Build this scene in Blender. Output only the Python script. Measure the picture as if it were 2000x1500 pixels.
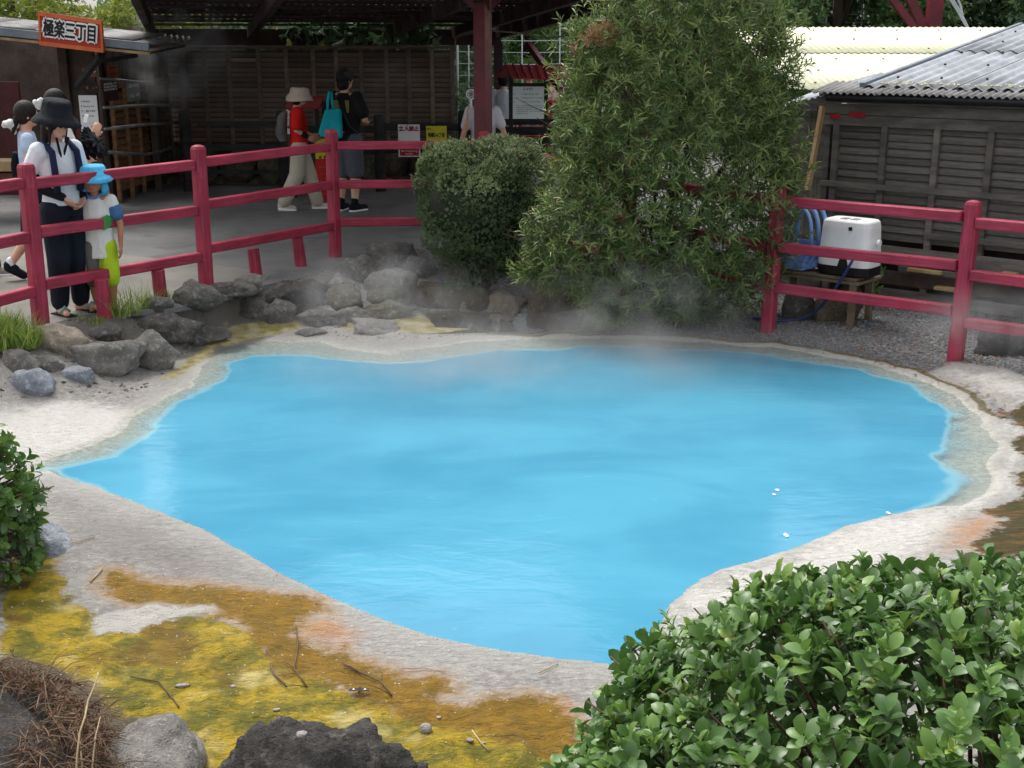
import bpy, bmesh, math, random
import numpy as np
from mathutils import Vector, Matrix, noise as mnoise

for _o in list(bpy.data.objects):
    bpy.data.objects.remove(_o)
SC = bpy.context.scene
COL = SC.collection
R = math.radians

# ------------------------------------------------------------------ camera
FPX, CX, CY = 2390.0, 1000.0, 750.0          # focal length in photo pixels (photo is 2000 x 1500)
PITCH, CAMZ = R(15.75), 2.05
cam_d = bpy.data.cameras.new('camera')
cam_d.sensor_width = 36.0
cam_d.lens = 36.0 * FPX / 2000.0
cam_d.clip_start = 0.05
cam_d.clip_end = 2000
cam = bpy.data.objects.new('camera', cam_d)
COL.objects.link(cam)
cam.location = (0, 0, CAMZ)
cam.rotation_euler = (R(90) - PITCH, 0, 0)
SC.camera = cam

# ------------------------------------------------------------------ world and sun (bright thin overcast)
SUN_EL, SUN_AZ = R(62), R(-35)                # azimuth from +Y towards +X
w = bpy.data.worlds.new('World')
SC.world = w
w.use_nodes = True
nt = w.node_tree
nt.nodes.clear()
sky = nt.nodes.new('ShaderNodeTexSky')
sky.sky_type = 'NISHITA'
sky.sun_disc = False
sky.sun_elevation = SUN_EL
sky.sun_rotation = SUN_AZ
sky.air_density = 1.0
sky.dust_density = 4.0
sky.ozone_density = 1.0
hs = nt.nodes.new('ShaderNodeHueSaturation')
hs.inputs['Saturation'].default_value = 0.22
bg = nt.nodes.new('ShaderNodeBackground')
bg.inputs['Strength'].default_value = 0.15
wo = nt.nodes.new('ShaderNodeOutputWorld')
nt.links.new(sky.outputs[0], hs.inputs['Color'])
nt.links.new(hs.outputs[0], bg.inputs['Color'])
nt.links.new(bg.outputs[0], wo.inputs['Surface'])
sd_ = bpy.data.lights.new('sun', 'SUN')
sd_.energy = 0.75
sd_.angle = R(22)
sd_.color = (1.0, 0.955, 0.89)
sun = bpy.data.objects.new('sun', sd_)
COL.objects.link(sun)
_sv = Vector((math.sin(SUN_AZ) * math.cos(SUN_EL), math.cos(SUN_AZ) * math.cos(SUN_EL), math.sin(SUN_EL)))
sun.rotation_euler = _sv.to_track_quat('Z', 'Y').to_euler()
sun.location = _sv * 60

vs = SC.view_settings
vs.view_transform = 'Standard'
vs.look = 'None'
vs.gamma = 1.0
vs.use_curve_mapping = False
vs.exposure = 1.05
try:
    SC.cycles.max_bounces = 6
    SC.cycles.transparent_max_bounces = 8
    SC.cycles.volume_bounces = 0
    SC.cycles.volume_step_rate = 3.0
    SC.cycles.volume_max_steps = 48
except Exception:
    pass

# ------------------------------------------------------------------ pixel -> place
_ct, _st = math.cos(PITCH), math.sin(PITCH)


def ray(px, py):
    u = (px - CX) / FPX
    v = (CY - py) / FPX
    return Vector((u, _ct + v * _st, -_st + v * _ct))


def G(px, py, z=0.0):
    d = ray(px, py)
    t = (z - CAMZ) / d.z
    return Vector((d.x * t, d.y * t, z))


def D(px, py, Y):
    d = ray(px, py)
    t = Y / d.y
    return Vector((d.x * t, Y, CAMZ + d.z * t))


def PL(px, py, p0, n):
    d = ray(px, py)
    o = Vector((0, 0, CAMZ))
    t = (Vector(p0) - o).dot(n) / d.dot(n)
    return o + d * t


# ------------------------------------------------------------------ mesh builder
class MB:
    def __init__(s):
        s.v = []
        s.f = []

    def add(s, vs_, fs):
        b = len(s.v)
        s.v += [tuple(p) for p in vs_]
        s.f += [tuple(i + b for i in f) for f in fs]
        return s

    def box(s, c, size, M=None):
        c = Vector(c)
        x, y, z = (k / 2 for k in size)
        P = [Vector((i * x, j * y, k * z)) for k in (-1, 1) for j in (-1, 1) for i in (-1, 1)]
        if M is not None:
            P = [M @ p for p in P]
        return s.add([c + p for p in P], [(0, 2, 3, 1), (4, 5, 7, 6), (0, 1, 5, 4), (2, 6, 7, 3), (0, 4, 6, 2), (1, 3, 7, 5)])

    def beam(s, p0, p1, wd, ht, up=(0, 0, 1)):
        p0, p1 = Vector(p0), Vector(p1)
        a = (p1 - p0)
        L = a.length
        a.normalize()
        sd = a.cross(Vector(up))
        if sd.length < 1e-5:
            sd = Vector((1, 0, 0))
        sd.normalize()
        u = sd.cross(a)
        M = Matrix((a, sd, u)).transposed()
        return s.box((p0 + p1) / 2, (L, wd, ht), M)

    def rings(s, rs, caps=True):
        """rs: list of lists of points with equal counts"""
        n = len(rs[0])
        vs_ = [p for r in rs for p in r]
        fs = []
        for i in range(len(rs) - 1):
            for j in range(n):
                k = (j + 1) % n
                fs.append((i * n + j, i * n + k, (i + 1) * n + k, (i + 1) * n + j))
        if caps:
            fs.append(tuple(range(n - 1, -1, -1)))
            fs.append(tuple(range((len(rs) - 1) * n, len(rs) * n)))
        return s.add(vs_, fs)

    def tube(s, pts, r, n=8, caps=True):
        pts = [Vector(p) for p in pts]
        if not isinstance(r, (list, tuple)):
            r = [r] * len(pts)
        rs = []
        ref = None
        for i, p in enumerate(pts):
            a = pts[min(i + 1, len(pts) - 1)] - pts[max(i - 1, 0)]
            if a.length < 1e-9:
                a = Vector((0, 0, 1))
            a.normalize()
            if ref is None:
                ref = a.orthogonal().normalized()
            ref = (ref - a * ref.dot(a))
            if ref.length < 1e-5:
                ref = a.orthogonal()
            ref.normalize()
            q = a.cross(ref)
            rs.append([p + (ref * math.cos(t) + q * math.sin(t)) * r[i] for t in (2 * math.pi * k / n for k in range(n))])
        return s.rings(rs, caps)

    def loft(s, secs, n=16, caps=True):
        """secs: (center, rx, ry) with x/y local axes"""
        rs = []
        for c, rx, ry in secs:
            c = Vector(c)
            rs.append([c + Vector((math.cos(t) * rx, math.sin(t) * ry, 0)) for t in (2 * math.pi * k / n for k in range(n))])
        return s.rings(rs, caps)

    def cap(s, p0, p1, r0, r1, n=10):
        p0, p1 = Vector(p0), Vector(p1)
        a = p1 - p0
        L = a.length
        if L < 1e-6:
            return s.ell(p0, (r0, r0, r0))
        a.normalize()
        pts, rr = [], []
        for t in (-90, -60, -30, 0):
            pts.append(p0 + a * r0 * math.sin(R(t)))
            rr.append(max(r0 * math.cos(R(t)), r0 * 0.02))
        for t in (0, 30, 60, 90):
            pts.append(p1 + a * r1 * math.sin(R(t)))
            rr.append(max(r1 * math.cos(R(t)), r1 * 0.02))
        return s.tube(pts, rr, n)

    def ell(s, c, rad, M=None, n=12, m=8):
        c = Vector(c)
        rs = []
        for i in range(m + 1):
            th = -math.pi / 2 + math.pi * i / m
            cr = max(math.cos(th), 0.02)
            ring = []
            for k in range(n):
                ph = 2 * math.pi * k / n
                p = Vector((rad[0] * cr * math.cos(ph), rad[1] * cr * math.sin(ph), rad[2] * math.sin(th)))
                if M is not None:
                    p = M @ p
                ring.append(c + p)
            rs.append(ring)
        return s.rings(rs, True)

    def prism(s, poly, vec):
        poly = [Vector(p) for p in poly]
        vec = Vector(vec)
        n = len(poly)
        vs_ = poly + [p + vec for p in poly]
        fs = [tuple(range(n - 1, -1, -1)), tuple(range(n, 2 * n))]
        for i in range(n):
            j = (i + 1) % n
            fs.append((i, j, n + j, n + i))
        return s.add(vs_, fs)

    def mesh(s, name, smooth=False):
        me = bpy.data.meshes.new(name)
        me.from_pydata(s.v, [], s.f)
        me.update()
        bm = bmesh.new()
        bm.from_mesh(me)
        bmesh.ops.recalc_face_normals(bm, faces=bm.faces)
        bm.to_mesh(me)
        bm.free()
        if smooth:
            me.polygons.foreach_set('use_smooth', [True] * len(me.polygons))
        return me

    def build(s, name, mat, parent=None, smooth=False, bev=0.0, local=False, seg=2):
        o = put(name, s.mesh(name, smooth), mat, parent, local)
        if bev:
            m = o.modifiers.new('bevel', 'BEVEL')
            m.width = bev
            m.segments = seg
            m.limit_method = 'ANGLE'
        return o

    def blob(s, name, mat, parent=None, vox=0.01, it=4, local=True, fac=0.5):
        o = put(name, s.mesh(name, True), mat, parent, local)
        m = o.modifiers.new('remesh', 'REMESH')
        m.mode = 'VOXEL'
        m.voxel_size = vox
        m.use_smooth_shade = True
        if it:
            m = o.modifiers.new('smooth', 'SMOOTH')
            m.factor = fac
            m.iterations = it
        return o


def put(name, me, mat, parent=None, local=False, loc=None):
    o = bpy.data.objects.new(name, me)
    COL.objects.link(o)
    if mat is not None and me is not None and hasattr(me, 'materials') and len(me.materials) == 0:
        me.materials.append(mat)
    if loc is not None:
        o.location = loc
    if parent is not None:
        o.parent = parent
        if not local and parent.parent is None:
            o.matrix_parent_inverse = parent.matrix_basis.inverted()
    return o


def tag(o, label, cat, group=None):
    o['label'] = label
    o['category'] = cat
    if group:
        o['group'] = group
    return o


def thing(name, label, cat, loc=(0, 0, 0), rz=0.0, group=None):
    o = bpy.data.objects.new(name, None)
    COL.objects.link(o)
    o.empty_display_size = 0.1
    o.location = loc
    o.rotation_euler = (0, 0, rz)
    return tag(o, label, cat, group)


def np_mesh(name, V, F, attrs=None, smooth=False):
    """V (n,3), F (m,k) arrays -> mesh; attrs: dict name -> per-vertex float"""
    V = np.asarray(V, np.float32)
    F = np.asarray(F, np.int32)
    me = bpy.data.meshes.new(name)
    m, k = F.shape
    me.vertices.add(len(V))
    me.vertices.foreach_set('co', V.ravel())
    me.loops.add(m * k)
    me.loops.foreach_set('vertex_index', F.ravel())
    me.polygons.add(m)
    me.polygons.foreach_set('loop_start', np.arange(0, m * k, k, dtype=np.int32))
    if smooth:
        me.polygons.foreach_set('use_smooth', np.ones(m, bool))
    me.update(calc_edges=True)
    me.validate()
    for an, arr in (attrs or {}).items():
        a = me.attributes.new(an, 'FLOAT', 'POINT')
        a.data.foreach_set('value', np.asarray(arr, np.float32))
    return me


# ------------------------------------------------------------------ materials
def lin(c):
    """sRGB 0-255 tuple -> linear rgba"""
    out = []
    for k in c:
        k = k / 255.0
        out.append(k / 12.92 if k <= 0.04045 else ((k + 0.055) / 1.055) ** 2.4)
    return (*out, 1.0)


class N:
    """small node-graph helper"""

    def __init__(s, name):
        s.m = bpy.data.materials.new(name)
        s.m.use_nodes = True
        s.t = s.m.node_tree
        s.t.nodes.clear()
        s.out = s.t.nodes.new('ShaderNodeOutputMaterial')

    def n(s, kind, **kw):
        nd = s.t.nodes.new('ShaderNode' + kind)
        for k, v in kw.items():
            setattr(nd, k, v)
        return nd

    def l(s, a, b):
        s.t.links.new(a, b)

    def set(s, sock, v):
        if isinstance(v, bpy.types.NodeSocket):
            s.l(v, sock)
        else:
            sock.default_value = v

    def coord(s, kind='Object'):
        if not hasattr(s, '_tc'):
            s._tc = s.n('TexCoord')
        return s._tc.outputs[kind]

    def mapping(s, vec, scale=(1, 1, 1), rot=(0, 0, 0)):
        m = s.n('Mapping')
        s.l(vec, m.inputs['Vector'])
        m.inputs['Scale'].default_value = scale
        m.inputs['Rotation'].default_value = rot
        return m.outputs[0]

    def noise(s, scale, detail=4, vec=None, rough=0.55, dist=0.0):
        nd = s.n('TexNoise')
        nd.inputs['Scale'].default_value = scale
        nd.inputs['Detail'].default_value = detail
        nd.inputs['Roughness'].default_value = rough
        nd.inputs['Distortion'].default_value = dist
        s.l(vec if vec is not None else s.coord(), nd.inputs['Vector'])
        return nd.outputs[0]

    def vor(s, scale, vec=None, feat='F1', out='Distance'):
        nd = s.n('TexVoronoi', feature=feat)
        nd.inputs['Scale'].default_value = scale
        s.l(vec if vec is not None else s.coord(), nd.inputs['Vector'])
        return nd.outputs[out]

    def math(s, op, a, b=0.0, c=None, clamp=False):
        nd = s.n('Math', operation=op, use_clamp=clamp)
        s.set(nd.inputs[0], a)
        s.set(nd.inputs[1], b)
        if c is not None:
            s.set(nd.inputs[2], c)
        return nd.outputs[0]

    def ramp(s, fac, lo, hi, a=0.0, b=1.0):
        nd = s.n('MapRange', interpolation_type='SMOOTHSTEP')
        s.set(nd.inputs['Value'], fac)
        nd.inputs['From Min'].default_value = lo
        nd.inputs['From Max'].default_value = hi
        nd.inputs['To Min'].default_value = a
        nd.inputs['To Max'].default_value = b
        return nd.outputs[0]

    def mix(s, fac, a, b, mode='MIX'):
        nd = s.n('Mix', data_type='RGBA', blend_type=mode)
        s.set(nd.inputs[0], fac)
        s.set(nd.inputs[6], a)
        s.set(nd.inputs[7], b)
        return nd.outputs[2]

    def attr(s, name):
        return s.n('Attribute', attribute_name=name).outputs['Fac']

    def bump(s, h, strength=0.3, dist=0.01, normal=None):
        nd = s.n('Bump')
        nd.inputs['Strength'].default_value = strength
        nd.inputs['Distance'].default_value = dist
        s.l(h, nd.inputs['Height'])
        if normal is not None:
            s.l(normal, nd.inputs['Normal'])
        return nd.outputs[0]

    def bsdf(s, col, rough=0.6, normal=None, spec=0.4, metal=0.0, **kw):
        b = s.n('BsdfPrincipled')
        s.set(b.inputs['Base Color'], col)
        s.set(b.inputs['Roughness'], rough)
        b.inputs['Specular IOR Level'].default_value = spec
        b.inputs['Metallic'].default_value = metal
        for k, v in kw.items():
            s.set(b.inputs[k.replace('_', ' ')], v)
        if normal is not None:
            s.l(normal, b.inputs['Normal'])
        return b.outputs[0]

    def done(s, shader):
        s.l(shader, s.out.inputs['Surface'])
        return s.m


def simple(name, c1, c2=None, scale=8.0, rough=0.7, bump=0.2, bscale=60.0, bdist=0.004, spec=0.35, metal=0.0,
           stretch=None, rnd=0.0, lo=0.35, hi=0.65, spot=0.35):
    """two-tone noise material with fine bump; rnd varies brightness per object"""
    g = N(name)
    vec = g.coord()
    if stretch:
        vec = g.mapping(vec, stretch)
    c1l = lin(c1)
    c2l = lin(c2 if c2 else tuple(k * 0.82 for k in c1))
    f = g.ramp(g.noise(scale, 5, vec), lo, hi)
    col = g.mix(f, c1l, c2l)
    f2 = g.noise(scale * 7, 3, vec)
    col = g.mix(g.ramp(f2, 0.3, 0.75, 0.0, spot), col, tuple(k * 0.6 for k in c2l[:3]) + (1,))
    if rnd:
        oi = g.n('ObjectInfo').outputs['Random']
        hsv = g.n('HueSaturation')
        g.l(g.ramp(oi, 0, 1, 1 - rnd, 1 + rnd), hsv.inputs['Value'])
        g.l(col, hsv.inputs['Color'])
        col = hsv.outputs[0]
    nrm = g.bump(g.noise(bscale, 4, vec), bump, bdist) if bump else None
    ro = g.ramp(g.noise(scale * 3, 3, vec), 0.3, 0.7, max(rough - 0.1, 0.02), min(rough + 0.1, 1))
    return g.done(g.bsdf(col, ro, nrm, spec, metal))

# ------------------------------------------------------------------ terrain fields
WATER_Z = -0.35
ZG = -0.34


def wpoly(pts, z=ZG):
    return np.array([[G(x, y, z).x, G(x, y, z).y] for x, y in pts])


def sdist(poly, X, Y):
    """signed distance to polygon, negative inside"""
    n = len(poly)
    d2 = np.full(X.shape, 1e9)
    ins = np.zeros(X.shape, bool)
    for i in range(n):
        ax, ay = poly[i]
        bx, by = poly[(i + 1) % n]
        ex, ey = bx - ax, by - ay
        L = ex * ex + ey * ey + 1e-12
        t = np.clip(((X - ax) * ex + (Y - ay) * ey) / L, 0, 1)
        dx, dy = X - ax - t * ex, Y - ay - t * ey
        d2 = np.minimum(d2, dx * dx + dy * dy)
        if abs(by - ay) > 1e-9:
            c = ((ay > Y) != (by > Y)) & (X < (bx - ax) * (Y - ay) / (by - ay) + ax)
            ins ^= c
    d = np.sqrt(d2)
    return np.where(ins, -d, d)


def sstep(a, b, x):
    t = np.clip((x - a) / (b - a), 0, 1)
    return t * t * (3 - 2 * t)


_rng = np.random.RandomState(7)


def vnoise(X, Y, sc, seed=0):
    """cheap smooth value noise"""
    rs = np.random.RandomState(seed)
    T = rs.rand(64, 64)
    x, y = X * sc, Y * sc
    xi, yi = np.floor(x).astype(int), np.floor(y).astype(int)
    fx, fy = x - xi, y - yi
    fx, fy = fx * fx * (3 - 2 * fx), fy * fy * (3 - 2 * fy)
    a = T[xi % 64, yi % 64]
    b = T[(xi + 1) % 64, yi % 64]
    c = T[xi % 64, (yi + 1) % 64]
    d = T[(xi + 1) % 64, (yi + 1) % 64]
    return (a * (1 - fx) + b * fx) * (1 - fy) + (c * (1 - fx) + d * fx) * fy - 0.5


FRONT = [(95, 914), (240, 965), (330, 1000), (400, 1028), (480, 1073), (560, 1118), (640, 1155), (700, 1182), (780, 1216),
         (860, 1240), (960, 1259), (1050, 1272), (1140, 1284), (1205, 1291), (1262, 1240), (1285, 1215), (1310, 1172), (1350, 1137), (1400, 1107),
         (1470, 1090), (1560, 1062), (1650, 1022), (1740, 1000)]
DEEP = wpoly(FRONT + [(1800, 975), (1838, 950), (1853, 928), (1848, 905), (1832, 890), (1840, 860), (1862, 815), (1848, 788),
                      (1780, 752), (1690, 722), (1600, 706), (1500, 692), (1400, 684), (1280, 677), (1150, 674), (1000, 680),
                      (900, 690), (830, 700), (760, 706), (690, 700), (620, 690), (550, 686), (480, 690), (445, 705),
                      (425, 735), (405, 762), (340, 783), (300, 822), (270, 850), (232, 884), (150, 902)])
OUTER = wpoly([(x - (0 if x > 1200 else 1), y + 1.5) for x, y in FRONT] +
              [(1830, 985), (1880, 985), (1925, 960), (1940, 915), (1935, 860), (1905, 810), (1860, 770), (1790, 738), (1700, 708),
               (1600, 690), (1500, 676), (1400, 668), (1280, 662), (1150, 659), (1000, 662), (900, 668), (830, 676), (760, 688),
               (690, 680), (620, 668), (540, 664), (470, 668), (425, 684), (395, 715), (370, 742), (392, 751), (330, 768), (285, 800), (230, 850),
               (150, 880), (70, 905), (60, 925)])
PATH = np.array([[G(x, y, 0).x, G(x, y, 0).y] for x, y in
                 [(-330, 720), (-60, 668), (60, 650), (150, 622), (230, 610), (330, 603), (400, 590), (500, 560), (600, 540), (660, 522), (720, 500)]] +
                [[-0.9, 12.3], [0.6, 12.6], [2.0, 12.5], [2.6, 13.2], [5.5, 17.5], [9, 22], [60, 30], [60, 90], [-60, 90], [-60, 7.0]])
# stains and crusts, shapes drawn on the ground plane
OCHRE = wpoly([(205, 1128), (240, 1122), (275, 1138), (330, 1145), (440, 1155), (560, 1165), (630, 1172), (640, 1195), (600, 1215), (560, 1242), (640, 1270), (690, 1285),
               (760, 1312), (800, 1330), (870, 1330), (880, 1350), (840, 1372), (870, 1388), (930, 1385), (1010, 1360), (1060, 1370),
               (1130, 1420), (1160, 1500), (1150, 1540), (1040, 1480), (940, 1440), (850, 1420), (760, 1395), (700, 1380), (640, 1345), (560, 1330), (510, 1290),
               (470, 1230), (430, 1205), (330, 1185), (230, 1180), (200, 1150)])
YELLOW = wpoly([(0, 1165), (60, 1110), (105, 1095), (120, 1130), (130, 1180), (200, 1215), (260, 1238), (330, 1208), (400, 1205), (480, 1220), (530, 1270), (590, 1310),
                (670, 1350), (750, 1378), (830, 1395), (930, 1420), (1030, 1455), (1110, 1480), (1110, 1640), (0, 1640)])
WHITEP = wpoly([(185, 1215), (260, 1192), (420, 1186), (432, 1200), (330, 1212), (255, 1245), (190, 1245)])
PEACH = wpoly([(560, 1215), (640, 1190), (720, 1230), (700, 1280), (620, 1265), (570, 1245)])
PEACH2 = wpoly([(1000, 1400), (1040, 1360), (1120, 1360), (1170, 1380), (1160, 1440), (1100, 1430)])
PEACH3 = wpoly([(1800, 1100), (1850, 1020), (1910, 1000), (1960, 985), (1990, 1050), (1930, 1110)])
OLIVE = wpoly([(1950, 812), (2010, 800), (2120, 900), (2120, 1115), (1930, 1110), (1890, 1085), (1960, 1030), (1915, 1005),
               (2000, 970), (1975, 930), (2010, 905), (1970, 862), (2010, 850)])
DELTA = wpoly([(-60, 815), (60, 805), (150, 792), (230, 795), (280, 820), (270, 850), (235, 882), (150, 905), (90, 925), (60, 940), (-60, 915)])
STRIP = wpoly([(300, 745), (345, 720), (415, 662), (460, 645), (570, 632), (700, 622), (830, 622), (1000, 618), (1130, 622), (1150, 645), (1000, 650),
               (830, 658), (690, 655), (640, 640), (570, 652), (500, 662), (430, 678), (385, 715), (340, 742)])
DARKW = wpoly([(815, 606), (900, 604), (1000, 606), (1180, 606), (1260, 640), (1150, 648), (1000, 645), (850, 645)])
WHITER = wpoly([(1810, 735), (1850, 722), (1950, 740), (2080, 790), (2100, 850), (1990, 820), (1900, 772)])
DIRTF = wpoly([(-200, 1330), (60, 1300), (180, 1330), (240, 1400), (340, 1430), (380, 1500), (400, 1700), (-200, 1700)])


RIGHTW = wpoly([(1250, 1270), (1340, 1130), (1470, 1085), (1650, 1015), (1850, 975), (1960, 900), (1950, 820), (2020, 850), (2000, 960), (1930, 1000), (1870, 1060), (1820, 1110), (1600, 1160), (1400, 1230)])
GREYZ = wpoly([(100, 965), (300, 1010), (480, 1090), (620, 1165), (540, 1165), (330, 1145), (200, 1125), (90, 1085)])


def GYsafe(Y):
    return Y


def surf(X, Y):
    """terrain height and helper fields at numpy arrays X, Y"""
    fr_ = sstep(6.6, 7.6, Y + 0.25 * np.abs(X))
    wv_ = vnoise(X, Y, 3.1, 21) * 0.10 + vnoise(X, Y, 8.0, 22) * 0.05 + vnoise(X, Y, 19.0, 23) * 0.025
    dW = sdist(OUTER, X, Y) + wv_ * fr_ * 0.8 + vnoise(X, Y, 14.0, 24) * 0.014
    dD = sdist(DEEP, X, Y) + wv_ * fr_ * 1.2 + vnoise(X, Y, 14.0, 24) * 0.014
    dP = sdist(PATH, X, Y)
    und = (vnoise(X, Y, 21, 41) * 0.014 + vnoise(X, Y, 9, 42) * 0.02) * sstep(5.6, 4.6, Y)
    und = und + vnoise(X, Y, 1.3, 1) * 0.035 + vnoise(X, Y, 4.0, 2) * 0.014 + vnoise(X, Y, 11, 3) * 0.006
    left = sstep(0.9, -0.4, X)
    T = -0.30 + 0.05 * sstep(0, 1.2, X) * sstep(6, 8, Y) + und
    T = np.maximum(T, -0.003 - 0.32 * sstep(0.03, 0.95, dP))
    back = sstep(8.2, 9.6, Y)
    T = T * 1.0
    bk = sstep(8.0, 9.0, GYsafe(Y)) * sstep(1.2, 0.2, X)
    rise = sstep(-0.01, 0.62, dW) * (1 - bk) + sstep(0.16, 0.80, dW) * bk
    lip = 0.016 * sstep(-0.004, 0.06, dW)
    h = WATER_Z + lip + (T - WATER_Z - 0.016) * rise + und * 0.5 * sstep(0.05, 0.4, dW)
    sh = np.clip(-dW / np.maximum(-dW + np.maximum(dD, 0) + 1e-4, 1e-4), 0, 1)
    depth = 0.035 * sh ** 1.3 + np.where(dD < 0, 0.10 * sstep(-0.005, 0.03 + 0.12 * fr_, -dD) + 0.65 * sstep(0.0, 0.5, -dD), 0)
    h = np.where(dW < 0, WATER_Z - depth, h)
    h = h - 0.05 * sstep(0.05, -0.08, sdist(DARKW, X, Y)) * (dW > 0)
    h = np.where(dP < -0.03, -0.03, h)
    return h, dW, dD, dP


# ---- ground mesh (fine around the pool)
NX, NY = 720, 620
gx = np.linspace(-5.6, 5.6, NX)
gy = 2.2 + (13.6 - 2.2) * (np.linspace(0, 1, NY) ** 1.25)
GX, GY = np.meshgrid(gx, gy)
H, dW, dD, dP = surf(GX, GY)
idx = np.arange(NX * NY).reshape(NY, NX)
F = np.stack([idx[:-1, :-1].ravel(), idx[:-1, 1:].ravel(), idx[1:, 1:].ravel(), idx[1:, :-1].ravel()], 1)


def fld(poly, soft=0.25):
    return np.clip(0.5 - sdist(poly, GX, GY) / soft, 0, 1).ravel()


gravel = sstep(0.02, 0.16, dW) * sstep(-0.5, 0.3, GX + 0.25 * (GY - 9)) * sstep(7.2, 8.0, GY + 0.3 * (GX - 3))
rimw = sstep(7.0, 8.2, GY + 0.5 * np.abs(GX))
rimline = np.exp(-((dW - 0.09 + vnoise(GX, GY, 5, 31) * 0.08) / 0.035) ** 2) * sstep(7.4, 8.4, GY + 0.3 * (GX - 2)) * sstep(-0.6, 0.4, GX)
gravel *= 1 - np.clip(0.5 - sdist(STRIP, GX, GY) / 0.15, 0, 1)
gravel *= 1 - np.clip(0.5 - sdist(DARKW, GX, GY) / 0.15, 0, 1)
gravel *= 1 - np.clip(0.5 - sdist(WHITER, GX, GY) / 0.2, 0, 1) * 0.9
soil = sstep(0.50, 0.22, dP) * sstep(0.2, -0.4, GX - 0.2)
attrs = dict(ochre=fld(OCHRE), yellow=fld(YELLOW), whitep=fld(WHITEP), peach=np.maximum(np.maximum(fld(PEACH, .4), fld(PEACH2, .4)), fld(PEACH3, .5)),
             olive=fld(OLIVE, 0.3), delta=np.maximum(fld(DELTA, 0.5), np.maximum(fld(WHITER, 0.4) * 0.62, fld(RIGHTW, 0.5) * 0.85)), strip=fld(STRIP, 0.2) * sstep(-0.22, -0.30, H).ravel(), darkw=fld(DARKW, 0.25), gravel=gravel.ravel(),
             soil=soil.ravel(), dirt=fld(DIRTF, 0.3), edge=sstep(0.35, 0.0, dW).ravel(), shelf=sstep(0.10, -0.02, dW).ravel() * (0.25 + 0.75 * rimw.ravel()), rimline=rimline.ravel(), greyz=fld(GREYZ, 0.6))
g = N('sinter_ground')
P = g.coord()
wn = g.noise(5.0, 6, rough=0.62)
wn2 = g.noise(21.0, 6, rough=0.72)
wob = g.math('ADD', g.math('MULTIPLY', g.math('SUBTRACT', wn, 0.5), 0.9), g.math('MULTIPLY', g.math('SUBTRACT', wn2, 0.5), 0.75))


def msk(name, lo=0.42, hi=0.60, k=1.0):
    return g.ramp(g.math('ADD', g.attr(name), g.math('MULTIPLY', wob, k)), lo, hi)


fine = g.noise(110.0, 5, rough=0.75)
mid = g.noise(28.0, 5, rough=0.6)
big = g.noise(2.2, 4)
col = g.mix(g.ramp(big, 0.3, 0.7), lin((168, 164, 158)), lin((142, 138, 133)))
col = g.mix(g.ramp(mid, 0.35, 0.7, 0, 0.75), col, lin((188, 184, 178)))
col = g.mix(g.ramp(g.attr('edge'), 0.0, 1.0, 0, 0.55), col, lin((176, 175, 170)))
col = g.mix(g.math('MULTIPLY', msk('greyz', 0.3, 0.9, 0.8), 0.6), col, lin((122, 119, 115)))
col = g.mix(g.math('MULTIPLY', msk('delta', 0.35, 0.8), g.ramp(mid, 0.3, 0.6, 0.72, 1.0)), col, lin((216, 213, 206)))
col = g.mix(g.attr('shelf'), col, g.mix(g.ramp(mid, 0.35, 0.65), lin((208, 205, 194)), lin((180, 177, 167))))
col = g.mix(msk('soil', 0.35, 0.75), col, lin((112, 107, 100)))
col = g.mix(g.math('MULTIPLY', msk('peach', 0.45, 0.95, 0.8), 0.8), col, lin((188, 136, 88)))
yel = g.mix(g.ramp(g.noise(7.0, 5, rough=0.65), 0.38, 0.62), lin((180, 152, 24)), lin((106, 102, 14)))
yel = g.mix(g.ramp(g.noise(24.0, 5, rough=0.7), 0.5, 0.72, 0, 0.7), yel, lin((88, 82, 14)))
yel = g.mix(g.ramp(g.noise(2.4, 5, rough=0.6), 0.52, 0.66, 0, 0.8), yel, lin((112, 84, 14)))
yel = g.mix(g.ramp(g.noise(3.2, 4), 0.56, 0.7), yel, lin((196, 178, 110)))
col = g.mix(msk('yellow', 0.42, 0.62), col, yel)
halo = g.math('MULTIPLY', g.ramp(g.math('ADD', g.attr('ochre'), g.math('MULTIPLY', wob, 0.8)), 0.12, 0.5), 0.6)
col = g.mix(g.math('MULTIPLY', halo, g.math('SUBTRACT', 1.0, msk('yellow', 0.42, 0.62))), col, lin((176, 138, 92)))
och = g.mix(g.ramp(g.noise(11.0, 6, rough=0.7), 0.35, 0.68), lin((122, 95, 6)), lin((154, 115, 14)))
och = g.mix(g.ramp(g.noise(45, 5, rough=0.75), 0.5, 0.75, 0, 0.6), och, lin((70, 50, 8)))
col = g.mix(msk('ochre', 0.38, 0.66), col, och)
col = g.mix(msk('whitep', 0.40, 0.62, 0.7), col, lin((190, 186, 178)))
st = g.mix(g.ramp(g.noise(9.0, 5), 0.35, 0.65), lin((140, 128, 40)), lin((186, 174, 134)))
col = g.mix(msk('strip', 0.45, 0.7, 0.8), col, st)
col = g.mix(msk('darkw', 0.4, 0.75, 0.5), col, lin((84, 84, 40)))
ol = g.mix(g.ramp(g.noise(8.0, 6, g.mapping(P, (0.7, 3.0, 1.0)), rough=0.7), 0.45, 0.7), lin((62, 58, 18)), lin((128, 86, 26)))
col = g.mix(msk('olive', 0.42, 0.62), col, ol)
gr = g.mix(g.ramp(g.noise(60, 3), 0.4, 0.6), lin((88, 90, 93)), lin((130, 130, 130)))
col = g.mix(msk('gravel', 0.4, 0.7, 0.35), col, gr)
col = g.mix(g.math('MULTIPLY', g.ramp(g.math('ADD', g.attr('rimline'), g.math('MULTIPLY', wob, 0.7)), 0.35, 0.75), 0.85), col, lin((98, 86, 40)))
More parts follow.
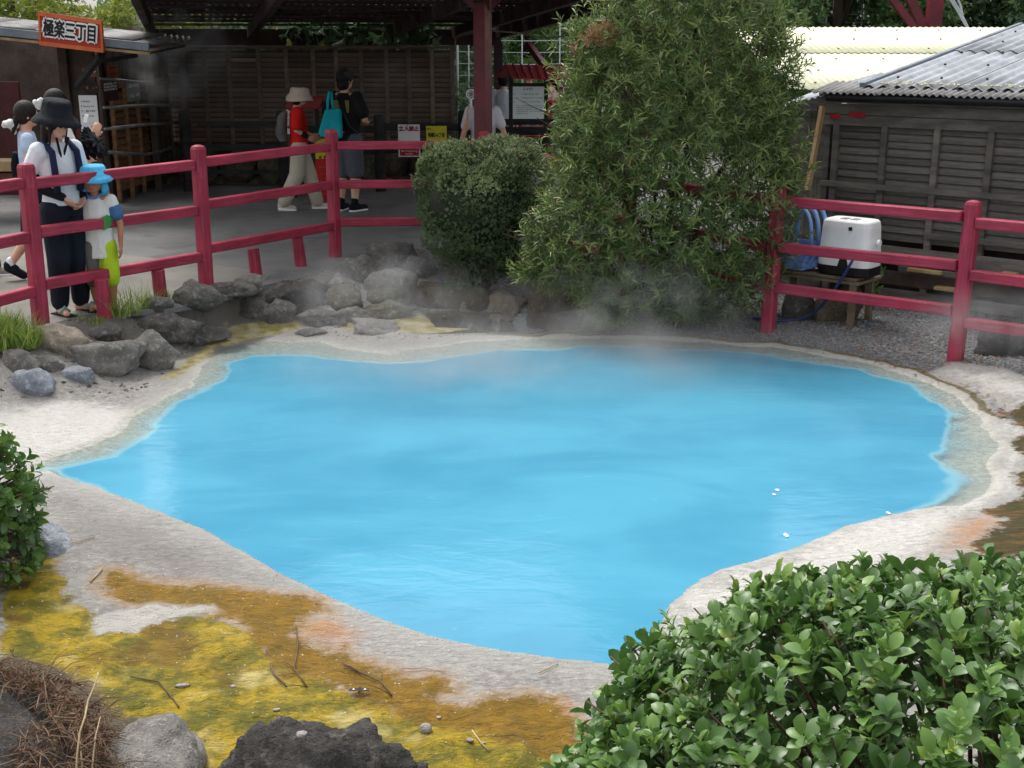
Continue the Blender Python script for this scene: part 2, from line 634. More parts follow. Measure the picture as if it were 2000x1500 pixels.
col = g.mix(msk('dirt', 0.4, 0.7, 0.4), col, lin((92, 82, 66)))
col = g.mix(g.ramp(fine, 0.5, 0.72, 0, 0.75), col, g.mix(0.5, col, lin((70, 64, 55))))
col = g.mix(g.ramp(g.vor(90.0), 0.0, 0.12, 0.45, 0.0), col, lin((206, 203, 196)))
flow = g.noise(16.0, 6, g.mapping(P, (1.0, 2.2, 1.0)), rough=0.6, dist=1.2)
hgt = g.math('ADD', g.math('MULTIPLY', flow, 1.0), g.math('MULTIPLY', fine, 0.35))
nrm = g.bump(hgt, 1.0, 0.035)
wet = g.ramp(g.math('ADD', g.attr('ochre'), g.math('MULTIPLY', wob, 0.5)), 0.3, 0.6, 0.7, 0.42)
M_GROUND = g.done(g.bsdf(col, wet, nrm, 0.35))
gme = np_mesh('ground', np.stack([GX.ravel(), GY.ravel(), H.ravel()], 1), F, attrs, smooth=True)
ground = put('ground', gme, M_GROUND)
ground['kind'] = 'structure'


def hz(x, y):
    h, a, b, c = surf(np.array([x]), np.array([y]))
    return float(h[0]) if c[0] > 0.02 else 0.0


# far ground, below everything
M_SOIL = simple('far_soil', (96, 92, 78), (70, 72, 56), 0.5, 0.95, 0.3, 6)
b = MB()
b.add([(-400, -200, -1.3), (400, -200, -1.3), (400, 600, -1.3), (-400, 600, -1.3)], [(0, 1, 2, 3)])
o = b.build('terrain', M_SOIL)
o['kind'] = 'structure'
# near bank under the camera side and side banks
b = MB()
b.add([(-60, -6, -0.33), (60, -6, -0.33), (60, 2.4, -0.33), (-60, 2.4, -0.33)], [(0, 1, 2, 3)])
b.add([(-60, 2.4, -0.33), (-5.55, 2.4, -0.33), (-5.55, 13.4, -0.33), (-60, 13.4, -0.33)], [(0, 1, 2, 3)])
b.add([(5.55, 2.4, -0.33), (60, 2.4, -0.33), (60, 30, -0.33), (5.55, 30, -0.33)], [(0, 1, 2, 3)])
b.add([(0.3, 13.3, -0.33), (5.55, 13.3, -0.33), (5.55, 30, -0.33), (0.3, 30, -0.33)], [(0, 1, 2, 3)])
o = b.build('bank', simple('bank_soil', (128, 120, 104), (98, 92, 78), 1.5, 0.95, 0.4, 30))
o['kind'] = 'structure'

# ---- water sheet
wx = np.arange(-3.6, 3.9, 0.035)
wy = np.arange(4.0, 10.6, 0.035)
WX, WY = np.meshgrid(wx, wy)
wh, wdW, wdD, _ = surf(WX, WY)
keep = wdW < 0.05
wi = np.arange(WX.size).reshape(WX.shape)
q = keep[:-1, :-1] & keep[:-1, 1:] & keep[1:, 1:] & keep[1:, :-1]
WF = np.stack([wi[:-1, :-1][q], wi[:-1, 1:][q], wi[1:, 1:][q], wi[1:, :-1][q]], 1)
used = np.unique(WF)
remap = -np.ones(WX.size, int)
remap[used] = np.arange(len(used))
WV = np.stack([WX.ravel(), WY.ravel(), np.full(WX.size, WATER_Z)], 1)[used]
dep = np.clip(WATER_Z - wh, 0, 2).ravel()[used]
g = N('milky_water')
P = g.coord()
d = g.attr('depth')
nz = g.noise(9.0, 5, dist=0.6)
dd = g.math('ADD', d, g.math('MULTIPLY', g.math('SUBTRACT', nz, 0.5), 0.035))
fac = g.ramp(dd, 0.0, 0.075, 0.06, 1.0)
cloud = g.noise(0.75, 4, g.mapping(P, (1.0, 1.7, 1.0)), dist=0.4)
wc = g.mix(g.ramp(cloud, 0.33, 0.68), lin((66, 134, 162)), lin((80, 150, 176)))
wc = g.mix(g.ramp(dd, 0.02, 0.12), lin((136, 174, 182)), wc)
wisp = g.noise(6.5, 6, g.mapping(P, (1.0, 2.0, 1.0), (0, 0, 0.5)), rough=0.62, dist=1.0)
wc = g.mix(g.ramp(wisp, 0.64, 0.82, 0, 0.3), wc, lin((150, 192, 206)))
w1 = g.noise(3.4, 3, g.mapping(P, (1.0, 2.4, 1.0), (0, 0, R(34))), dist=0.6)
w2 = g.noise(15.0, 3, g.mapping(P, (1.0, 2.2, 1.0), (0, 0, R(-12))), dist=0.4)
hgt = g.math('ADD', w1, g.math('MULTIPLY', w2, 0.12))
nrm = g.bump(hgt, 0.13, 0.03)
body = g.n('BsdfDiffuse')
g.l(wc, body.inputs['Color'])
g.l(nrm, body.inputs['Normal'])
tr = g.n('BsdfTransparent')
tr.inputs['Color'].default_value = (0.94, 0.99, 0.99, 1)
mx = g.n('MixShader')
g.l(fac, mx.inputs[0])
g.l(tr.outputs[0], mx.inputs[1])
g.l(body.outputs[0], mx.inputs[2])
gl = g.n('BsdfGlossy')
gl.inputs['Roughness'].default_value = 0.12
g.l(nrm, gl.inputs['Normal'])
fr = g.n('Fresnel')
fr.inputs['IOR'].default_value = 1.33
g.l(nrm, fr.inputs['Normal'])
mx2 = g.n('MixShader')
g.l(g.math('MULTIPLY', fr.outputs[0], 0.8), mx2.inputs[0])
g.l(mx.outputs[0], mx2.inputs[1])
g.l(gl.outputs[0], mx2.inputs[2])
M_WATER = g.done(mx2.outputs[0])
water = put('water', np_mesh('water', WV, remap[WF], dict(depth=dep + 0.09 * sstep(0.14, 0.0, wdD.ravel()[used]) * (1 - sstep(6.6, 7.6, WV[:, 1] + 0.25 * np.abs(WV[:, 0])))), smooth=True), M_WATER)
water['kind'] = 'structure'

# ---- thin run-off pool between boulders and rim
g = N('runoff_water')
tr = g.n('BsdfTransparent')
tr.inputs['Color'].default_value = (0.62, 0.62, 0.40, 1)
gl = g.n('BsdfGlossy')
gl.inputs['Roughness'].default_value = 0.04
nrm = g.bump(g.noise(14, 3), 0.15, 0.01)
g.l(nrm, gl.inputs['Normal'])
fr = g.n('Fresnel')
fr.inputs['IOR'].default_value = 1.33
mx = g.n('MixShader')
g.l(fr.outputs[0], mx.inputs[0])
g.l(tr.outputs[0], mx.inputs[1])
g.l(gl.outputs[0], mx.inputs[2])
M_RUN = g.done(mx.outputs[0])
poly = [G(x, y, -0.318) for x, y in [(690, 640), (760, 632), (830, 625), (900, 616), (1000, 612), (1120, 612), (1240, 640), (1150, 648), (1000, 649), (850, 652), (740, 655)]]
b = MB()
b.add(poly, [tuple(range(len(poly)))])
o = b.build('runoff_water', M_RUN)
o['kind'] = 'structure'

# ---- asphalt path and paler concrete apron
g = N('asphalt')
f = g.noise(120, 4, rough=0.75)
c = g.mix(g.ramp(g.noise(0.9, 5), 0.3, 0.7), lin((116, 115, 113)), lin((94, 93, 92)))
c = g.mix(g.ramp(f, 0.45, 0.75, 0, 0.6), c, lin((150, 150, 150)))
c = g.mix(g.ramp(g.noise(2.2, 6, rough=0.65), 0.5, 0.68, 0, 0.5), c, lin((72, 71, 70)))
M_ASPH = g.done(g.bsdf(c, 0.85, g.bump(f, 0.8, 0.008), 0.3))
g = N('concrete_apron')
f = g.noise(160, 3, rough=0.7)
c = g.mix(g.ramp(g.noise(1.4, 5), 0.3, 0.7), lin((130, 127, 120)), lin((110, 107, 101)))
c = g.mix(g.ramp(f, 0.5, 0.75, 0, 0.5), c, lin((100, 98, 92)))
M_CONC = g.done(g.bsdf(c, 0.9, g.bump(f, 0.35, 0.003), 0.25))
b = MB()
n = len(PATH)
b.prism([(x, y, -0.04) for x, y in PATH], (0, 0, 0.04))
o = b.build('path', M_ASPH)
o['kind'] = 'structure'
ap = [G(x, y, 0.004) for x, y in [(-300, 600), (-300, 700), (60, 646), (150, 618), (230, 606), (330, 599), (400, 587), (500, 557), (530, 537), (470, 524), (400, 515), (320, 507), (240, 497), (120, 485), (0, 478), (-200, 480)]]
b = MB()
b.add(ap, [tuple(range(len(ap)))])
o = b.build('pavement', M_CONC)
o['kind'] = 'structure'

# ------------------------------------------------------------------ common materials
def red_paint(nm, STRK):
    g = N(nm)
    P = g.coord()
    gr = g.noise(40, 4, g.mapping(P, (1, 1, 0.25)))
    c = g.mix(g.ramp(g.noise(3.0, 4), 0.3, 0.7), lin((160, 46, 70)), lin((132, 36, 56)))
    c = g.mix(g.ramp(g.noise(26, 4), 0.62, 0.8, 0, 0.45), c, lin((206, 98, 118)))
    strk = g.noise(3.0, 5, g.mapping(P, STRK), rough=0.65)
    c = g.mix(g.ramp(strk, 0.5, 0.72, 0, 0.5), c, lin((186, 86, 106)))
    c = g.mix(g.ramp(strk, 0.46, 0.28, 0, 0.5), c, lin((104, 26, 42)))
    c = g.mix(g.ramp(g.noise(60, 4), 0.64, 0.72, 0, 0.8), c, lin((92, 62, 54)))
    return g.done(g.bsdf(c, g.ramp(gr, 0.3, 0.7, 0.42, 0.62), g.bump(strk, 0.6, 0.006), 0.35))


M_RED = red_paint('red_paint_rail', (1.2, 1.2, 26.0))
M_REDP = red_paint('red_paint_post', (22.0, 22.0, 1.0))
M_STEELRED = simple('steel_red_paint', (116, 30, 44), (94, 24, 37), 3, 0.45, 0.1, 60, 0.002, 0.5)
M_BLACKW = simple('black_stained_wood', (50, 48, 48), (34, 33, 34), 4, 0.75, 0.35, 60, 0.003, stretch=(1, 1, 4))
M_BROWNW = simple('brown_slat_wood', (142, 122, 106), (110, 93, 82), 5, 0.7, 0.35, 60, 0.003, stretch=(0.4, 1, 3), rnd=0.25)
M_BROWNL = simple('warm_brown_wood', (150, 112, 80), (116, 84, 60), 5, 0.7, 0.35, 60, 0.003, stretch=(1, 0.4, 3), rnd=0.22)
M_HUTW = simple('weathered_dark_wood', (112, 106, 100), (82, 78, 74), 5, 0.8, 0.4, 60, 0.003, stretch=(0.5, 0.5, 3), rnd=0.22)
M_DARKB = simple('dark_board', (84, 70, 62), (62, 52, 47), 3, 0.8, 0.3, 40, 0.003, rnd=0.15)
M_PALEW = simple('pale_wood', (172, 146, 106), (140, 114, 80), 6, 0.7, 0.3, 50, 0.003, stretch=(1, 1, 0.3))
M_TIN = simple('grey_corrugated_sheet', (168, 172, 178), (134, 138, 144), 2.5, 0.5, 0.15, 30, 0.003, 0.4, rnd=0.1)
M_TIND = simple('dull_corrugated_sheet', (140, 138, 136), (108, 106, 104), 3, 0.6, 0.2, 30, 0.003, 0.35, rnd=0.12)
M_YROOF = simple('cream_corrugated_sheet', (226, 224, 186), (212, 212, 182), 1.2, 0.45, 0.1, 30, 0.003, 0.4, rnd=0.04)
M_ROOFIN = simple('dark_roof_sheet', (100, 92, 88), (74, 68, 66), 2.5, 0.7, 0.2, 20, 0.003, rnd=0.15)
M_STEELB = simple('dark_brown_steel', (62, 40, 40), (46, 32, 34), 2.5, 0.6, 0.15, 30, 0.002)
M_PIPE = simple('galvanised_pipe', (150, 150, 150), (116, 116, 116), 6, 0.4, 0.1, 60, 0.001, 0.5, 0.6)
M_WHITE = simple('white_plastic', (242, 242, 240), (238, 238, 236), 4, 0.35, 0.0, 40, 0.001, 0.5, spot=0.04)
M_BLACK = simple('black_plastic', (26, 26, 28), (20, 20, 22), 4, 0.5, 0.1, 60, 0.001)
M_BLUE = simple('blue_plastic', (140, 176, 226), (118, 156, 212), 4, 0.4, 0.1, 50, 0.001, 0.5)
M_SIGNW = simple('white_sign_sheet', (240, 242, 242), (234, 236, 236), 5, 0.5, 0.0, 40, 0.001, spot=0.05)
M_INK = simple('black_ink', (22, 24, 26), (18, 20, 22), 5, 0.6, 0.0)
M_REDINK = simple('red_ink', (176, 34, 44), (166, 30, 40), 5, 0.6, 0.0)
M_WHITEINK = simple('white_ink', (240, 240, 238), (234, 234, 232), 5, 0.6, 0.0)
M_YSIGN = simple('yellow_sign_sheet', (226, 214, 46), (214, 202, 40), 5, 0.5, 0.05, 40, 0.001)
M_SIGNRED = simple('sign_red_boards', (186, 62, 34), (166, 46, 30), 3, 0.55, 0.25, 40, 0.002, stretch=(0.4, 1, 4))
M_SIGNORG = simple('sign_orange_trim', (206, 104, 58), (190, 90, 48), 4, 0.5, 0.1, 40, 0.002)
M_FASCIA = simple('blue_grey_fascia', (124, 134, 142), (102, 110, 118), 3, 0.5, 0.1, 30, 0.002)
M_REDSH = simple('red_sheet_roof', (168, 40, 46), (146, 34, 40), 3, 0.5, 0.1, 40, 0.002)
M_INFO = simple('pale_notice_sheet', (226, 234, 234), (218, 228, 228), 4, 0.45, 0.0, 40, 0.001, spot=0.05)
M_RUSTY = simple('rust_brown_boards', (112, 66, 50), (88, 50, 40), 4, 0.75, 0.3, 40, 0.003, stretch=(3, 1, 0.4))

# ------------------------------------------------------------------ red post-and-rail fences
POST = [dict(t=(50, 318), b=(81, 640), Y=8.85), dict(t=(387, 283), b=(405, 588), Y=10.15), dict(t=(647, 252), b=(656, 516), Y=11.85)]


def post_mesh(h, wd):
    b = MB()
    k = wd / 2
    c = 0.17 * wd
    def oct_(z, s):
        pts = [(-k, -k + c), (-k + c, -k), (k - c, -k), (k, -k + c), (k, k - c), (k - c, k), (-k + c, k), (-k, k - c)]
        return [Vector((x * s, y * s, z)) for x, y in pts]
    b.rings([oct_(-0.25, 1), oct_(h - 0.035, 1), oct_(h - 0.012, 0.86), oct_(h, 0.35)])
    return b


def red_fence(name, label, posts, sections, stakes, wd=0.105):
    root = thing(name, label, 'fence', posts[0][0])
    for (loc, h, rz, lean) in posts:
        me = post_mesh(h, wd).mesh('post')
        o = put('post', me, M_REDP, root)
        o.location = loc
        o.rotation_euler = (lean[1], lean[0], rz)
    for (p0, p1, hs_) in sections:
        p0, p1 = Vector(p0), Vector(p1)
        a = (p1 - p0).normalized()
        for k, (z0, z1) in enumerate(hs_):
            jit = random.uniform(-0.004, 0.004)
            q0 = p0 + a * 0.055
            q1 = p1 - a * 0.055
            bb = MB()
            bb.beam((q0.x, q0.y, z0 + jit), (q1.x, q1.y, z1 + jit), 0.076, 0.078)
            bb.build('rail', M_RED, root, bev=0.007, seg=1)
    for (p, q, r) in stakes:
        bb = MB()
        bb.tube([p, p + (q - p) * 0.5, q], [r, r * 0.97, r * 0.95], 10)
        bb.build('stake', M_REDP, root, bev=0.006)
    return root


random.seed(3)
fp = []
for d_ in POST:
    b0 = D(*d_['b'], d_['Y'])
    t0 = D(*d_['t'], d_['Y'])
    fp.append((b0, t0))
p_left = Vector((-4.1, 7.2, 0))
P4 = Vector((-0.27, 11.95, -0.05))
P5 = G(1500, 637, -0.25)
P6 = G(1866, 697, -0.25)
PM = Vector((1.05, 10.95, -0.12))
dirs = (P6 - P5).normalized()
P7 = P6 + dirs * 1.55
posts = [(Vector((p.x, p.y, p.z)), t.z - p.z, 0.9, ((t.x - p.x) / (t.z - p.z), 0)) for p, t in fp]
posts.insert(0, (p_left, 1.18, 0.9, (0, 0)))


def railz(pa, pb, pys, Ya, Yb, xa, xb):
    return [(D(xa, ya, Ya).z, D(xb, yb, Yb).z) for ya, yb in pys]


A, B_, C_ = [Vector((p.x, p.y, 0)) for p, t in fp]
secs = [
    (p_left, A, [(z - 0.0, z) for z in [D(60, y, 8.85).z for y in (356, 461, 566)]]),
    (A, B_, railz(A, B_, [(360, 321), (455, 410), (557, 499)], 8.85, 10.15, 80, 388)),
    (B_, C_, railz(B_, C_, [(317, 285), (402, 361), (487, 440)], 10.15, 11.85, 400, 650)),
]
stk = []
for (xt, yt, xb, yb, Y) in [(197, 545, 207, 628, 9.2), (308, 527, 318, 604, 9.72), (494, 485, 505, 560, 10.85), (580, 462, 592, 538, 11.35)]:
    stk.append((D(xb, yb + 12, Y) , D(xt, yt, Y), 0.057))
red_fence('red_rail_fence', 'crimson three-rail post fence with short stakes in front of the people on the path', posts, secs, stk)
zr = [D(1530, y, P5.y).z for y in (392, 482, 561)]
zr6 = [D(1890, y, P6.y).z for y in (424, 520, 608)]
c4 = [1.05, 0.66, 0.27]
zC = [D(660, y, 11.85).z for y in (284, 361, 434)]
secs2 = [
    (C_, Vector((P4.x, P4.y, 0)), [(a_, b_) for a_, b_ in zip(zC, zC)]),
    (Vector((P4.x, P4.y, 0)), Vector((PM.x, PM.y, 0)), [(a_, b_ + 0.06) for a_, b_ in zip(zC, zr)]),
    (Vector((PM.x, PM.y, 0)), Vector((P5.x, P5.y, 0)), [(a_ + 0.06, a_) for a_ in zr]),
]
red_fence('red_rail_fence', 'crimson rail fence running behind the clipped round bush and the tall shrub',
          [(P4, 1.25, 0.2, (0, 0)), (PM, 1.16, 0.7, (0, 0))], secs2, [])
secs3 = [
    (Vector((P5.x, P5.y, 0)), Vector((P6.x, P6.y, 0)), [(a_, b_) for a_, b_ in zip(zr, zr6)]),
    (Vector((P6.x, P6.y, 0)), Vector((P7.x, P7.y, 0)), [(b_, b_) for b_ in [D(1915, y, P6.y - 0.1).z for y in (437, 541, 634)]]),
]
red_fence('red_rail_fence', 'crimson rail fence on grey gravel in front of the dark slatted hut',
          [(P5, 1.16, 0.85, (0.04, 0)), (P6, 1.17, 0.85, (0.045, 0)), (P7, 1.17, 0.85, (0, 0))], secs3, [])

# ------------------------------------------------------------------ boulders
def rock_mat(name, c1, c2, c3, rough=0.85):
    g = N(name)
    P = g.coord()
    c = g.mix(g.ramp(g.noise(4.0, 5), 0.35, 0.65), lin(c1), lin(c2))
    c = g.mix(g.ramp(g.noise(22, 6, rough=0.75), 0.5, 0.68, 0, 0.85), c, lin(c3))
    c = g.mix(g.ramp(g.noise(90, 3), 0.5, 0.8, 0, 0.5), c, lin(tuple(k * 0.45 for k in c2)))
    h = g.math('ADD', g.noise(30, 6, rough=0.65), g.math('MULTIPLY', g.noise(150, 3), 0.3))
    return g.done(g.bsdf(c, rough, g.bump(h, 1.0, 0.05), 0.3))


MR_DARK = rock_mat('dark_rock', (122, 118, 112), (92, 89, 85), (160, 156, 148))
MR_GREY = rock_mat('grey_rock', (154, 149, 142), (120, 116, 110), (188, 183, 175))
MR_PALE = rock_mat('pale_rock', (190, 176, 158), (158, 146, 132), (214, 204, 188))
MR_BLUE = rock_mat('bluish_white_rock', (176, 182, 190), (146, 152, 162), (214, 218, 222))
MR_MOSS = rock_mat('mossy_rock', (120, 116, 96), (88, 86, 66), (168, 164, 146))
MR_BROWN = rock_mat('brown_rock', (118, 106, 90), (84, 76, 64), (150, 138, 112))
MR_LAVA = rock_mat('lava_rock', (84, 80, 77), (60, 57, 55), (124, 119, 112), 0.95)
MR_WHITE = rock_mat('white_rock', (196, 190, 182), (174, 168, 160), (214, 210, 204))


def rock(label, mat, c, size, seed, flat=0.0, cuts=11, rough=0.15, sub=4, group=None, name='boulder', fine=0.03):
    rnd = random.Random(seed)
    bm = bmesh.new()
    bmesh.ops.create_icosphere(bm, subdivisions=sub, radius=1.0)
    planes = []
    for _ in range(cuts):
        d_ = Vector((rnd.gauss(0, 1), rnd.gauss(0, 1), rnd.gauss(0, 0.8))).normalized()
        planes.append((d_, rnd.uniform(0.62, 0.9)))
    off = Vector((rnd.uniform(0, 50), rnd.uniform(0, 50), rnd.uniform(0, 50)))
    for v in bm.verts:
        p = v.co.copy()
        for d_, k in planes:
            e = p.dot(d_) - k
            if e > 0:
                p -= d_ * e * 0.85
        n1 = mnoise.noise(p * 1.4 + off)
        n2 = mnoise.noise(p * 3.6 + off)
        n3 = mnoise.noise(p * 9.0 + off)
        if sub >= 5:
            n3 += 0.7 * mnoise.noise(p * 21 + off) + 0.4 * mnoise.noise(p * 44 + off)
        p *= 1 + rough * 1.6 * n1 + rough * n2 * 0.8 + fine * n3
        v.co = Vector((p.x * size[0], p.y * size[1], p.z * size[2]))
    me = bpy.data.meshes.new(name)
    bm.to_mesh(me)
    bm.free()
    me.polygons.foreach_set('use_smooth', [True] * len(me.polygons))
    o = put(name, me, mat)
    o.location = c
    o.rotation_euler = (0, 0, rnd.uniform(-0.3, 0.3))
    tag(o, label, 'rock', group)
    return o


# (left, top, right, bottom in photo pixels, ground z, material, label)
ROCKS = [
    (48, 638, 155, 690, -0.12, MR_PALE, 'pale cream boulder at the foot of the leftmost red fence post'),
    (152, 634, 235, 668, -0.14, MR_DARK, 'dark stone wedged right of the cream boulder behind the grey slabs'),
    (228, 610, 368, 660, -0.16, MR_DARK, 'long dark slab rock below the weeds at the fence stakes'),
    (98, 662, 262, 728, -0.25, MR_GREY, 'broad grey slab rock leaning toward the water right of the tall grass'),
    (215, 655, 330, 722, -0.25, MR_GREY, 'smooth rounded grey rock at the left end of the yellow runoff strip'),
    (195, 672, 258, 720, -0.28, MR_BLUE, 'small bluish rock in front of the two smooth grey slabs'),
    (318, 635, 426, 676, -0.22, MR_DARK, 'flat-topped dark grey rock where the yellow strip begins'),
    (330, 588, 420, 634, -0.12, MR_DARK, 'dark rock beside the foot of the second red fence post'),
    (420, 584, 530, 620, -0.13, MR_DARK, 'low wide dark rock just right of the second red post'),
    (498, 592, 572, 640, -0.20, MR_DARK, 'dome-shaped dark rock beside the jagged black rock'),
    (503, 546, 642, 612, -0.12, MR_LAVA, 'jagged black rock below the two right-hand fence stakes'),
    (570, 605, 662, 640, -0.24, MR_DARK, 'flat dark rock with white waterline beside the yellow runoff'),
    (402, 618, 492, 648, -0.24, MR_DARK, 'low rock crusted white at the edge of the yellow strip'),
    (622, 560, 705, 610, -0.20, MR_MOSS, 'pale lichened rock left of the biggest round boulder'),
    (698, 524, 816, 592, -0.16, MR_GREY, 'largest rounded grey boulder below the third red post'),
    (715, 566, 782, 606, -0.22, MR_MOSS, 'angular mossy stone in front of the largest rounded boulder'),
    (800, 550, 902, 610, -0.23, MR_BROWN, 'brown dome boulder right of the largest rounded boulder'),
    (712, 588, 808, 626, -0.27, MR_MOSS, 'wide mottled rock at the waterline under the mossy stone'),
    (680, 622, 772, 657, -0.30, MR_GREY, 'smooth grey rock standing in the yellow-green shallow'),
    (712, 470, 822, 522, -0.06, MR_DARK, 'long dark boulder resting on the path edge near the round bush'),
    (664, 500, 735, 552, -0.08, MR_DARK, 'dark rounded rock touching the foot of the third red post'),
    (770, 505, 850, 548, -0.10, MR_DARK, 'dark stone half hidden behind the steam left of the round bush'),
    (578, 645, 632, 660, -0.325, MR_DARK, 'small flat stone lying in the white rim of the pool'),
    (905, 566, 962, 614, -0.25, MR_BROWN, 'brown stone below the trunk of the clipped round bush'),
    (948, 570, 1032, 616, -0.27, MR_PALE, 'whitish mossy rock at the dark runoff under the round bush'),
    (1030, 552, 1140, 614, -0.25, MR_BROWN, 'wide flat brown rock between the round bush and the tall shrub'),
    (885, 585, 925, 612, -0.27, MR_PALE, 'small whitish stone right of the brown dome boulder'),
    (1930, 640, 2030, 700, -0.28, MR_LAVA, 'dark rock on gravel beyond the right-hand red post'),
    (1596, 556, 1690, 634, -0.25, MR_BROWN, 'rough brown stone block under the small wooden table'),
    (1535, 570, 1600, 632, -0.25, MR_LAVA, 'dark stone behind the blue hose under the table'),
    (15, 725, 98, 778, -0.30, MR_BLUE, 'bluish white rock below the tall green grass tuft'),
    (280, 612, 335, 640, -0.12, MR_DARK, 'small dark stone above the long slab below the weeds'),
    (455, 560, 512, 592, -0.06, MR_GREY, 'grey stone between the second red post and the third stake'),
    (640, 540, 690, 575, -0.12, MR_GREY, 'grey stone left of the foot of the third red post'),
    (560, 590, 612, 622, -0.20, MR_LAVA, 'black stone tucked under the right end of the jagged black rock'),
    (0, 690, 60, 730, -0.22, MR_GREY, 'grey rock at the left edge under the grass tuft'),
    (655, 600, 715, 636, -0.27, MR_GREY, 'grey stone between the flat dark rock and the mottled rock'),
    (262, 700, 322, 728, -0.29, MR_GREY, 'low grey stone at the foot of the smooth rounded rock'),
    (60, 700, 112, 728, -0.24, MR_GREY, 'small grey stone between the grass tuft and the broad grey slab'),
    (0, 648, 52, 680, -0.10, MR_GREY, 'grey stone at the left edge below the fence beside the cream boulder'),
    (110, 722, 175, 752, -0.31, MR_BLUE, 'low pale stone on the white flat right of the bluish rock'),
]


def ground_hit(px, py):
    """first point of the terrain or path on the ray through a photo pixel"""
    d_ = ray(px, py)
    t = np.linspace(6.5, 15.0, 900)
    X, Y, Z = d_.x * t, d_.y * t, CAMZ + d_.z * t
    h, _a, _b, c = surf(X, Y)
    h = np.where(c < 0.0, 0.0, h)
    k = int(np.argmax(Z <= h))
    return Vector((X[k], Y[k], float(h[k])))


for i, (x0, y0, x1, y1, z, m, lab) in enumerate(ROCKS):
    base = ground_hit((x0 + x1) / 2, y1 - 3)
    z = base.z
    dist = (base - Vector((0, 0, CAMZ))).length
    wx_ = (x1 - x0) / FPX * dist / 2
    hgt_ = (y1 - y0) / FPX * dist
    dep_ = wx_ * (0.75 if wx_ < 0.2 else 0.6)
    # seen from above: image height = z extent + part of depth
    zh = max(hgt_ * 0.95 - dep_ * 0.30, hgt_ * 0.55)
    c = Vector((base.x, base.y + dep_ * 0.98, z + zh * 0.24))
    rock(lab, m, c, (wx_ * 1.17, dep_ * 1.12, zh * 0.92), 100 + i)
# foreground rocks
rock('big dark rock under the dead brown creeper in the near left corner', MR_LAVA, (-1.78, 3.28, -0.30), (0.50, 0.58, 0.42), 5, sub=5, rough=0.08, fine=0.035, cuts=7)
rock('grey speckled rock with white crusted edge beside the dead creeper', MR_GREY, (-1.20, 3.56, -0.36), (0.19, 0.32, 0.25), 16, sub=5, rough=0.10, fine=0.03)
rock('wide rough black lava rock at the bottom edge below the yellow algae', MR_LAVA, (-0.63, 3.38, -0.38), (0.40, 0.32, 0.33), 27, sub=6, rough=0.20, fine=0.05, cuts=4)
rock('white-grey rock under the left leafy bush', MR_BLUE, (-2.28, 5.42, -0.31), (0.19, 0.18, 0.15), 38)
rock('smooth white rock at the right edge behind the front hedge', MR_WHITE, (2.20, 4.55, -0.30), (0.55, 0.34, 0.20), 41, cuts=3, rough=0.05, fine=0.008)

# ------------------------------------------------------------------ gravel and litter
def scatter_pebbles(name, pts, smin, smax, mat, seed, flat=0.6, label=None):
    rs = np.random.RandomState(seed)
    n = len(pts)
    T = np.array([[1, 0, 0], [0, 1, 0], [-1, 0, 0], [0, -1, 0], [0, 0, 1], [0, 0, -1]], float)
    Ft = np.array([[0, 1, 4], [1, 2, 4], [2, 3, 4], [3, 0, 4], [1, 0, 5], [2, 1, 5], [3, 2, 5], [0, 3, 5]])
    s = rs.uniform(smin, smax, (n, 1, 3))
    s[:, :, 2] *= flat
    a = rs.uniform(0, 6.28, n)
    V = T[None] * s * (1 + rs.uniform(-0.3, 0.3, (n, 6, 3)))
    ca, sa = np.cos(a)[:, None], np.sin(a)[:, None]
    tx = rs.uniform(-0.5, 0.5, n)[:, None]
    x = V[:, :, 0] * ca - V[:, :, 1] * sa
    y = V[:, :, 0] * sa + V[:, :, 1] * ca
    z = V[:, :, 2] + tx * x
    W = np.stack([x, y, z], 2) + pts[:, None, :]
    FF = (Ft[None] + (np.arange(n) * 6)[:, None, None]).reshape(-1, 3)
    me = np_mesh(name, W.reshape(-1, 3), FF, dict(rnd=np.repeat(rs.rand(n), 6)))
    o = put(name, me, mat)
    o['kind'] = 'stuff'
    if label:
        o['label'] = label
        o['category'] = 'gravel'
    return o


g = N('gravel_stones')
r_ = g.attr('rnd')
c = g.mix(r_, lin((74, 76, 80)), lin((150, 150, 150)))
c = g.mix(g.ramp(r_, 0.90, 0.97), c, lin((126, 92, 70)))
M_GRAVEL = g.done(g.bsdf(c, 0.9, g.bump(g.noise(120, 3), 0.3, 0.003), 0.25))
rs = np.random.RandomState(11)
pts = np.stack([rs.uniform(-0.6, 5.4, 60000), rs.uniform(7.2, 12.2, 60000)], 1)
h_, a_, b_, c_ = surf(pts[:, 0], pts[:, 1])
kp = (a_ > 0.10) & (rs.rand(len(pts)) < sstep(0.08, 0.3, a_)) & (c_ > 0.05) & (pts[:, 0] + 0.25 * (pts[:, 1] - 9) > 0.05 + rs.uniform(-0.3, 0.3, len(pts))) & (pts[:, 1] + 0.3 * (pts[:, 0] - 3) > 7.7)
kp &= (sdist(WHITER, pts[:, 0], pts[:, 1]) > 0.0) & (sdist(DARKW, pts[:, 0], pts[:, 1]) > 0.02) & (sdist(STRIP, pts[:, 0], pts[:, 1]) > 0.0)
pts = np.column_stack([pts[kp], h_[kp]])[:26000]
scatter_pebbles('gravel', pts, 0.007, 0.02, M_GRAVEL, 5, label='grey crushed gravel around the right and back of the pool')
pts = np.stack([rs.uniform(-3.2, 1.0, 9000), rs.uniform(3.0, 7.5, 9000)], 1)
h_, a_, b_, c_ = surf(pts[:, 0], pts[:, 1])
kp = (a_ > 0.04) & (rs.rand(len(pts)) < 0.55)
pts = np.column_stack([pts[kp], h_[kp]])
g = N('sinter_crumbs')
r_ = g.attr('rnd')
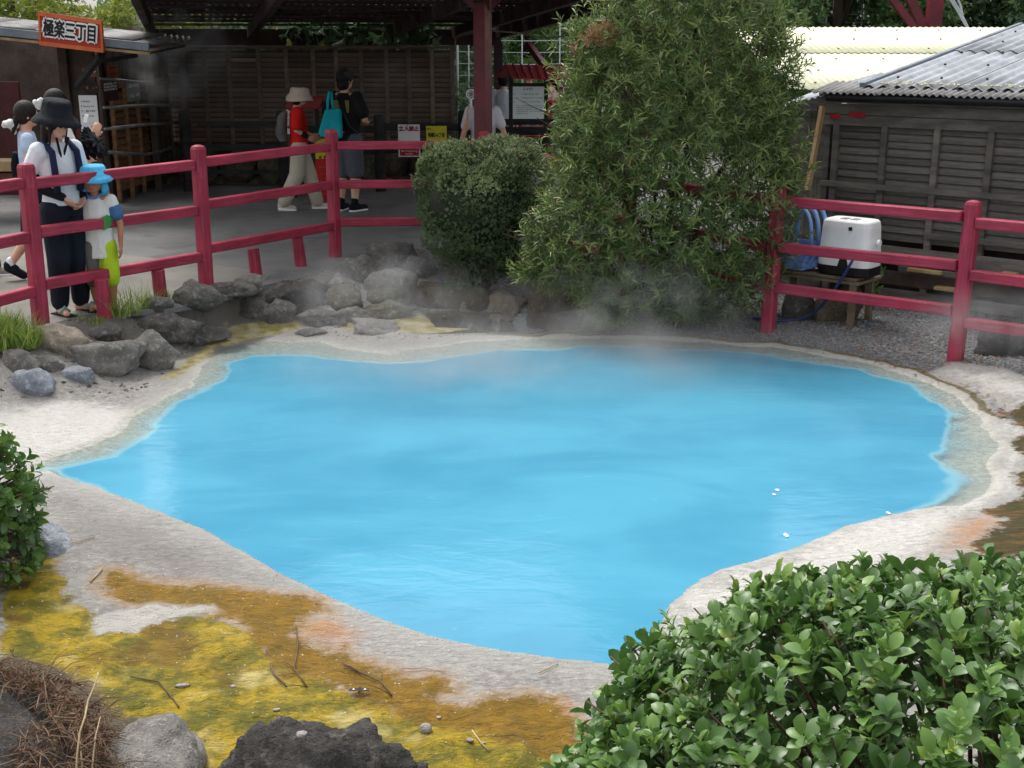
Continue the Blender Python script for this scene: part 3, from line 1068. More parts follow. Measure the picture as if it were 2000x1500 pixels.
c = g.mix(r_, lin((150, 140, 124)), lin((226, 220, 210)))
c = g.mix(g.ramp(r_, 0.86, 0.9), c, lin((96, 84, 68)))
M_CRUMB = g.done(g.bsdf(c, 0.9, None, 0.2))
scatter_pebbles('sinter_crumbs', pts, 0.0015, 0.006, M_CRUMB, 6, label='tiny pale mineral crumbs scattered on the near sinter crust')
rs = np.random.RandomState(31)
pts = np.stack([rs.uniform(-4.6, -0.4, 14000), rs.uniform(7.4, 12.4, 14000)], 1)
h_, a_, b_, c_ = surf(pts[:, 0], pts[:, 1])
kp = (a_ > 0.22) & (c_ > -0.02) & (rs.rand(len(pts)) < 0.22 + 0.6 * np.exp(-np.abs(c_) / 0.12)) & (sdist(DELTA, pts[:, 0], pts[:, 1]) > 0.1) & (sdist(STRIP, pts[:, 0], pts[:, 1]) > 0.0)
pts = np.column_stack([pts[kp], h_[kp]])
g = N('bank_grit')
r_ = g.attr('rnd')
c = g.mix(r_, lin((78, 72, 64)), lin((150, 142, 130)))
scatter_pebbles('bank_grit', pts, 0.005, 0.024, g.done(g.bsdf(c, 0.9, None, 0.2)), 9, label='small stones and grit between the boulders and the path')
# fallen leaves
rs = np.random.RandomState(21)
n = 1500
pts = np.stack([rs.uniform(0.2, 4.6, n * 4), rs.uniform(7.6, 10.6, n * 4)], 1)
h_, a_, b_, c_ = surf(pts[:, 0], pts[:, 1])
kp = (a_ > 0.02) & (rs.rand(len(pts)) < 0.7 * np.exp(-a_ / 0.5)) & (sdist(WHITER, pts[:, 0], pts[:, 1]) > -0.05)
pts = np.column_stack([pts[kp], h_[kp] + 0.012])
n = len(pts)
a = rs.uniform(0, 6.28, n)
L = rs.uniform(0.03, 0.075, n)
Wd = L * rs.uniform(0.15, 0.25, n)
dx = np.stack([np.cos(a), np.sin(a), rs.uniform(-.15, .15, n)], 1)
dy = np.stack([-np.sin(a), np.cos(a), rs.uniform(-.3, .3, n)], 1)
V = np.stack([pts - dx * L[:, None] / 2, pts + dy * Wd[:, None] / 2, pts + dx * L[:, None] / 2, pts - dy * Wd[:, None] / 2], 1).reshape(-1, 3)
g = N('dead_leaf')
r_ = g.attr('rnd')
c = g.mix(r_, lin((104, 72, 48)), lin((150, 108, 70)))
M_DEADL = g.done(g.bsdf(c, 0.8, None, 0.2))
o = put('leaf_litter', np_mesh('leaf_litter', V, np.arange(n * 4).reshape(-1, 4), dict(rnd=np.repeat(rs.rand(n), 4))), M_DEADL)
o['kind'] = 'stuff'
tag(o, 'brown fallen leaves lying along the back rim and gravel', 'leaf litter')

# ------------------------------------------------------------------ corrugated sheet
def corrugated(name, p0, ua, ub, la, lb, amp, per, thick=0.004):
    """sheet from p0 spanning la along ua (across ridges) and lb along ub (along ridges)"""
    ua, ub = Vector(ua).normalized(), Vector(ub).normalized()
    nn = ua.cross(ub).normalized()
    n = max(int(la / per * 6), 6)
    b = MB()
    top, bot = [], []
    for i in range(n + 1):
        s = la * i / n
        z = amp * math.sin(2 * math.pi * s / per)
        q = Vector(p0) + ua * s + nn * z
        top.append((q, q + ub * lb))
        bot.append((q - nn * thick, q + ub * lb - nn * thick))
    vs_, fs = [], []
    for i in range(n + 1):
        vs_ += [top[i][0], top[i][1], bot[i][0], bot[i][1]]
    for i in range(n):
        k = 4 * i
        fs += [(k, k + 4, k + 5, k + 1), (k + 2, k + 3, k + 7, k + 6), (k, k + 2, k + 6, k + 4), (k + 1, k + 5, k + 7, k + 3)]
    fs += [(0, 1, 3, 2), (4 * n, 4 * n + 2, 4 * n + 3, 4 * n + 1)]
    b.add(vs_, fs)
    return b.mesh(name, True)


def slat_wall(root, p0, a, out, panels, z0, z1, pitch, mat, post_mat, post_w=0.07, zbase=0.0, tilt=22, gap=0.0, ztop=None, thick=0.012, posts=True):
    """slatted wall along direction a; panels: list of s positions of the uprights"""
    a, out = Vector(a).normalized(), Vector(out).normalized()
    p0 = Vector(p0)
    cache = {}
    for s in (panels if posts else []):
        b = MB()
        q = p0 + a * s + out * 0.03
        zt = (ztop or z1 + 0.02)
        b.beam((q.x, q.y, zbase), (q.x, q.y, zt), post_w, 0.05, up=out)
        b.build('upright', post_mat, root, bev=0.004, seg=1)
    rz = math.atan2(a.y, a.x)
    for s0, s1 in zip(panels[:-1], panels[1:]):
        L = round(s1 - s0 - post_w * 0.6, 3)
        if L not in cache:
            b = MB()
            b.box((0, 0, 0), (L, thick, pitch * (1.12 - gap)), Matrix.Rotation(R(-tilt if out.dot(Vector((math.sin(rz), -math.cos(rz), 0))) > 0 else tilt), 3, 'X'))
            cache[L] = b.mesh('slat')
            cache[L].materials.append(mat)
        n = int(round((z1 - z0) / pitch))
        for k in range(n):
            q = p0 + a * ((s0 + s1) / 2)
            o = put('slat', cache[L], None, root)
            o.location = (q.x, q.y, z0 + (k + 0.5) * pitch + random.uniform(-0.003, 0.003))
            o.rotation_euler = (random.uniform(-0.03, 0.03), random.uniform(-0.006, 0.006), rz)


random.seed(9)
# ------------------------------------------------------------------ back slatted wall on a stone footing
YB = 18.6
xs = [-5.08] + [D(px, 200, YB).x for px in (405, 452, 510, 563, 615, 660, 708, 757, 800, 845, 884)]
zt = D(640, 98, YB).z
root = thing('slat_wall', 'long dark brown slatted wall behind the man in the black cap', 'wall', (xs[0], YB, 0))
slat_wall(root, (0, YB, 0), (1, 0, 0), (0, -1, 0), xs, D(600, 278, YB).z, zt, 0.072, M_BROWNW, M_BROWNW, 0.06, zbase=0.0, gap=0.22, tilt=30)
b = MB()
b.box(((xs[0] + xs[-1]) / 2, YB + 0.07, (zt + 0) / 2), (xs[-1] - xs[0], 0.04, zt))
b.build('backing', M_DARKB, root)
b = MB()
b.box(((xs[0] + xs[-1]) / 2, YB - 0.02, zt + 0.04), (xs[-1] - xs[0] + 0.1, 0.12, 0.045))
b.build('top_rail', M_BROWNW, root, bev=0.005)
b = MB()
b.box(((xs[0] + xs[-1]) / 2, YB - 0.25, 0.03), (xs[-1] - xs[0] + 0.4, 0.5, 0.16))
b.build('footing', MR_BROWN, root, bev=0.02)
# stones of the footing
BS = [(385, 425, 'dark stone at the left end of the wall footing'), (430, 500, 'long tan stone of the footing left of the red-shirted walker'),
      (505, 560, 'tan stone of the footing behind the dark rail post left of the red-shirted walker'), (630, 690, 'stone of the footing between the two walkers'),
      (693, 738, 'squat tan stone of the footing right of the man in shorts'), (742, 800, 'large speckled stone of the footing below the warning sign'),
      (802, 850, 'stone of the footing at the left of the clipped bush'), (565, 628, 'stone of the footing behind the beige trousers')]
for i, (x0, x1, lab) in enumerate(BS):
    c0, c1 = D(x0, 320, 18.1), D(x1, 320, 18.1)
    rock(lab, MR_BROWN if i % 2 else MR_MOSS, ((c0.x + c1.x) / 2, 18.15, 0.25), ((c1.x - c0.x) / 2 * 1.12, 0.24, 0.27), 300 + i, sub=3)

# side slatted wall running back from the kiosk corner
XS = -5.12
root = thing('slat_wall', 'warm brown slatted side wall beside the kiosk behind the metal pipes', 'wall', (XS, 15.9, 0))
ys = [15.95, 16.5, 17.05, 17.6]
slat_wall(root, (XS, 0, 0), (0, 1, 0), (1, 0, 0), ys, 0.12, 1.42, 0.085, M_BROWNL, M_BROWNL, 0.06, gap=0.22, tilt=30)
ys = [17.6, 18.1, 18.55]
slat_wall(root, (XS, 0, 0), (0, 1, 0), (1, 0, 0), ys, 0.12, 1.42, 0.062, M_DARKB, M_DARKB, 0.06)
b = MB()
b.box((XS - 0.06, 17.25, 1.05), (0.04, 2.7, 2.1))
b.build('backing', M_DARKB, root)
b = MB()
b.box((XS, 17.25, 1.47), (0.1, 2.72, 0.07))
b.build('mid_rail', M_BROWNL, root, bev=0.005)
for k in range(9):
    b = MB()
    b.box((XS, 16.05 + k * 0.3, 1.82), (0.03, 0.26, 0.62))
    b.build('upper_board', M_DARKB, root)

# ------------------------------------------------------------------ kiosk
KY = 15.6
kx1 = D(197, 300, KY).x
root = thing('kiosk', 'dark wooden kiosk with tin roof at the left edge behind the visitors', 'building', (-6.6, KY, 0))
kx0 = -9.0
xo = D(150, 300, KY).x
b = MB()
b.box(((xo + kx1) / 2, KY + 0.05, 0.52), (kx1 - xo, 0.08, 1.04))
b.build('corner_panel', M_RUSTY, root, bev=0.004)
b = MB()
b.box(((xo + kx1) / 2, KY + 0.06, 1.5), (kx1 - xo, 0.07, 0.9))
b.build('upper_panel', M_DARKB, root)
b = MB()
b.box((xo - 0.05, KY, 1.0), (0.11, 0.13, 2.0))
b.build('post', M_DARKB, root, bev=0.006)
b = MB()
b.box(((kx0 + kx1) / 2, KY + 2.2, 1.1), (kx1 - kx0, 0.08, 2.2))
b.build('rear_wall', M_DARKB, root)
b = MB()
b.box((kx0, KY + 1.1, 1.1), (0.08, 2.2, 2.2))
b.build('side_wall', M_DARKB, root)
b = MB()
b.box((D(15, 300, KY + 1.2).x, KY + 1.2, 0.75), (0.5, 0.05, 1.5))
b.build('inner_door', simple('dark_red_door', (84, 30, 28), (66, 24, 24), 3, 0.6), root)
# eave, fascia, sloping a little to the right as in the photo
E0, E1 = D(-200, 46, 14.45), D(292, 97, 14.45)
EM = (E0 + E1) / 2
b = MB()
b.beam(E0 + Vector((0, 0, 0.03)), E1 + Vector((0, 0, 0.03)), 0.05, 0.09)
b.build('fascia', M_FASCIA, root, bev=0.005)
b = MB()
b.beam(E0 + Vector((0, 0.02, -0.045)), E1 + Vector((0, 0.02, -0.045)), 0.06, 0.03)
b.build('eave_batten', M_PALEW, root, bev=0.003)
ua = (E1 - E0).normalized()
b = MB()
back = Vector((0, 1.6, 0.02))
b.prism([E0 + Vector((0, 0.06, -0.05)), E1 + Vector((0, 0.06, -0.05)), E1 + back, E0 + back], (0, 0, 0.03))
b.build('soffit', M_DARKB, root)
la = (E1 - E0).length
for (s0, s1) in [(0.2, 0.99)]:
    p = E0 + ua * (la * s0) + Vector((-0.15, 0.05, 0.10))
    for k in range(4):
        q = p + ua * (k * la * (s1 - s0) / 4)
        me = corrugated('roof_sheet', q, (0, 0.99, 0.055), -ua, 1.2, -la * (s1 - s0) / 4 + 0.01, 0.014, 0.085)
        put('roof_sheet', me, M_TIND, root)
# diagonal bracket
b = MB()
b.beam(D(150, 168, 15.45), D(197, 108, 14.6), 0.06, 0.07)
b.build('bracket', M_BLACKW, root, bev=0.005)
b = MB()
b.beam(D(196, 120, 15.2), D(268, 108, 15.4), 0.05, 0.05)
b.build('strut', M_BLACKW, root)
# rear lean-to roof seen as a row of corrugation ends
p = D(205, 70, 16.6)
q = D(362, 84, 17.2)
dv = (q - p).normalized()
root2 = thing('lean_to_roof', 'narrow corrugated lean-to roof right of the kiosk sign', 'roof', (p.x, p.y, 0))
me = corrugated('roof_sheet', p, dv, (-0.15, 0.9, 0.035), (q - p).length, 1.6, 0.026, 0.088)
put('roof_sheet', me, M_TIND, root2)
b = MB()
b.beam(p + Vector((0, 0.1, -0.09)), q + Vector((0, 0.1, -0.09)), 0.06, 0.1)
b.build('purlin', M_DARKB, root2)
for t in (0.1, 0.55, 0.98):
    b = MB()
    c = p + (q - p) * t
    b.box((c.x - 0.1, c.y + 0.25, (c.z - 0.1) / 2), (0.09, 0.09, c.z - 0.1))
    b.build('post', M_DARKB, root2)
# wooden bench by the kiosk
root = thing('bench', 'low pale wooden counter bench at the far left behind the visitors', 'bench', (-6.2, 14.6, 0))
b = MB()
b.box((-6.3, 14.6, 0.62), (1.6, 0.4, 0.12))
b.build('top', M_PALEW, root, bev=0.01)
b = MB()
b.box((-6.3, 14.62, 0.46), (1.5, 0.3, 0.16))
b.build('apron', M_RUSTY, root, bev=0.01)
for x in (-6.95, -5.65):
    b = MB()
    b.box((x, 14.6, 0.2), (0.12, 0.3, 0.4))
    b.build('leg', M_DARKB, root, bev=0.006)


# ------------------------------------------------------------------ lettering
def text_mesh(s, size, off=0.0, name='lettering'):
    cu = bpy.data.curves.new('t', 'FONT')
    cu.body = s
    cu.size = size
    cu.align_x = 'CENTER'
    cu.align_y = 'CENTER'
    cu.offset = off
    cu.extrude = 0.001
    o = bpy.data.objects.new('t', cu)
    COL.objects.link(o)
    bpy.context.view_layer.update()
    me = bpy.data.meshes.new_from_object(o.evaluated_get(bpy.context.evaluated_depsgraph_get()))
    me.name = name
    bpy.data.objects.remove(o)
    bpy.data.curves.remove(cu)
    return me


def frame_of(xa, up_hint=(0, 0, 1)):
    """matrix whose columns are text x, y, z for a panel running along xa"""
    xa = Vector(xa).normalized()
    zz = xa.cross(Vector(up_hint)).normalized()
    yy = zz.cross(xa)
    return Matrix((xa, yy, zz)).transposed()


def lettering(s, size, mat, c, M, parent, off=0.0, sx=1.0, sy=1.0, shear=0.0, dil=0.0):
    me = text_mesh(s, size, off)
    if dil:
        bm0 = bmesh.new()
        for k in range(13):
            r_ = 0 if k == 0 else dil * (1.0 if k % 2 else 0.62)
            a_ = 6.2832 * k / 12
            n0 = len(bm0.verts)
            bm0.from_mesh(me)
            bm0.verts.ensure_lookup_table()
            for v in bm0.verts[n0:]:
                v.co += Vector((math.cos(a_) * r_ / sx, math.sin(a_) * r_ / sy, 0.00012 * k))
        bm0.to_mesh(me)
        bm0.free()
    me.materials.clear()
    me.materials.append(mat)
    M3 = M @ Matrix(((sx, shear, 0), (0, sy, 0), (0, 0, 1)))
    me.transform(M3.to_4x4())
    me.transform(Matrix.Translation(Vector(c)))
    return put('lettering', me, mat, parent)


def scribble(rows, mat, c, M, parent, seed=1):
    """unreadable small print: rows of (x0, x1, y, h) in panel metres"""
    rd = random.Random(seed)
    b = MB()
    for (x0, x1, y, h) in rows:
        x = x0
        while x < x1 - h * 0.3:
            wch = h * rd.uniform(0.7, 1.0)
            for k in range(rd.choice((2, 3))):
                if rd.random() < 0.5:
                    b.box(Vector(c) + M @ Vector((x + wch / 2, y + rd.uniform(-.35, .35) * h, 0)), (wch * rd.uniform(0.6, 1), h * 0.2, 0.002), M)
                else:
                    b.box(Vector(c) + M @ Vector((x + wch * rd.uniform(0.15, 0.85), y, 0)), (h * 0.18, h * rd.uniform(0.6, 1), 0.0024), M)
            x += wch * 1.2
            if rd.random() < 0.12:
                x += h
    o = b.build('small_print', mat, parent)
    o['kind'] = 'stuff'


# shop sign on the kiosk eave
YSG = 14.36
s0, s1, s2, s3 = D(74, 22, YSG), D(199, 40, YSG), D(203, 103, YSG), D(78, 88, YSG)
sc_ = (s0 + s1 + s2 + s3) / 4
xa = ((s1 - s0) + (s2 - s3)).normalized()
root = thing('shop_sign', 'orange-red sign board with bold Japanese lettering on the kiosk eave', 'sign', (sc_.x, sc_.y, sc_.z))
b = MB()
b.prism([s3, s2, s1, s0], (0, 0.035, 0))
b.build('board', M_SIGNRED, root)
M = frame_of(xa)
upv = ((s0 - s3) + (s1 - s2)).normalized()
Wd, Hg = (s1 - s0).length, (s0 - s3).length
for (pa, pb, nm) in [(s0 - upv * 0.025, s1 - upv * 0.025, 1), (s3 + upv * 0.022, s2 + upv * 0.022, 1)]:
    b = MB()
    b.beam(pa + Vector((0, -0.008, 0)), pb + Vector((0, -0.008, 0)), 0.016, 0.045)
    b.build('trim', M_SIGNORG, root)
for (pa, pb) in [(s0 + xa * 0.012 - upv * 0.048, s3 + xa * 0.012 + upv * 0.045), (s1 - xa * 0.012 - upv * 0.048, s2 - xa * 0.012 + upv * 0.045)]:
    b = MB()
    b.beam(pa + Vector((0, -0.006, 0)), pb + Vector((0, -0.006, 0)), 0.014, 0.022, up=xa)
    b.build('trim', M_SIGNORG, root)
# letters one by one, each with its white outline
for i, ch in enumerate('極楽三丁目'):
    c = sc_ + xa * (Wd * (-0.335 + 0.168 * i)) + Vector((0, -0.02, 0.005))
    lettering(ch, Wd * 0.185, M_WHITEINK, c + Vector((0, -0.004, 0)), M, root, sx=0.92, sy=1.5, dil=0.026)
    lettering(ch, Wd * 0.185, M_INK, c + Vector((0, -0.010, 0)), M, root, sx=0.92, sy=1.5, dil=0.0055)

# white Korean notice on the kiosk corner (print too small to read)
M0 = frame_of((1, 0, 0))
a0, a1 = D(153, 186, KY - 0.02), D(195, 258, KY - 0.02)
cc = (a0 + a1) / 2
root = thing('notice_board', 'white notice with lines of dark print on the kiosk corner post', 'sign', tuple(cc))
b = MB()
b.box(cc, (a1.x - a0.x, 0.012, a0.z - a1.z))
b.build('sheet', M_SIGNW, root, bev=0.002)
wv, hv = a1.x - a0.x, a0.z - a1.z
rows = [(-wv * .4, wv * .15, hv * .33, hv * .05), (-wv * .4, wv * .42, hv * .2, hv * .055), (-wv * .4, wv * .42, hv * .07, hv * .055), (-wv * .38, wv * .2, -hv * .06, hv * .055),
        (0, wv * .3, -hv * .25, hv * .035), (wv * .05, wv * .43, -hv * .35, hv * .035)]
scribble(rows, M_INK, cc + Vector((0, -0.008, 0)), M0, root, 4)
# small notices on the side wall boards
for (x0, y0, x1, y1, m, ink, lab, rw) in [
        (160, 132, 191, 150, M_BROWNL, M_WHITEINK, 'small brown plaque with pale print above the white Korean notice', 1),
        (164, 160, 193, 182, M_DARKB, M_PALEW, 'dark plaque with a line of faint pale writing over the white notice', 1)]:
    a0, a1 = D(x0, y0, KY - 0.0), D(x1, y1, KY - 0.0)
    cc = (a0 + a1) / 2
    root = thing('plaque', lab, 'sign', tuple(cc))
    b = MB()
    b.box(cc, (a1.x - a0.x, 0.012, a0.z - a1.z))
    b.build('sheet', m, root)
    wv, hv = a1.x - a0.x, a0.z - a1.z
    scribble([(-wv * .4, wv * .4, 0, hv * .28)], ink, cc + Vector((0, -0.008, 0)), M0, root, 5)
MS = frame_of((0, 1, 0))
nS = Vector((1, 0, 0))
for (x0, y0, x1, y1, m, ink, lab, rw) in [
        (196, 158, 230, 200, simple('maroon_sheet', (70, 40, 42), (56, 34, 36), 4, 0.5), M_WHITEINK, 'maroon board with three rows of white print on the side wall', 3),
        (208, 128, 229, 152, simple('rust_sheet', (150, 76, 40), (128, 62, 34), 4, 0.5), M_DARKB, 'small orange-brown board high on the side wall beside the kiosk', 2),
        (246, 162, 273, 199, simple('grey_sheet', (150, 156, 156), (128, 134, 134), 4, 0.5), M_WHITEINK, 'grey board with big pale letters on the side wall', 2),
        (290, 160, 322, 186, M_DARKB, M_TIN, 'dark board with faint rows of print half hidden by steam', 3)]:
    a0, a1 = PL(x0, y0, (XS + 0.06, 0, 0), nS), PL(x1, y1, (XS + 0.06, 0, 0), nS)
    a2 = PL(x0, y1, (XS + 0.06, 0, 0), nS)
    root = thing('wall_sign', lab, 'sign', tuple((a0 + a1) / 2))
    hv = abs(a0.z - a2.z)
    wv = abs(a1.y - a0.y)
    cc = Vector((XS + 0.07, (a0.y + a1.y) / 2, a0.z - hv / 2))
    b = MB()
    b.box(cc, (0.014, wv, hv))
    b.build('sheet', m, root)
    rows = [(-wv * .42, wv * .42, hv * (0.33 - 0.27 * k / max(rw - 1, 1) * (1 if rw == 3 else 2)), hv * (0.12 if rw == 3 else 0.24)) for k in range(rw)]
    scribble(rows, ink, cc + Vector((0.009, 0, 0)), MS, root, 7)

# ------------------------------------------------------------------ metal pipes in front of the side wall
pipes = [([D(196, 153, 15.4), D(270, 160, 16.4), D(350, 162, 17.6)], 0.016, 'upper thin pipe stretched along the side wall signs'),
         ([D(203, 210, 15.3), D(290, 206, 16.4), D(362, 205, 17.6)], 0.02, 'upper straight metal pipe in front of the side wall'),
         ([D(205, 252, 15.3), D(290, 243, 16.4), D(372, 238, 17.6)], 0.02, 'second straight metal pipe in front of the side wall'),
         ([D(206, 297, 15.2), D(250, 300, 15.8), D(285, 302, 16.3), D(310, 297, 16.7), D(372, 274, 17.6)], 0.02, 'bent lower metal pipe in front of the side wall')]
for pts, r, lab in pipes:
    b = MB()
    b.tube(pts, r, 8)
    o = b.build('metal_pipe', M_PIPE, None, smooth=True)
    tag(o, lab, 'pipe')

# ------------------------------------------------------------------ black handrail along the back of the path
YH = 17.2
root = thing('black_handrail', 'black wooden handrail with thick posts along the back of the path', 'railing', (D(365, 340, YH).x, YH, 0))
for px, yt in [(365, 216), (553, 216), (742, 224), (905, 216), (1105, 215)]:
    x = D(px, 300, YH).x
    z = D(px, yt, YH).z
    b = MB()
    b.tube([(x, YH, -0.02), (x, YH, z - 0.02), (x, YH, z)], [0.075, 0.072, 0.06], 12)
    b.build('post', M_BLACKW, root, smooth=False, bev=0.004)
xL = D(372, 300, YH).x
xR = D(1190, 300, YH).x
for (x0, x1, y, h) in [(380, 560, 242, 0.07), (380, 560, 288, 0.09), (380, 560, 336, 0.05), (560, 742, 252, 0.09), (560, 742, 296, 0.09), (560, 742, 392, 0.04),
                       (742, 905, 248, 0.10), (742, 905, 292, 0.10), (905, 1190, 238, 0.08), (905, 1190, 256, 0.11), (905, 1190, 276, 0.08)]:
    z = D(700, y, YH).z
    b = MB()
    b.beam((D(x0, y, YH).x + 0.05, YH + 0.01, z), (D(x1, y, YH).x - 0.05, YH + 0.01, z), 0.05, h)
    b.build('rail', M_BLACKW, root, bev=0.006)

# warning signs on the handrail
YS2 = YH - 0.12
a0, a1 = D(777, 243, YS2), D(821, 306, YS2)
cc = (a0 + a1) / 2
wv, hv = a1.x - a0.x, a0.z - a1.z
root = thing('warning_sign', 'white keep-out sign with red Japanese heading and red foot band', 'sign', tuple(cc))
b = MB()
b.box(cc, (wv, 0.012, hv))
b.build('sheet', M_SIGNW, root, bev=0.002)
lettering('立入禁止', wv * 0.235, M_REDINK, cc + Vector((0, -0.008, hv * 0.36)), M0, root, dil=0.004)
b = MB()
b.box(cc + Vector((0, -0.007, -hv * 0.36)), (wv * 0.88, 0.004, hv * 0.22))
b.build('foot_band', M_REDINK, root)
lettering('No Trespassing', wv * 0.12, M_WHITEINK, cc + Vector((0, -0.011, -hv * 0.32)), M0, root)
scribble([(-wv * .18, wv * .16, -hv * .41, hv * .05)], M_WHITEINK, cc + Vector((0, -0.011, 0)), M0, root, 8)
b = MB()
b.tube([cc + Vector((-0.01, -0.01, hv * 0.5)), cc + Vector((-0.03, -0.012, hv * 0.42)), cc + Vector((0.0, -0.012, hv * 0.3))], 0.005, 6)
b.build('wire', M_PIPE, root)
a0, a1 = D(832, 246, YS2), D(873, 306, YS2)
cc = (a0 + a1) / 2
wv, hv = a1.x - a0.x, a0.z - a1.z
root = thing('direction_sign', 'yellow sign with black Japanese lettering on the handrail', 'sign', tuple(cc))
b = MB()
b.box(cc, (wv, 0.012, hv))
b.build('sheet', M_YSIGN, root, bev=0.002)
lettering('地獄5-6丁目', wv * 0.155, M_INK, cc + Vector((0, -0.008, hv * 0.2)), M0, root, dil=0.002, sy=1.45)
scribble([(-wv * .44, -wv * .2, hv * .41, hv * .08)], M_INK, cc + Vector((0, -0.008, 0)), M0, root, 9)
b = MB()
c9 = cc + Vector((wv * 0.3, -0.008, -hv * 0.02))
b.prism([c9 + Vector((-wv * .16, 0, hv * .02)), c9 + Vector((-wv * .16, 0, -hv * .03)), c9 + Vector((wv * .1, 0, -hv * .07))], (0, 0.004, 0))
b.build('arrow', M_REDINK, root)

# small roofed stand with plaque behind the red-shirted walker
YK = 16.5
root = thing('roofed_stand', 'small stand with red gable roof and white plaque behind the walker in red', 'stand', (D(592, 380, YK).x, YK, 0))
b = MB()
r0, r1, r2, r3 = D(568, 191, YK), D(631, 191, YK), D(624, 213, YK - 0.28), D(556, 213, YK - 0.28)
b.prism([r3, r2, r1, r0], (0, 0.01, 0.02))
r4, r5 = r3 + Vector((0, 0.56, 0)), r2 + Vector((0, 0.56, 0))
b.prism([r0, r1, r5, r4], (0, -0.01, 0.02))
b.build('roof', M_REDSH, root)
for px in (572, 622):
    b = MB()
    x = D(px, 300, YK).x
    b.box((x, YK, D(px, 205, YK).z / 2), (0.05, 0.05, D(px, 205, YK).z))
    b.build('post', M_BLACKW, root, bev=0.004)
b = MB()
pl = [D(551, 224, YK - .1), D(561, 213, YK - .1), D(574, 224, YK - .1), D(572, 262, YK - .1), D(553, 262, YK - .1)]
b.prism(pl, (0, 0.02, 0))
b.build('plaque', M_SIGNW, root)
cp = D(562, 240, YK - 0.115)
scribble([(-0.035, 0.035, 0.10, 0.055), (-0.03, 0.03, 0.03, 0.055), (-0.025, 0.03, -0.05, 0.055)], M_INK, cp, M0, root, 3)
root = thing('red_display_box', 'red panel with yellow top notice standing between the two walkers', 'sign', (D(628, 395, YK - 0.3).x, YK - 0.3, 0))
a0, a1 = D(617, 311, YK - 0.3), D(664, 398, YK - 0.3)
b = MB()
b.box(((a0.x + a1.x) / 2, YK - 0.3, (a0.z + a1.z) / 2), (a1.x - a0.x, 0.14, a0.z - a1.z))
b.build('panel', simple('bright_red_panel', (206, 34, 34), (190, 30, 30), 3, 0.5), root, bev=0.004)
scribble([(-0.1, 0.05, 0.2 - 0.09 * k, 0.03) for k in range(5)], M_PALEW, ((a0.x + a1.x) / 2, YK - 0.375, (a0.z + a1.z) / 2), M0, root, 12)
a2 = D(615, 272, YK - 0.3)
b = MB()
b.box(((a0.x + a1.x) / 2, YK - 0.3, (a0.z + a2.z) / 2 + 0.005), (a1.x - a0.x, 0.05, a2.z - a0.z))
b.build('yellow_notice', M_YSIGN, root, bev=0.003)
scribble([(-0.1, 0.02, 0.06 - 0.08 * k, 0.05) for k in range(3)], M_INK, ((a0.x + a1.x) / 2, YK - 0.33, (a0.z + a2.z) / 2), M0, root, 13)

# ------------------------------------------------------------------ roofed notice board (right of the column)
YN = 16.9
root = thing('notice_board', 'black framed notice board under a small red ribbed gable roof', 'sign', (D(1032, 270, YN).x, YN, 0))
for px in (998, 1066):
    x = D(px, 200, YN).x
    b = MB()
    b.box((x, YN, D(px, 148, YN).z / 2), (0.06, 0.06, D(px, 148, YN).z))
    b.build('post', M_BLACKW, root, bev=0.005)
a0, a1 = D(1001, 169, YN - .02), D(1063, 232, YN - .02)
cc = (a0 + a1) / 2
wv, hv = a1.x - a0.x, a0.z - a1.z
b = MB()
b.box(cc, (wv, 0.02, hv))
b.build('sheet', M_INFO, root)
b = MB()
b.box(cc + Vector((0, 0.02, hv / 2 + 0.02)), (wv, 0.05, 0.05))
b.build('frame_top', M_BLACKW, root)
b = MB()
b.box(cc + Vector((0, 0.02, -hv / 2 - 0.02)), (wv, 0.05, 0.05))
b.build('frame_bottom', M_BLACKW, root)
rows = [(-wv * .16, wv * .14, hv * .43, hv * .07), (-wv * .48, -wv * .4, hv * .27, hv * .03), (-wv * .22, wv * .33, hv * .27, hv * .04), (-wv * .48, -wv * .3, hv * .15, hv * .03),
        (-wv * .22, wv * .46, hv * .15, hv * .04), (-wv * .48, -wv * .43, hv * .03, hv * .03), (-wv * .22, wv * .4, hv * .03, hv * .04)]
rows += [(-wv * .38, wv * .44, -hv * (.09 + .06 * k), hv * .028) for k in range(4)] + [(-wv * .38, 0, -hv * .33, hv * .028)]
scribble(rows, M_INK, cc + Vector((0, -0.012, 0)), M0, root, 15)
# gable roof, ridge along X, ribs on the front slope
ra, rb_ = D(986, 128, YN), D(1108, 132, YN)
fa, fb = D(999, 154, YN - 0.32), D(1112, 157, YN - 0.32)
ba = Vector((ra.x - 0.12, YN + 0.32, fa.z))
bb_ = Vector((rb_.x, YN + 0.32, fb.z))
b = MB()
b.prism([fa, fb, rb_, ra], (0, 0, 0.02))
b.prism([ra, rb_, bb_, ba], (0, 0, 0.02))
b.build('roof', M_REDSH, root)
for k in range(9):
    t = k / 8
    b = MB()
    b.beam(fa.lerp(fb, t) + Vector((0, -0.005, 0.025)), ra.lerp(rb_, t) + Vector((0, 0, 0.03)), 0.014, 0.025)
    b.build('roof_rib', simple('dark_rib', (96, 24, 30), (80, 20, 26), 3, 0.5) if k == 0 else bpy.data.materials['dark_rib'], root)

# ------------------------------------------------------------------ open pavilion roof
AX = Vector((0.968, 0.25, 0))
BX = Vector((-0.25, 0.968, 0))
O0 = Vector((-0.31, 13.45, 0))


def roofz(b_):
    return 2.74 - 0.058 * (b_ + 1.4)


root = thing('pavilion', 'open pavilion with red steel column and dark tin roof over the path', 'building', tuple(O0))
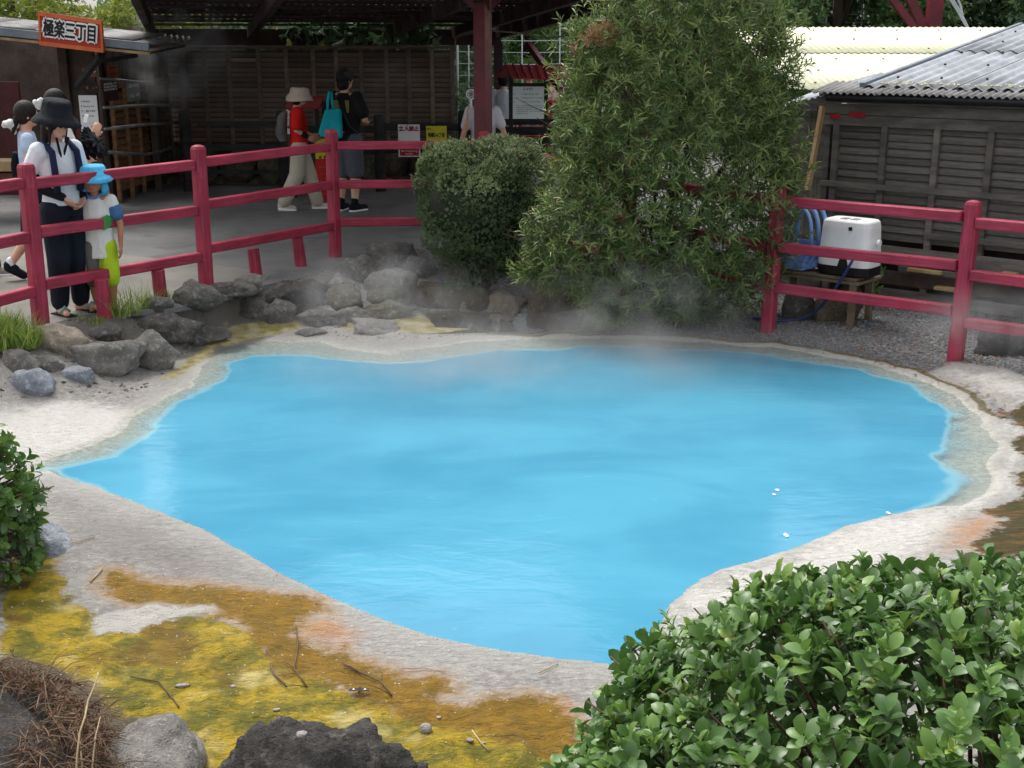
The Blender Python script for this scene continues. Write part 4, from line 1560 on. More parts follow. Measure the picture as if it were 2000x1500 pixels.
# column: H section
cz = roofz(0) - 0.12
MC = Matrix.Rotation(R(-32), 3, 'Z')
b = MB()
b.box((O0.x, O0.y, cz / 2), (0.145, 0.145, cz), MC)
b.build('column', M_STEELRED, root, bev=0.006)
for sx in (-1, 1):
    b = MB()
    p = Vector((O0.x + sx * 0.09, O0.y - 0.03, cz))
    b.prism([p, p + Vector((sx * 0.16, 0, 0)), p + Vector((sx * 0.16, 0, -0.06)), p + Vector((0, 0, -0.20))], (0, 0.02, 0))
    b.build('gusset', M_STEELRED, root, bev=0.002)
    for k in range(3):
        b = MB()
        q = p + Vector((sx * (0.05 + 0.04 * k), -0.006, -0.04 - 0.02 * (2 - k)))
        b.tube([q, q + Vector((0, -0.012, 0))], 0.012, 6)
        b.build('bolt', M_STEELB, root)
a_min, a_max = -3.55, 1.75
for a_ in (-3.5, -2.1, -0.05, 1.0, 1.7):
    p0 = O0 + AX * a_ + BX * -1.3
    p1 = O0 + AX * a_ + BX * 6.3
    p0.z, p1.z = roofz(-1.3) - 0.16, roofz(6.3) - 0.16
    b = MB()
    b.beam(p0, p1, 0.09, 0.17)
    b.build('rafter', M_STEELB, root, bev=0.004)
for k in range(11):
    b_ = -1.36 + k * 0.75
    p0 = O0 + AX * a_min + BX * b_
    p1 = O0 + AX * a_max + BX * b_
    p0.z = p1.z = roofz(b_) - 0.05
    b = MB()
    b.beam(p0, p1, 0.05, 0.035)
    b.build('purlin', M_STEELB, root)
p0 = O0 + AX * a_min + BX * 6.25
p1 = O0 + AX * a_max + BX * 6.25
p0.z = p1.z = roofz(6.25) - 0.22
b = MB()
b.beam(p0, p1, 0.10, 0.24)
b.build('rear_beam', M_STEELB, root, bev=0.004)
for a_ in (-3.5, -2.1, 1.7):
    q = O0 + AX * a_ + BX * 6.2
    zc = roofz(6.2) - 0.3
    b = MB()
    b.box((q.x, q.y, zc / 2), (0.14, 0.14, zc))
    b.build('rear_column', M_STEELB, root, bev=0.004)
q0 = D(1032, 86, 18.3)
q1 = D(1095, 175, 17.4)
b = MB()
b.beam(q0, q1, 0.07, 0.09)
b.build('brace', M_STEELRED, root)
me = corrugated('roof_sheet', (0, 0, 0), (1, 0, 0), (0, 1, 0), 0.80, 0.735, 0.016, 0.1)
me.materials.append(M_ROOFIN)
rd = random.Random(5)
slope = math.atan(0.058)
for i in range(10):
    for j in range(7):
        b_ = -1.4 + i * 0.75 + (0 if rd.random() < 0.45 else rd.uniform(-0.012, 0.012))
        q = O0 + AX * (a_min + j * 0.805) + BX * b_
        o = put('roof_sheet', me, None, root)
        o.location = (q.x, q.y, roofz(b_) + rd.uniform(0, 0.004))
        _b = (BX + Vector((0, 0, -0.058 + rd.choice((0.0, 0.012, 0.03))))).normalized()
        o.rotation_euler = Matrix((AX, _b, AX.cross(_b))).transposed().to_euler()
g = N('added_daylight_strip')  # added translucent pieces that imitate slits of daylight between the roof sheets
tl_ = g.n('BsdfTranslucent')
tl_.inputs['Color'].default_value = lin((236, 238, 232))
M_DAY = g.done(tl_.outputs[0])
for i in range(1, 10):
    a_ = a_min + 0.1
    while a_ < a_max - 0.3:
        L_ = rd.uniform(0.05, 0.34)
        if rd.random() < 0.5:
            q = O0 + AX * a_ + BX * (-1.4 + i * 0.75 + 0.002)
            q.z = roofz(-1.4 + i * 0.75) + rd.uniform(0.004, 0.012)
            b = MB()
            b.beam(q, q + AX * L_, 0.004, rd.uniform(0.014, 0.026), up=(-0.25 * 0.5, 0.968 * 0.5, 0.8))
            b.build('added_daylight_strip', M_DAY, root)
        a_ += L_ + rd.uniform(0.02, 0.25)
# cable sagging under the roof
b = MB()
b.tube([D(888, 230, 16.5), D(886, 120, 16.5), D(890, 72, 16.3), D(905, 66, 15.5), D(935, 58, 15), D(1010, 64, 15.2), D(1070, 75, 15.4), D(1105, 70, 15.4), D(1140, 60, 15.4)], 0.011, 6)
b.build('cable', simple('grey_cable', (120, 112, 100), (100, 94, 84), 4, 0.6, 0), root, smooth=True)
b = MB()
b.tube([D(1126, 8, 13.2), D(1125, 88, 13.2)], 0.006, 6)
b.build('hanging_wire', bpy.data.materials['grey_cable'], root)

# netting on poles beyond the pavilion
M_WIRE = simple('white_wire', (216, 220, 222), (200, 204, 206), 4, 0.5, 0)
for (x0, x1, yt, yb, Y, nv, nh, lab) in [(893, 1180, 78, 262, 21.0, 6, 9, 'white wire net fence seen left and right of the red column'),
                                         (1620, 1730, -20, 58, 27.0, 5, 6, 'thin wire net against the dark trees above the cream roof')]:
    root = thing('wire_net', lab, 'fence', tuple(D(x0, yb, Y)))
    for k in range(nv):
        px = x0 + (x1 - x0) * (k / (nv - 1)) ** 1.6
        b = MB()
        p = D(px, yt - 30, Y)
        b.tube([(p.x, Y, -0.3), p], 0.012 if k else 0.018, 6)
        b.build('post', M_WIRE, root)
    for k in range(nh):
        py = yt + (yb - yt) * k / (nh - 1)
        b = MB()
        b.tube([D(x0, py, Y) + Vector((0, 0.004, 0)), D((x0 + x1) / 2, py + 2, Y), D(x1, py - 1, Y)], 0.005, 5)
        b.build('wire', M_WIRE, root)
# red benches beyond the notice board
for i, (x0, x1, yt, yb, Y, lab) in enumerate([(1010, 1110, 236, 272, 19.2, 'red slatted bench seen through the rails under the notice board'), (978, 992, 196, 232, 19.4, 'red bench end left of the notice board'), (1070, 1110, 195, 225, 19.6, 'pinkish red seat right of the notice board')]):
    root = thing('red_bench', lab, 'bench', tuple(G((x0 + x1) / 2, yb, 0) * 1.0))
    root.location = (D((x0 + x1) / 2, yb, Y).x, Y, 0)
    zt_, zb_ = D(x0, yt, Y).z, D(x0, yb, Y).z
    xa_, xb_ = D(x0, yt, Y).x, D(x1, yt, Y).x
    nb = 4
    for k in range(nb):
        z = zb_ + (zt_ - zb_) * (k + 0.5) / nb
        b = MB()
        b.box(((xa_ + xb_) / 2, Y, z), (xb_ - xa_, 0.04, (zt_ - zb_) / nb * 0.62))
        b.build('slat', M_REDSH, root)
    for x in (xa_ + 0.04, xb_ - 0.04):
        b = MB()
        b.box((x, Y + 0.05, zt_ / 2), (0.05, 0.06, zt_))
        b.build('leg', M_REDSH, root)

# ------------------------------------------------------------------ right-hand hut
HA = Vector((0.762, -0.648, 0)).normalized()
HN = Vector((-0.648, -0.762, 0)).normalized()          # outwards, towards the pool
W0 = Vector((2.85, 11.18, -0.25))
random.seed(12)
root = thing('slatted_hut', 'low dark weathered wooden hut with louvred wall and grey tin roof on the right', 'building', tuple(W0))
ss = [0.083, 0.533, 1.0, 1.452, 1.91, 2.37, 2.83, 3.3]
slat_wall(root, W0, HA, HN, ss, 0.34, 1.33, 0.066, M_HUTW, M_HUTW, 0.055, zbase=-0.25, tilt=24, ztop=1.34, gap=0.06)
# boards above the louvres
for k, (z, h) in enumerate([(1.36, 0.09), (1.455, 0.09), (1.55, 0.085)]):
    b = MB()
    p = W0 + HN * (0.035 + 0.004 * k)
    b.beam(Vector((p.x, p.y, z)) - HA * 0.1, Vector((p.x, p.y, z)) + HA * 3.5, 0.03, h)
    b.build('board', M_HUTW, root, bev=0.003)
# a batten crossing the louvres
for z, s0, s1 in [(0.80, -0.02, 1.9), (0.42, 1.0, 3.4)]:
    b = MB()
    p = W0 + HN * 0.075
    b.beam(Vector((p.x, p.y, z)) + HA * s0, Vector((p.x, p.y, z)) + HA * s1, 0.02, 0.05)
    b.build('batten', M_HUTW, root, bev=0.003)
# lower boards and ledge
for k, (z, h, s0, s1, off) in enumerate([(0.22, 0.15, 0.5, 3.5, 0.05), (0.02, 0.12, 0.4, 3.5, 0.07), (-0.13, 0.10, 0.6, 3.5, 0.05), (0.12, 0.05, 0.8, 3.4, 0.12)]):
    b = MB()
    p = W0 + HN * off
    b.beam(Vector((p.x, p.y, z)) + HA * s0, Vector((p.x, p.y, z)) + HA * s1, 0.03, h)
    b.build('board', M_HUTW if k != 1 else M_DARKB, root, bev=0.004)
for (s, z, L) in [(1.15, 0.0, 0.30), (1.7, 0.19, 0.12), (2.1, -0.02, 0.25), (2.25, -0.16, 0.22), (0.9, 0.13, 0.3)]:
    b = MB()
    p = W0 + HN * 0.15 + HA * s
    b.beam(Vector((p.x, p.y, z)), Vector((p.x, p.y, z)) + HA * L, 0.08, 0.03)
    b.build('wood_offcut', M_PALEW if s != 2.1 else M_TIND, root, bev=0.004)
# back side of hut (dark interior)
b = MB()
p = W0 - HN * 0.35
b.beam(Vector((p.x, p.y, 0.6)) - HA * 0.3, Vector((p.x, p.y, 0.6)) + HA * 3.6, 0.04, 1.7)
b.build('inner_wall', M_DARKB, root)
b = MB()
p = W0 - HA * 0.02
b.beam(Vector((p.x, p.y, 0.6)), Vector((p.x, p.y, 0.6)) - HN * 1.5 - HA * 0.5, 0.05, 1.7)
b.build('end_wall', M_HUTW, root)
# dark planks left of the louvres
for k in range(5):
    b = MB()
    p = W0 - HA * (0.06 + 0.11 * k) - HN * (0.06 + 0.02 * k)
    b.beam(Vector((p.x, p.y, -0.25)), Vector((p.x, p.y, 1.42)), 0.10, 0.03, up=HN)
    b.build('plank', M_HUTW, root, bev=0.004)
# gutter
b = MB()
p = W0 + HN * 0.20
zg = 1.56
b.tube([Vector((p.x, p.y, zg)) + HA * 0.05, Vector((p.x, p.y, zg + 0.005)) + HA * 1.7, Vector((p.x, p.y, zg - 0.02)) + HA * 3.5], 0.035, 8)
b.build('gutter', M_BLACK, root, smooth=True)
# lower apron roof: sheets from px 1640..2000, y 172..203
up = (-HN + Vector((0, 0, 0.16))).normalized()
e0 = W0 + HN * 0.24
e0.z = 1.60
n_sh = 6
for k in range(n_sh):
    q = e0 + HA * (-0.10 + k * 0.6)
    me = corrugated('roof_sheet', q + Vector((0, 0, 0.004 * (k % 2))), HA, up, 0.61, 0.5, 0.011, 0.062)
    put('roof_sheet', me, M_TIND, root)
# upper main roof
E = PL(1690, 168, W0 + HN * 0.02, HN)
up2 = (-HN + Vector((0, 0, 0.139))).normalized()
for k in range(6):
    for r2 in range(2):
        q = E + HA * (k * 0.80) + up2 * (r2 * 1.95) + Vector((0, 0, 0.014 * (1 - r2) * 0 + 0.012 * r2))
        me = corrugated('roof_sheet', q, HA, up2, 0.81, 2.0 if r2 == 0 else 1.9, 0.015, 0.13)
        put('roof_sheet', me, M_TIN, root)
b = MB()
b.beam(E - HA * 0.03 + Vector((0, 0, 0.0)), E - HA * 0.03 + up2 * 3.9 + Vector((0, 0, 0.0)), 0.05, 0.06)
b.build('verge_trim', M_FASCIA, root, bev=0.004)
# roofing bolts
bm_ = MB()
bm_.tube([(0, 0, 0), (0, 0, 0.012), (0, 0, 0.02)], [0.012, 0.011, 0.004], 6)
mbolt = bm_.mesh('roof_bolt')
mbolt.materials.append(M_BLACK)
for r2 in range(5):
    for k in range(8):
        q = E + HA * (0.13 * 1.25 + k * 0.39 + 0.13 * (r2 % 2)) + up2 * (0.30 + r2 * 0.72)
        o = put('roof_bolt', mbolt, None, root)
        o.location = q + Vector((0, 0, 0.022))
# ragged lichen along the eave of the upper roof
rs = np.random.RandomState(4)
pp = np.array([list(E + HA * rs.uniform(0.1, 3.5) + up2 * abs(rs.normal(0.03, 0.05)) + Vector((0, 0, 0.022))) for _ in range(420)])
o = scatter_pebbles('lichen', pp, 0.006, 0.02, simple('pale_lichen', (220, 214, 180), (190, 186, 150), 9, 0.9), 3, 0.4)
o.parent = root
o.matrix_parent_inverse = root.matrix_basis.inverted()
# red stickers on the board
for (x0, y0, x1, y1) in [(1622, 222, 1640, 232), (1659, 219, 1689, 229)]:
    pa, pb = PL(x0, y0, W0 + HN * 0.07, HN), PL(x1, y1, W0 + HN * 0.07, HN)
    c = (pa + pb) / 2
    b = MB()
    b.beam(c - HA * (pb - pa).dot(HA) / 2, c + HA * (pb - pa).dot(HA) / 2, 0.006, abs(pa.z - pb.z))
    b.build('red_label', M_REDINK, root)

# left small lean-to sheet and post
root = thing('lean_to', 'small grey tin lean-to beside the shrub with a slanting timber prop', 'roof', (2.6, 11.6, -0.25))
p0 = PL(1560, 200, W0 + HN * -0.05, HN)
p1 = PL(1640, 196, W0 + HN * 0.05, HN)
zt_ = 1.62
q = Vector((p1.x, p1.y, 1.60)) - HA * 0.62 + HN * 0.02
me = corrugated('roof_sheet', q - Vector((0, 0, 0.16)), (HA + Vector((0, 0, 0.27))).normalized(), up, 0.64, 0.9, 0.010, 0.06)
put('roof_sheet', me, M_TIN, root)
b = MB()
b.beam(PL(1577, 372, W0 + HN * 0.25, HN), PL(1607, 208, W0 + HN * 0.12, HN), 0.04, 0.045)
b.build('prop', M_PALEW, root, bev=0.003)
b = MB()
pq = q - HN * 0.5
b.box((pq.x, pq.y, 0.55), (0.08, 0.08, 1.7))
b.build('post', M_DARKB, root)

# cream roof building further back
root = thing('cream_roof_shed', 'shed with bright cream corrugated roof behind the grey hut roof', 'building', (5.0, 16, -0.3))
YE, YR = 13.9, 18.0
e_l, e_r = D(1500, 174, YE), D(2150, 176, YE - 0.6)
r_l, r_r = D(1648, 55, YR), D(2150, 49, YR)
dvec = (r_r - r_l).normalized()
L_ = (r_l - D(1560, 174, YE))
up3 = Vector((0, YR - YE, r_l.z - e_l.z)).normalized()
base = Vector((D(1540, 174, YE).x, YE, e_l.z))
tot = (Vector((0, YR, r_l.z)) - Vector((0, YE, e_l.z))).length
for k in range(8):
    for r2 in range(2):
        q = base + Vector((k * 0.84, 0, 0)) + up3 * (r2 * tot * 0.52) + Vector((0, 0, 0.012 * r2 + 0.002 * (k % 2)))
        l_b = tot * (0.53 if r2 == 0 else 0.48)
        me = corrugated('roof_sheet', q, (1, 0, 0), up3, 0.86, l_b, 0.006, 0.084)
        put('roof_sheet', me, M_YROOF, root)
b = MB()
b.box((base.x + 3.3, YE + 0.15, e_l.z / 2 - 0.2), (6.6, 0.06, e_l.z + 0.2))
b.build('wall', M_HUTW, root)
bm_ = MB()
bm_.tube([(0, 0, 0), (0, 0, 0.016)], 0.014, 6)
mb2 = bm_.mesh('roof_bolt')
mb2.materials.append(M_TIND)
for r2 in range(6):
    for k in range(9):
        q = base + Vector((0.35 + k * 0.58 + 0.2 * (r2 % 2), 0, 0.014)) + up3 * (0.25 + r2 * 0.72)
        o = put('roof_bolt', mb2, None, root)
        o.location = q

# far red steel frame over the roofs
YF = 21.0
root = thing('red_steel_frame', 'dark red steel column with two slanting braces above the cream roof', 'frame', (D(1822, 40, YF).x, YF, -0.3))
c = D(1822, 60, YF)
b = MB()
b.box((c.x, YF, 1.6), (0.22, 0.2, 4.0))
b.build('column', M_STEELRED, root, bev=0.004)
b = MB()
b.beam(D(1806, 62, YF), D(1770, -20, YF), 0.12, 0.14)
b.build('brace', M_STEELRED, root)
b = MB()
b.beam(D(1792, 64, YF - .2), D(1730, -20, YF - .2), 0.10, 0.11)
b.build('brace', M_STEELRED, root)
for k, (xa_, ya_, xb_, yb_) in enumerate([(1850, -10, 1887, 52), (1856, -10, 1890, 52), (1868, -10, 1880, 30)]):
    b = MB()
    b.tube([D(xa_, ya_, YF - 0.5), D((xa_ + xb_) / 2 + 2, (ya_ + yb_) / 2 + 1, YF - 0.5), D(xb_, yb_, YF - 0.5)], 0.016, 6)
    b.build('cable', M_WIRE, root)

# ------------------------------------------------------------------ table with appliance and baskets
tl = G(1635, 630, -0.25)
zT = 0.16
M_TABLE = simple('grey_brown_timber', (128, 112, 92), (100, 88, 72), 6, 0.8, 0.3, 50, 0.003)
root = thing('small_table', 'rough plywood table behind the right-hand red fence', 'table', (tl.x, tl.y, -0.25))
c = Vector((2.66, 10.33, zT))
Mh = Matrix((HA, -HN, Vector((0, 0, 1)))).transposed()
for k in range(2):
    b = MB()
    b.box(c + Vector((0, 0, -0.02 - 0.03 * k)) + HA * (0.03 * k), (0.80, 0.44, 0.025), Mh)
    b.build('top', M_TABLE, root, bev=0.003)
for (i, j) in ((-0.36, -0.17), (0.36, -0.17), (-0.36, 0.17), (0.36, 0.17)):
    b = MB()
    q = c + HA * i - HN * j
    b.beam((q.x, q.y, -0.27), (q.x, q.y, zT - 0.065), 0.05, 0.05, up=HN)
    b.build('leg', M_TABLE, root, bev=0.003)

ca = PL(1658, 520, c + HN * 0.05, HN)
ca.z = zT
root = thing('humidifier', 'white rounded plastic appliance with black base on the table', 'appliance', tuple(ca))
b = MB()
rs_ = []
for z, s in [(0.075, 1.0), (0.12, 1.0), (0.40, 0.93), (0.44, 0.90), (0.455, 0.84)]:
    ring = []
    for k in range(32):
        t = 2 * math.pi * k / 32
        cx_, sy_ = math.cos(t), math.sin(t)
        e = 0.42
        x = math.copysign(abs(cx_) ** e, cx_) * 0.235 * s
        y = math.copysign(abs(sy_) ** e, sy_) * 0.16 * s
        ring.append(ca + Mh @ Vector((x, y, z)))
    rs_.append(ring)
b.rings(rs_)
b.build('shell', M_WHITE, root, bev=0.006, seg=3)
b = MB()
rs_ = []
for z, s in [(0.0, 0.96), (0.01, 1.0), (0.078, 1.01)]:
    ring = []
    for k in range(32):
        t = 2 * math.pi * k / 32
        cx_, sy_ = math.cos(t), math.sin(t)
        x = math.copysign(abs(cx_) ** .42, cx_) * 0.237 * s
        y = math.copysign(abs(sy_) ** .42, sy_) * 0.162 * s
        ring.append(ca + Mh @ Vector((x, y, z)))
    rs_.append(ring)
b.rings(rs_)
b.build('base', M_BLACK, root)
b = MB()
q = [ca + Mh @ Vector(v) for v in [(-0.03, -0.164, 0.07), (0.07, -0.164, 0.07), (0.05, -0.160, 0.145), (-0.01, -0.160, 0.145)]]
b.prism(q, Mh @ Vector((0, -0.006, 0)))
b.build('intake', M_BLACK, root)
b = MB()
b.box(ca + Mh @ Vector((0.06, -0.150, 0.395)), (0.028, 0.02, 0.028), Mh)
b.build('display', M_BLACK, root)
for k in range(2):
    b = MB()
    b.box(ca + Mh @ Vector((-0.05 + 0.09 * k, -0.02, 0.457)), (0.06, 0.09, 0.006), Mh)
    b.build('vent', M_TIN, root, bev=0.002)
b = MB()
b.tube([ca + Mh @ Vector((0.235, 0, 0.28)), ca + Mh @ Vector((0.26, 0, 0.28))], [0.03, 0.026], 10)
b.build('knob', M_WHITE, root)
# blue hose
pts = [PL(1668, 503, c + HN * 0.27, HN), PL(1650, 535, c + HN * 0.3, HN), PL(1620, 580, c + HN * 0.3, HN), PL(1590, 612, c + HN * 0.3, HN), G(1560, 624, -0.235), G(1520, 627, -0.235), G(1470, 622, -0.235)]
P2 = []
for i in range(len(pts) - 1):
    for t in (0, 0.5):
        P2.append(pts[i].lerp(pts[i + 1], t))
b = MB()
b.tube(P2 + [pts[-1]], 0.012, 8)
o = b.build('garden_hose', simple('navy_hose', (40, 56, 110), (32, 46, 92), 4, 0.45, 0), None, smooth=True)
tag(o, 'thin blue hose hanging from the table to the gravel', 'hose')

# nested blue plastic scoops with tall hoop handles
for k in range(3):
    off = HA * (0.045 * k) - HN * (0.045 * k)
    cb = PL(1552, 524, c + HN * 0.12, HN) + off
    cb.z = zT + 0.004 + 0.012 * k
    root = thing('blue_basket', ['frontmost blue plastic tub with hoop handle on the table', 'middle blue plastic tub of the nested three on the table', 'rearmost blue plastic tub of the nested three on the table'][k], 'tub', tuple(cb), group='nested blue tubs')
    b = MB()
    # open tub: outer and inner walls, mouth tilted to the viewer
    outer, inner = [], []
    for z, s in [(0.0, 0.86), (0.20, 1.0)]:
        outer.append([cb + Mh @ Vector((x * s, y * s - 0.0, z)) for x, y in [(-0.16, -0.05), (-0.14, -0.13), (0.14, -0.13), (0.16, -0.05), (0.14, 0.05), (-0.14, 0.05)]])
    for z, s in [(0.20, 0.93), (0.012, 0.80)]:
        inner.append([cb + Mh @ Vector((x * s, y * s, z)) for x, y in [(-0.16, -0.05), (-0.14, -0.13), (0.14, -0.13), (0.16, -0.05), (0.14, 0.05), (-0.14, 0.05)]])
    # lower the front lip so that the inside shows
    for ring in (outer[1], inner[0]):
        for i in (1, 2):
            ring[i] = ring[i] - Vector((0, 0, 0.13))
        for i in (0, 3):
            ring[i] = ring[i] - Vector((0, 0, 0.03))
    b.rings(outer + inner)
    b.build('tub', M_BLUE, root, bev=0.004)
    b = MB()
    hp = []
    for t in range(0, 181, 15):
        a = R(t)
        hp.append(cb + Mh @ Vector((-0.145 * math.cos(a) * (1 if t in (0, 180) else 0.92), -0.0, 0.19 + 0.33 * math.sin(a) ** 0.6)))
    b.tube(hp, 0.020, 8)
    b.build('handle', M_BLUE, root, smooth=True)
# leaf tuft behind the table is built with the plants

# ------------------------------------------------------------------ foliage
def leaf_mat(name, cols, rough=0.4, trans=0.25, spec=0.5, attr='rnd'):
    """cols: list of (pos, srgb)"""
    g = N(name)
    r_ = g.attr(attr)
    cr = g.n('ValToRGB')
    e = cr.color_ramp.elements
    e[0].position, e[0].color = cols[0][0], lin(cols[0][1])
    e[1].position, e[1].color = cols[-1][0], lin(cols[-1][1])
    for p, c in cols[1:-1]:
        x = e.new(p)
        x.color = lin(c)
    g.l(r_, cr.inputs[0])
    c = g.mix(g.ramp(g.noise(60, 2), 0.3, 0.7, 0, 0.25), cr.outputs[0], lin((30, 50, 18)))
    b1 = g.bsdf(c, rough, None, spec)
    tl_ = g.n('BsdfTranslucent')
    hsv = g.n('HueSaturation')
    hsv.inputs['Value'].default_value = 1.5
    g.l(c, hsv.inputs['Color'])
    g.l(hsv.outputs[0], tl_.inputs['Color'])
    mx = g.n('MixShader')
    mx.inputs[0].default_value = trans
    g.l(b1, mx.inputs[1])
    g.l(tl_.outputs[0], mx.inputs[2])
    return g.done(mx.outputs[0])


ML_TALL = leaf_mat('shrub_leaf', [(0, (60, 82, 42)), (0.55, (96, 116, 60)), (0.86, (136, 148, 80)), (0.95, (164, 176, 98)), (1, (150, 104, 72))])
ML_BOX = leaf_mat('clipped_leaf', [(0, (66, 86, 56)), (0.6, (96, 116, 74)), (1, (154, 160, 108))], 0.5)
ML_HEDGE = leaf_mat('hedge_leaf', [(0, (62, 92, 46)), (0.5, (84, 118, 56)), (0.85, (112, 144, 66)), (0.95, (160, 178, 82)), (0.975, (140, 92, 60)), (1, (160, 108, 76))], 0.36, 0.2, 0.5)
ML_BACK = leaf_mat('tree_leaf', [(0, (74, 104, 66)), (0.6, (104, 134, 84)), (1, (146, 168, 104))], 0.6, 0.3)
ML_YEL = leaf_mat('yellow_green_leaf', [(0, (96, 112, 44)), (0.6, (136, 148, 62)), (1, (178, 178, 84))], 0.6, 0.3)
ML_DARK = leaf_mat('dark_leaf', [(0, (66, 94, 64)), (0.7, (96, 124, 84)), (1, (146, 162, 96))], 0.5, 0.3)  # darker green leaf colours for background trees and low plants
ML_DEAD = leaf_mat('dead_creeper_leaf', [(0, (88, 62, 52)), (0.5, (116, 82, 66)), (0.8, (92, 92, 56)), (1, (170, 128, 104))], 0.8, 0.1, 0.2)
ML_GRASS = leaf_mat('grass_blade', [(0, (88, 116, 46)), (0.6, (124, 150, 62)), (1, (176, 182, 98))], 0.6, 0.3)
M_TWIG = simple('twig_bark', (104, 84, 66), (78, 62, 50), 12, 0.85, 0.3, 90, 0.002)
M_DTWIG = simple('dark_bark', (66, 56, 46), (48, 40, 34), 12, 0.9, 0.3, 90, 0.002)
M_DRY = simple('dry_stem', (190, 168, 132), (160, 136, 102), 14, 0.8, 0.1)


def norm(a):
    return a / np.maximum(np.linalg.norm(a, axis=-1, keepdims=True), 1e-9)


# leaf templates: x along the leaf, y across (unit half width), z out of plane
T4 = (np.array([[0, 0, 0], [0.45, 0.5, 0.0], [1, 0, -0.12], [0.45, -0.5, 0.0]]), np.array([[0, 1, 2], [0, 2, 3]]))
T6 = (np.array([[0, 0, 0], [0.42, 0.5, 0.10], [0.42, 0, 0.02], [0.42, -0.5, 0.10], [1, 0, -0.14]]),
      np.array([[0, 2, 1], [0, 3, 2], [1, 2, 4], [2, 3, 4]]))
T10 = (np.array([[0, 0, 0], [0.25, 0.36, 0.10], [0.25, 0, 0.03], [0.25, -0.36, 0.10], [0.58, 0.5, 0.10], [0.58, 0, 0.02], [0.58, -0.5, 0.10],
                 [0.84, 0.33, 0.02], [0.84, 0, -0.03], [0.84, -0.33, 0.02], [1, 0, -0.12]]),
       np.array([[0, 2, 1], [0, 3, 2], [1, 2, 5], [1, 5, 4], [2, 3, 6], [2, 6, 5], [4, 5, 8], [4, 8, 7], [5, 6, 9], [5, 9, 8], [7, 8, 10], [8, 9, 10]]))


PICK = dict(n=0, out=[])
CAMP = np.array([0, 0, CAMZ])


def leaves(pos, axis, nrm, length, width, T, rnd):
    tv, tf = T
    axis = norm(axis)
    side = norm(np.cross(nrm, axis))
    nn = np.cross(axis, side)
    if PICK['n']:
        # the leaves that show largest become objects of their own
        mid_ = pos + axis * length[:, None] * 0.5
        vw = mid_ - CAMP
        dist = np.linalg.norm(vw, axis=1)
        vz = vw[:, 1] * _ct - vw[:, 2] * _st
        px_ = CX + FPX * vw[:, 0] / vz
        py_ = CY - FPX * (vw[:, 1] * _st + vw[:, 2] * _ct) / vz
        inside = (px_ > 4) & (px_ < 1996) & (py_ > 4) & (py_ < 1496)
        score = length * width * np.abs((vw / dist[:, None] * nn).sum(1)) / dist ** 2
        score = np.where(inside, score, 0)
        sel = np.argsort(-score)[:PICK['n']]
        for i in sel:
            PICK['out'].append((pos[i].copy(), axis[i] * length[i], side[i] * width[i], nn[i] * length[i], float(rnd[i]), T))
        keep_ = np.ones(len(pos), bool)
        keep_[sel] = False
        pos, axis, side, nn, length, width, rnd = pos[keep_], axis[keep_], side[keep_], nn[keep_], length[keep_], width[keep_], rnd[keep_]
        PICK['n'] = 0
    L, W = length[:, None, None], width[:, None, None]
    V = (pos[:, None, :] + axis[:, None, :] * tv[None, :, 0:1] * L + side[:, None, :] * tv[None, :, 1:2] * W + nn[:, None, :] * tv[None, :, 2:3] * L)
    n, k = len(pos), len(tv)
    FF = (tf[None] + (np.arange(n) * k)[:, None, None]).reshape(-1, 3)
    return V.reshape(-1, 3), FF, np.repeat(rnd, k)


def whorls(rs, base, out, nl, L0, ratio, spread, T, colr=(0, 1), up=0.35):
    """several leaves around each shoot"""
    n = len(base)
    out = norm(out + np.array([0, 0, up]))
    ref = norm(np.cross(out, rs.normal(size=(n, 3))))
    ref2 = np.cross(out, ref)
    P, A, Nn, LL, WW, RR = [], [], [], [], [], []
    shoot = rs.rand(n)
    for k in range(nl):
        ang = 2.399 * k + rs.uniform(-0.4, 0.4, n)
        rad = ref * np.cos(ang)[:, None] + ref2 * np.sin(ang)[:, None]
        sp = spread * rs.uniform(0.65, 1.25, n) * (1.15 - 0.5 * k / nl)
        ax = norm(out * np.cos(sp)[:, None] + rad * np.sin(sp)[:, None])
        nr = norm(out * np.sin(sp)[:, None] - rad * np.cos(sp)[:, None] + rs.normal(size=(n, 3)) * 0.25)
        lg = L0 * rs.uniform(0.55, 1.25, n) * (1 - 0.25 * k / nl)
        P.append(base - out * (L0 * 0.9 * (1 - k / nl))[..., None] if False else base - out * (L0 * 0.9 * (1 - k / nl)))
        A.append(ax)
        Nn.append(nr)
        LL.append(lg)
        WW.append(lg * ratio * rs.uniform(0.85, 1.15, n))
        RR.append(np.clip(colr[0] + (colr[1] - colr[0]) * (0.55 * shoot + 0.45 * rs.rand(n)), 0, 1))
    return leaves(np.concatenate(P), np.concatenate(A), np.concatenate(Nn), np.concatenate(LL), np.concatenate(WW), T, np.concatenate(RR))


def merge(*parts):
    V, F_, Rr = [], [], []
    off = 0
    for v, f, r_ in parts:
        V.append(v)
        F_.append(f + off)
        Rr.append(r_)
        off += len(v)
    return np.concatenate(V), np.concatenate(F_), np.concatenate(Rr)


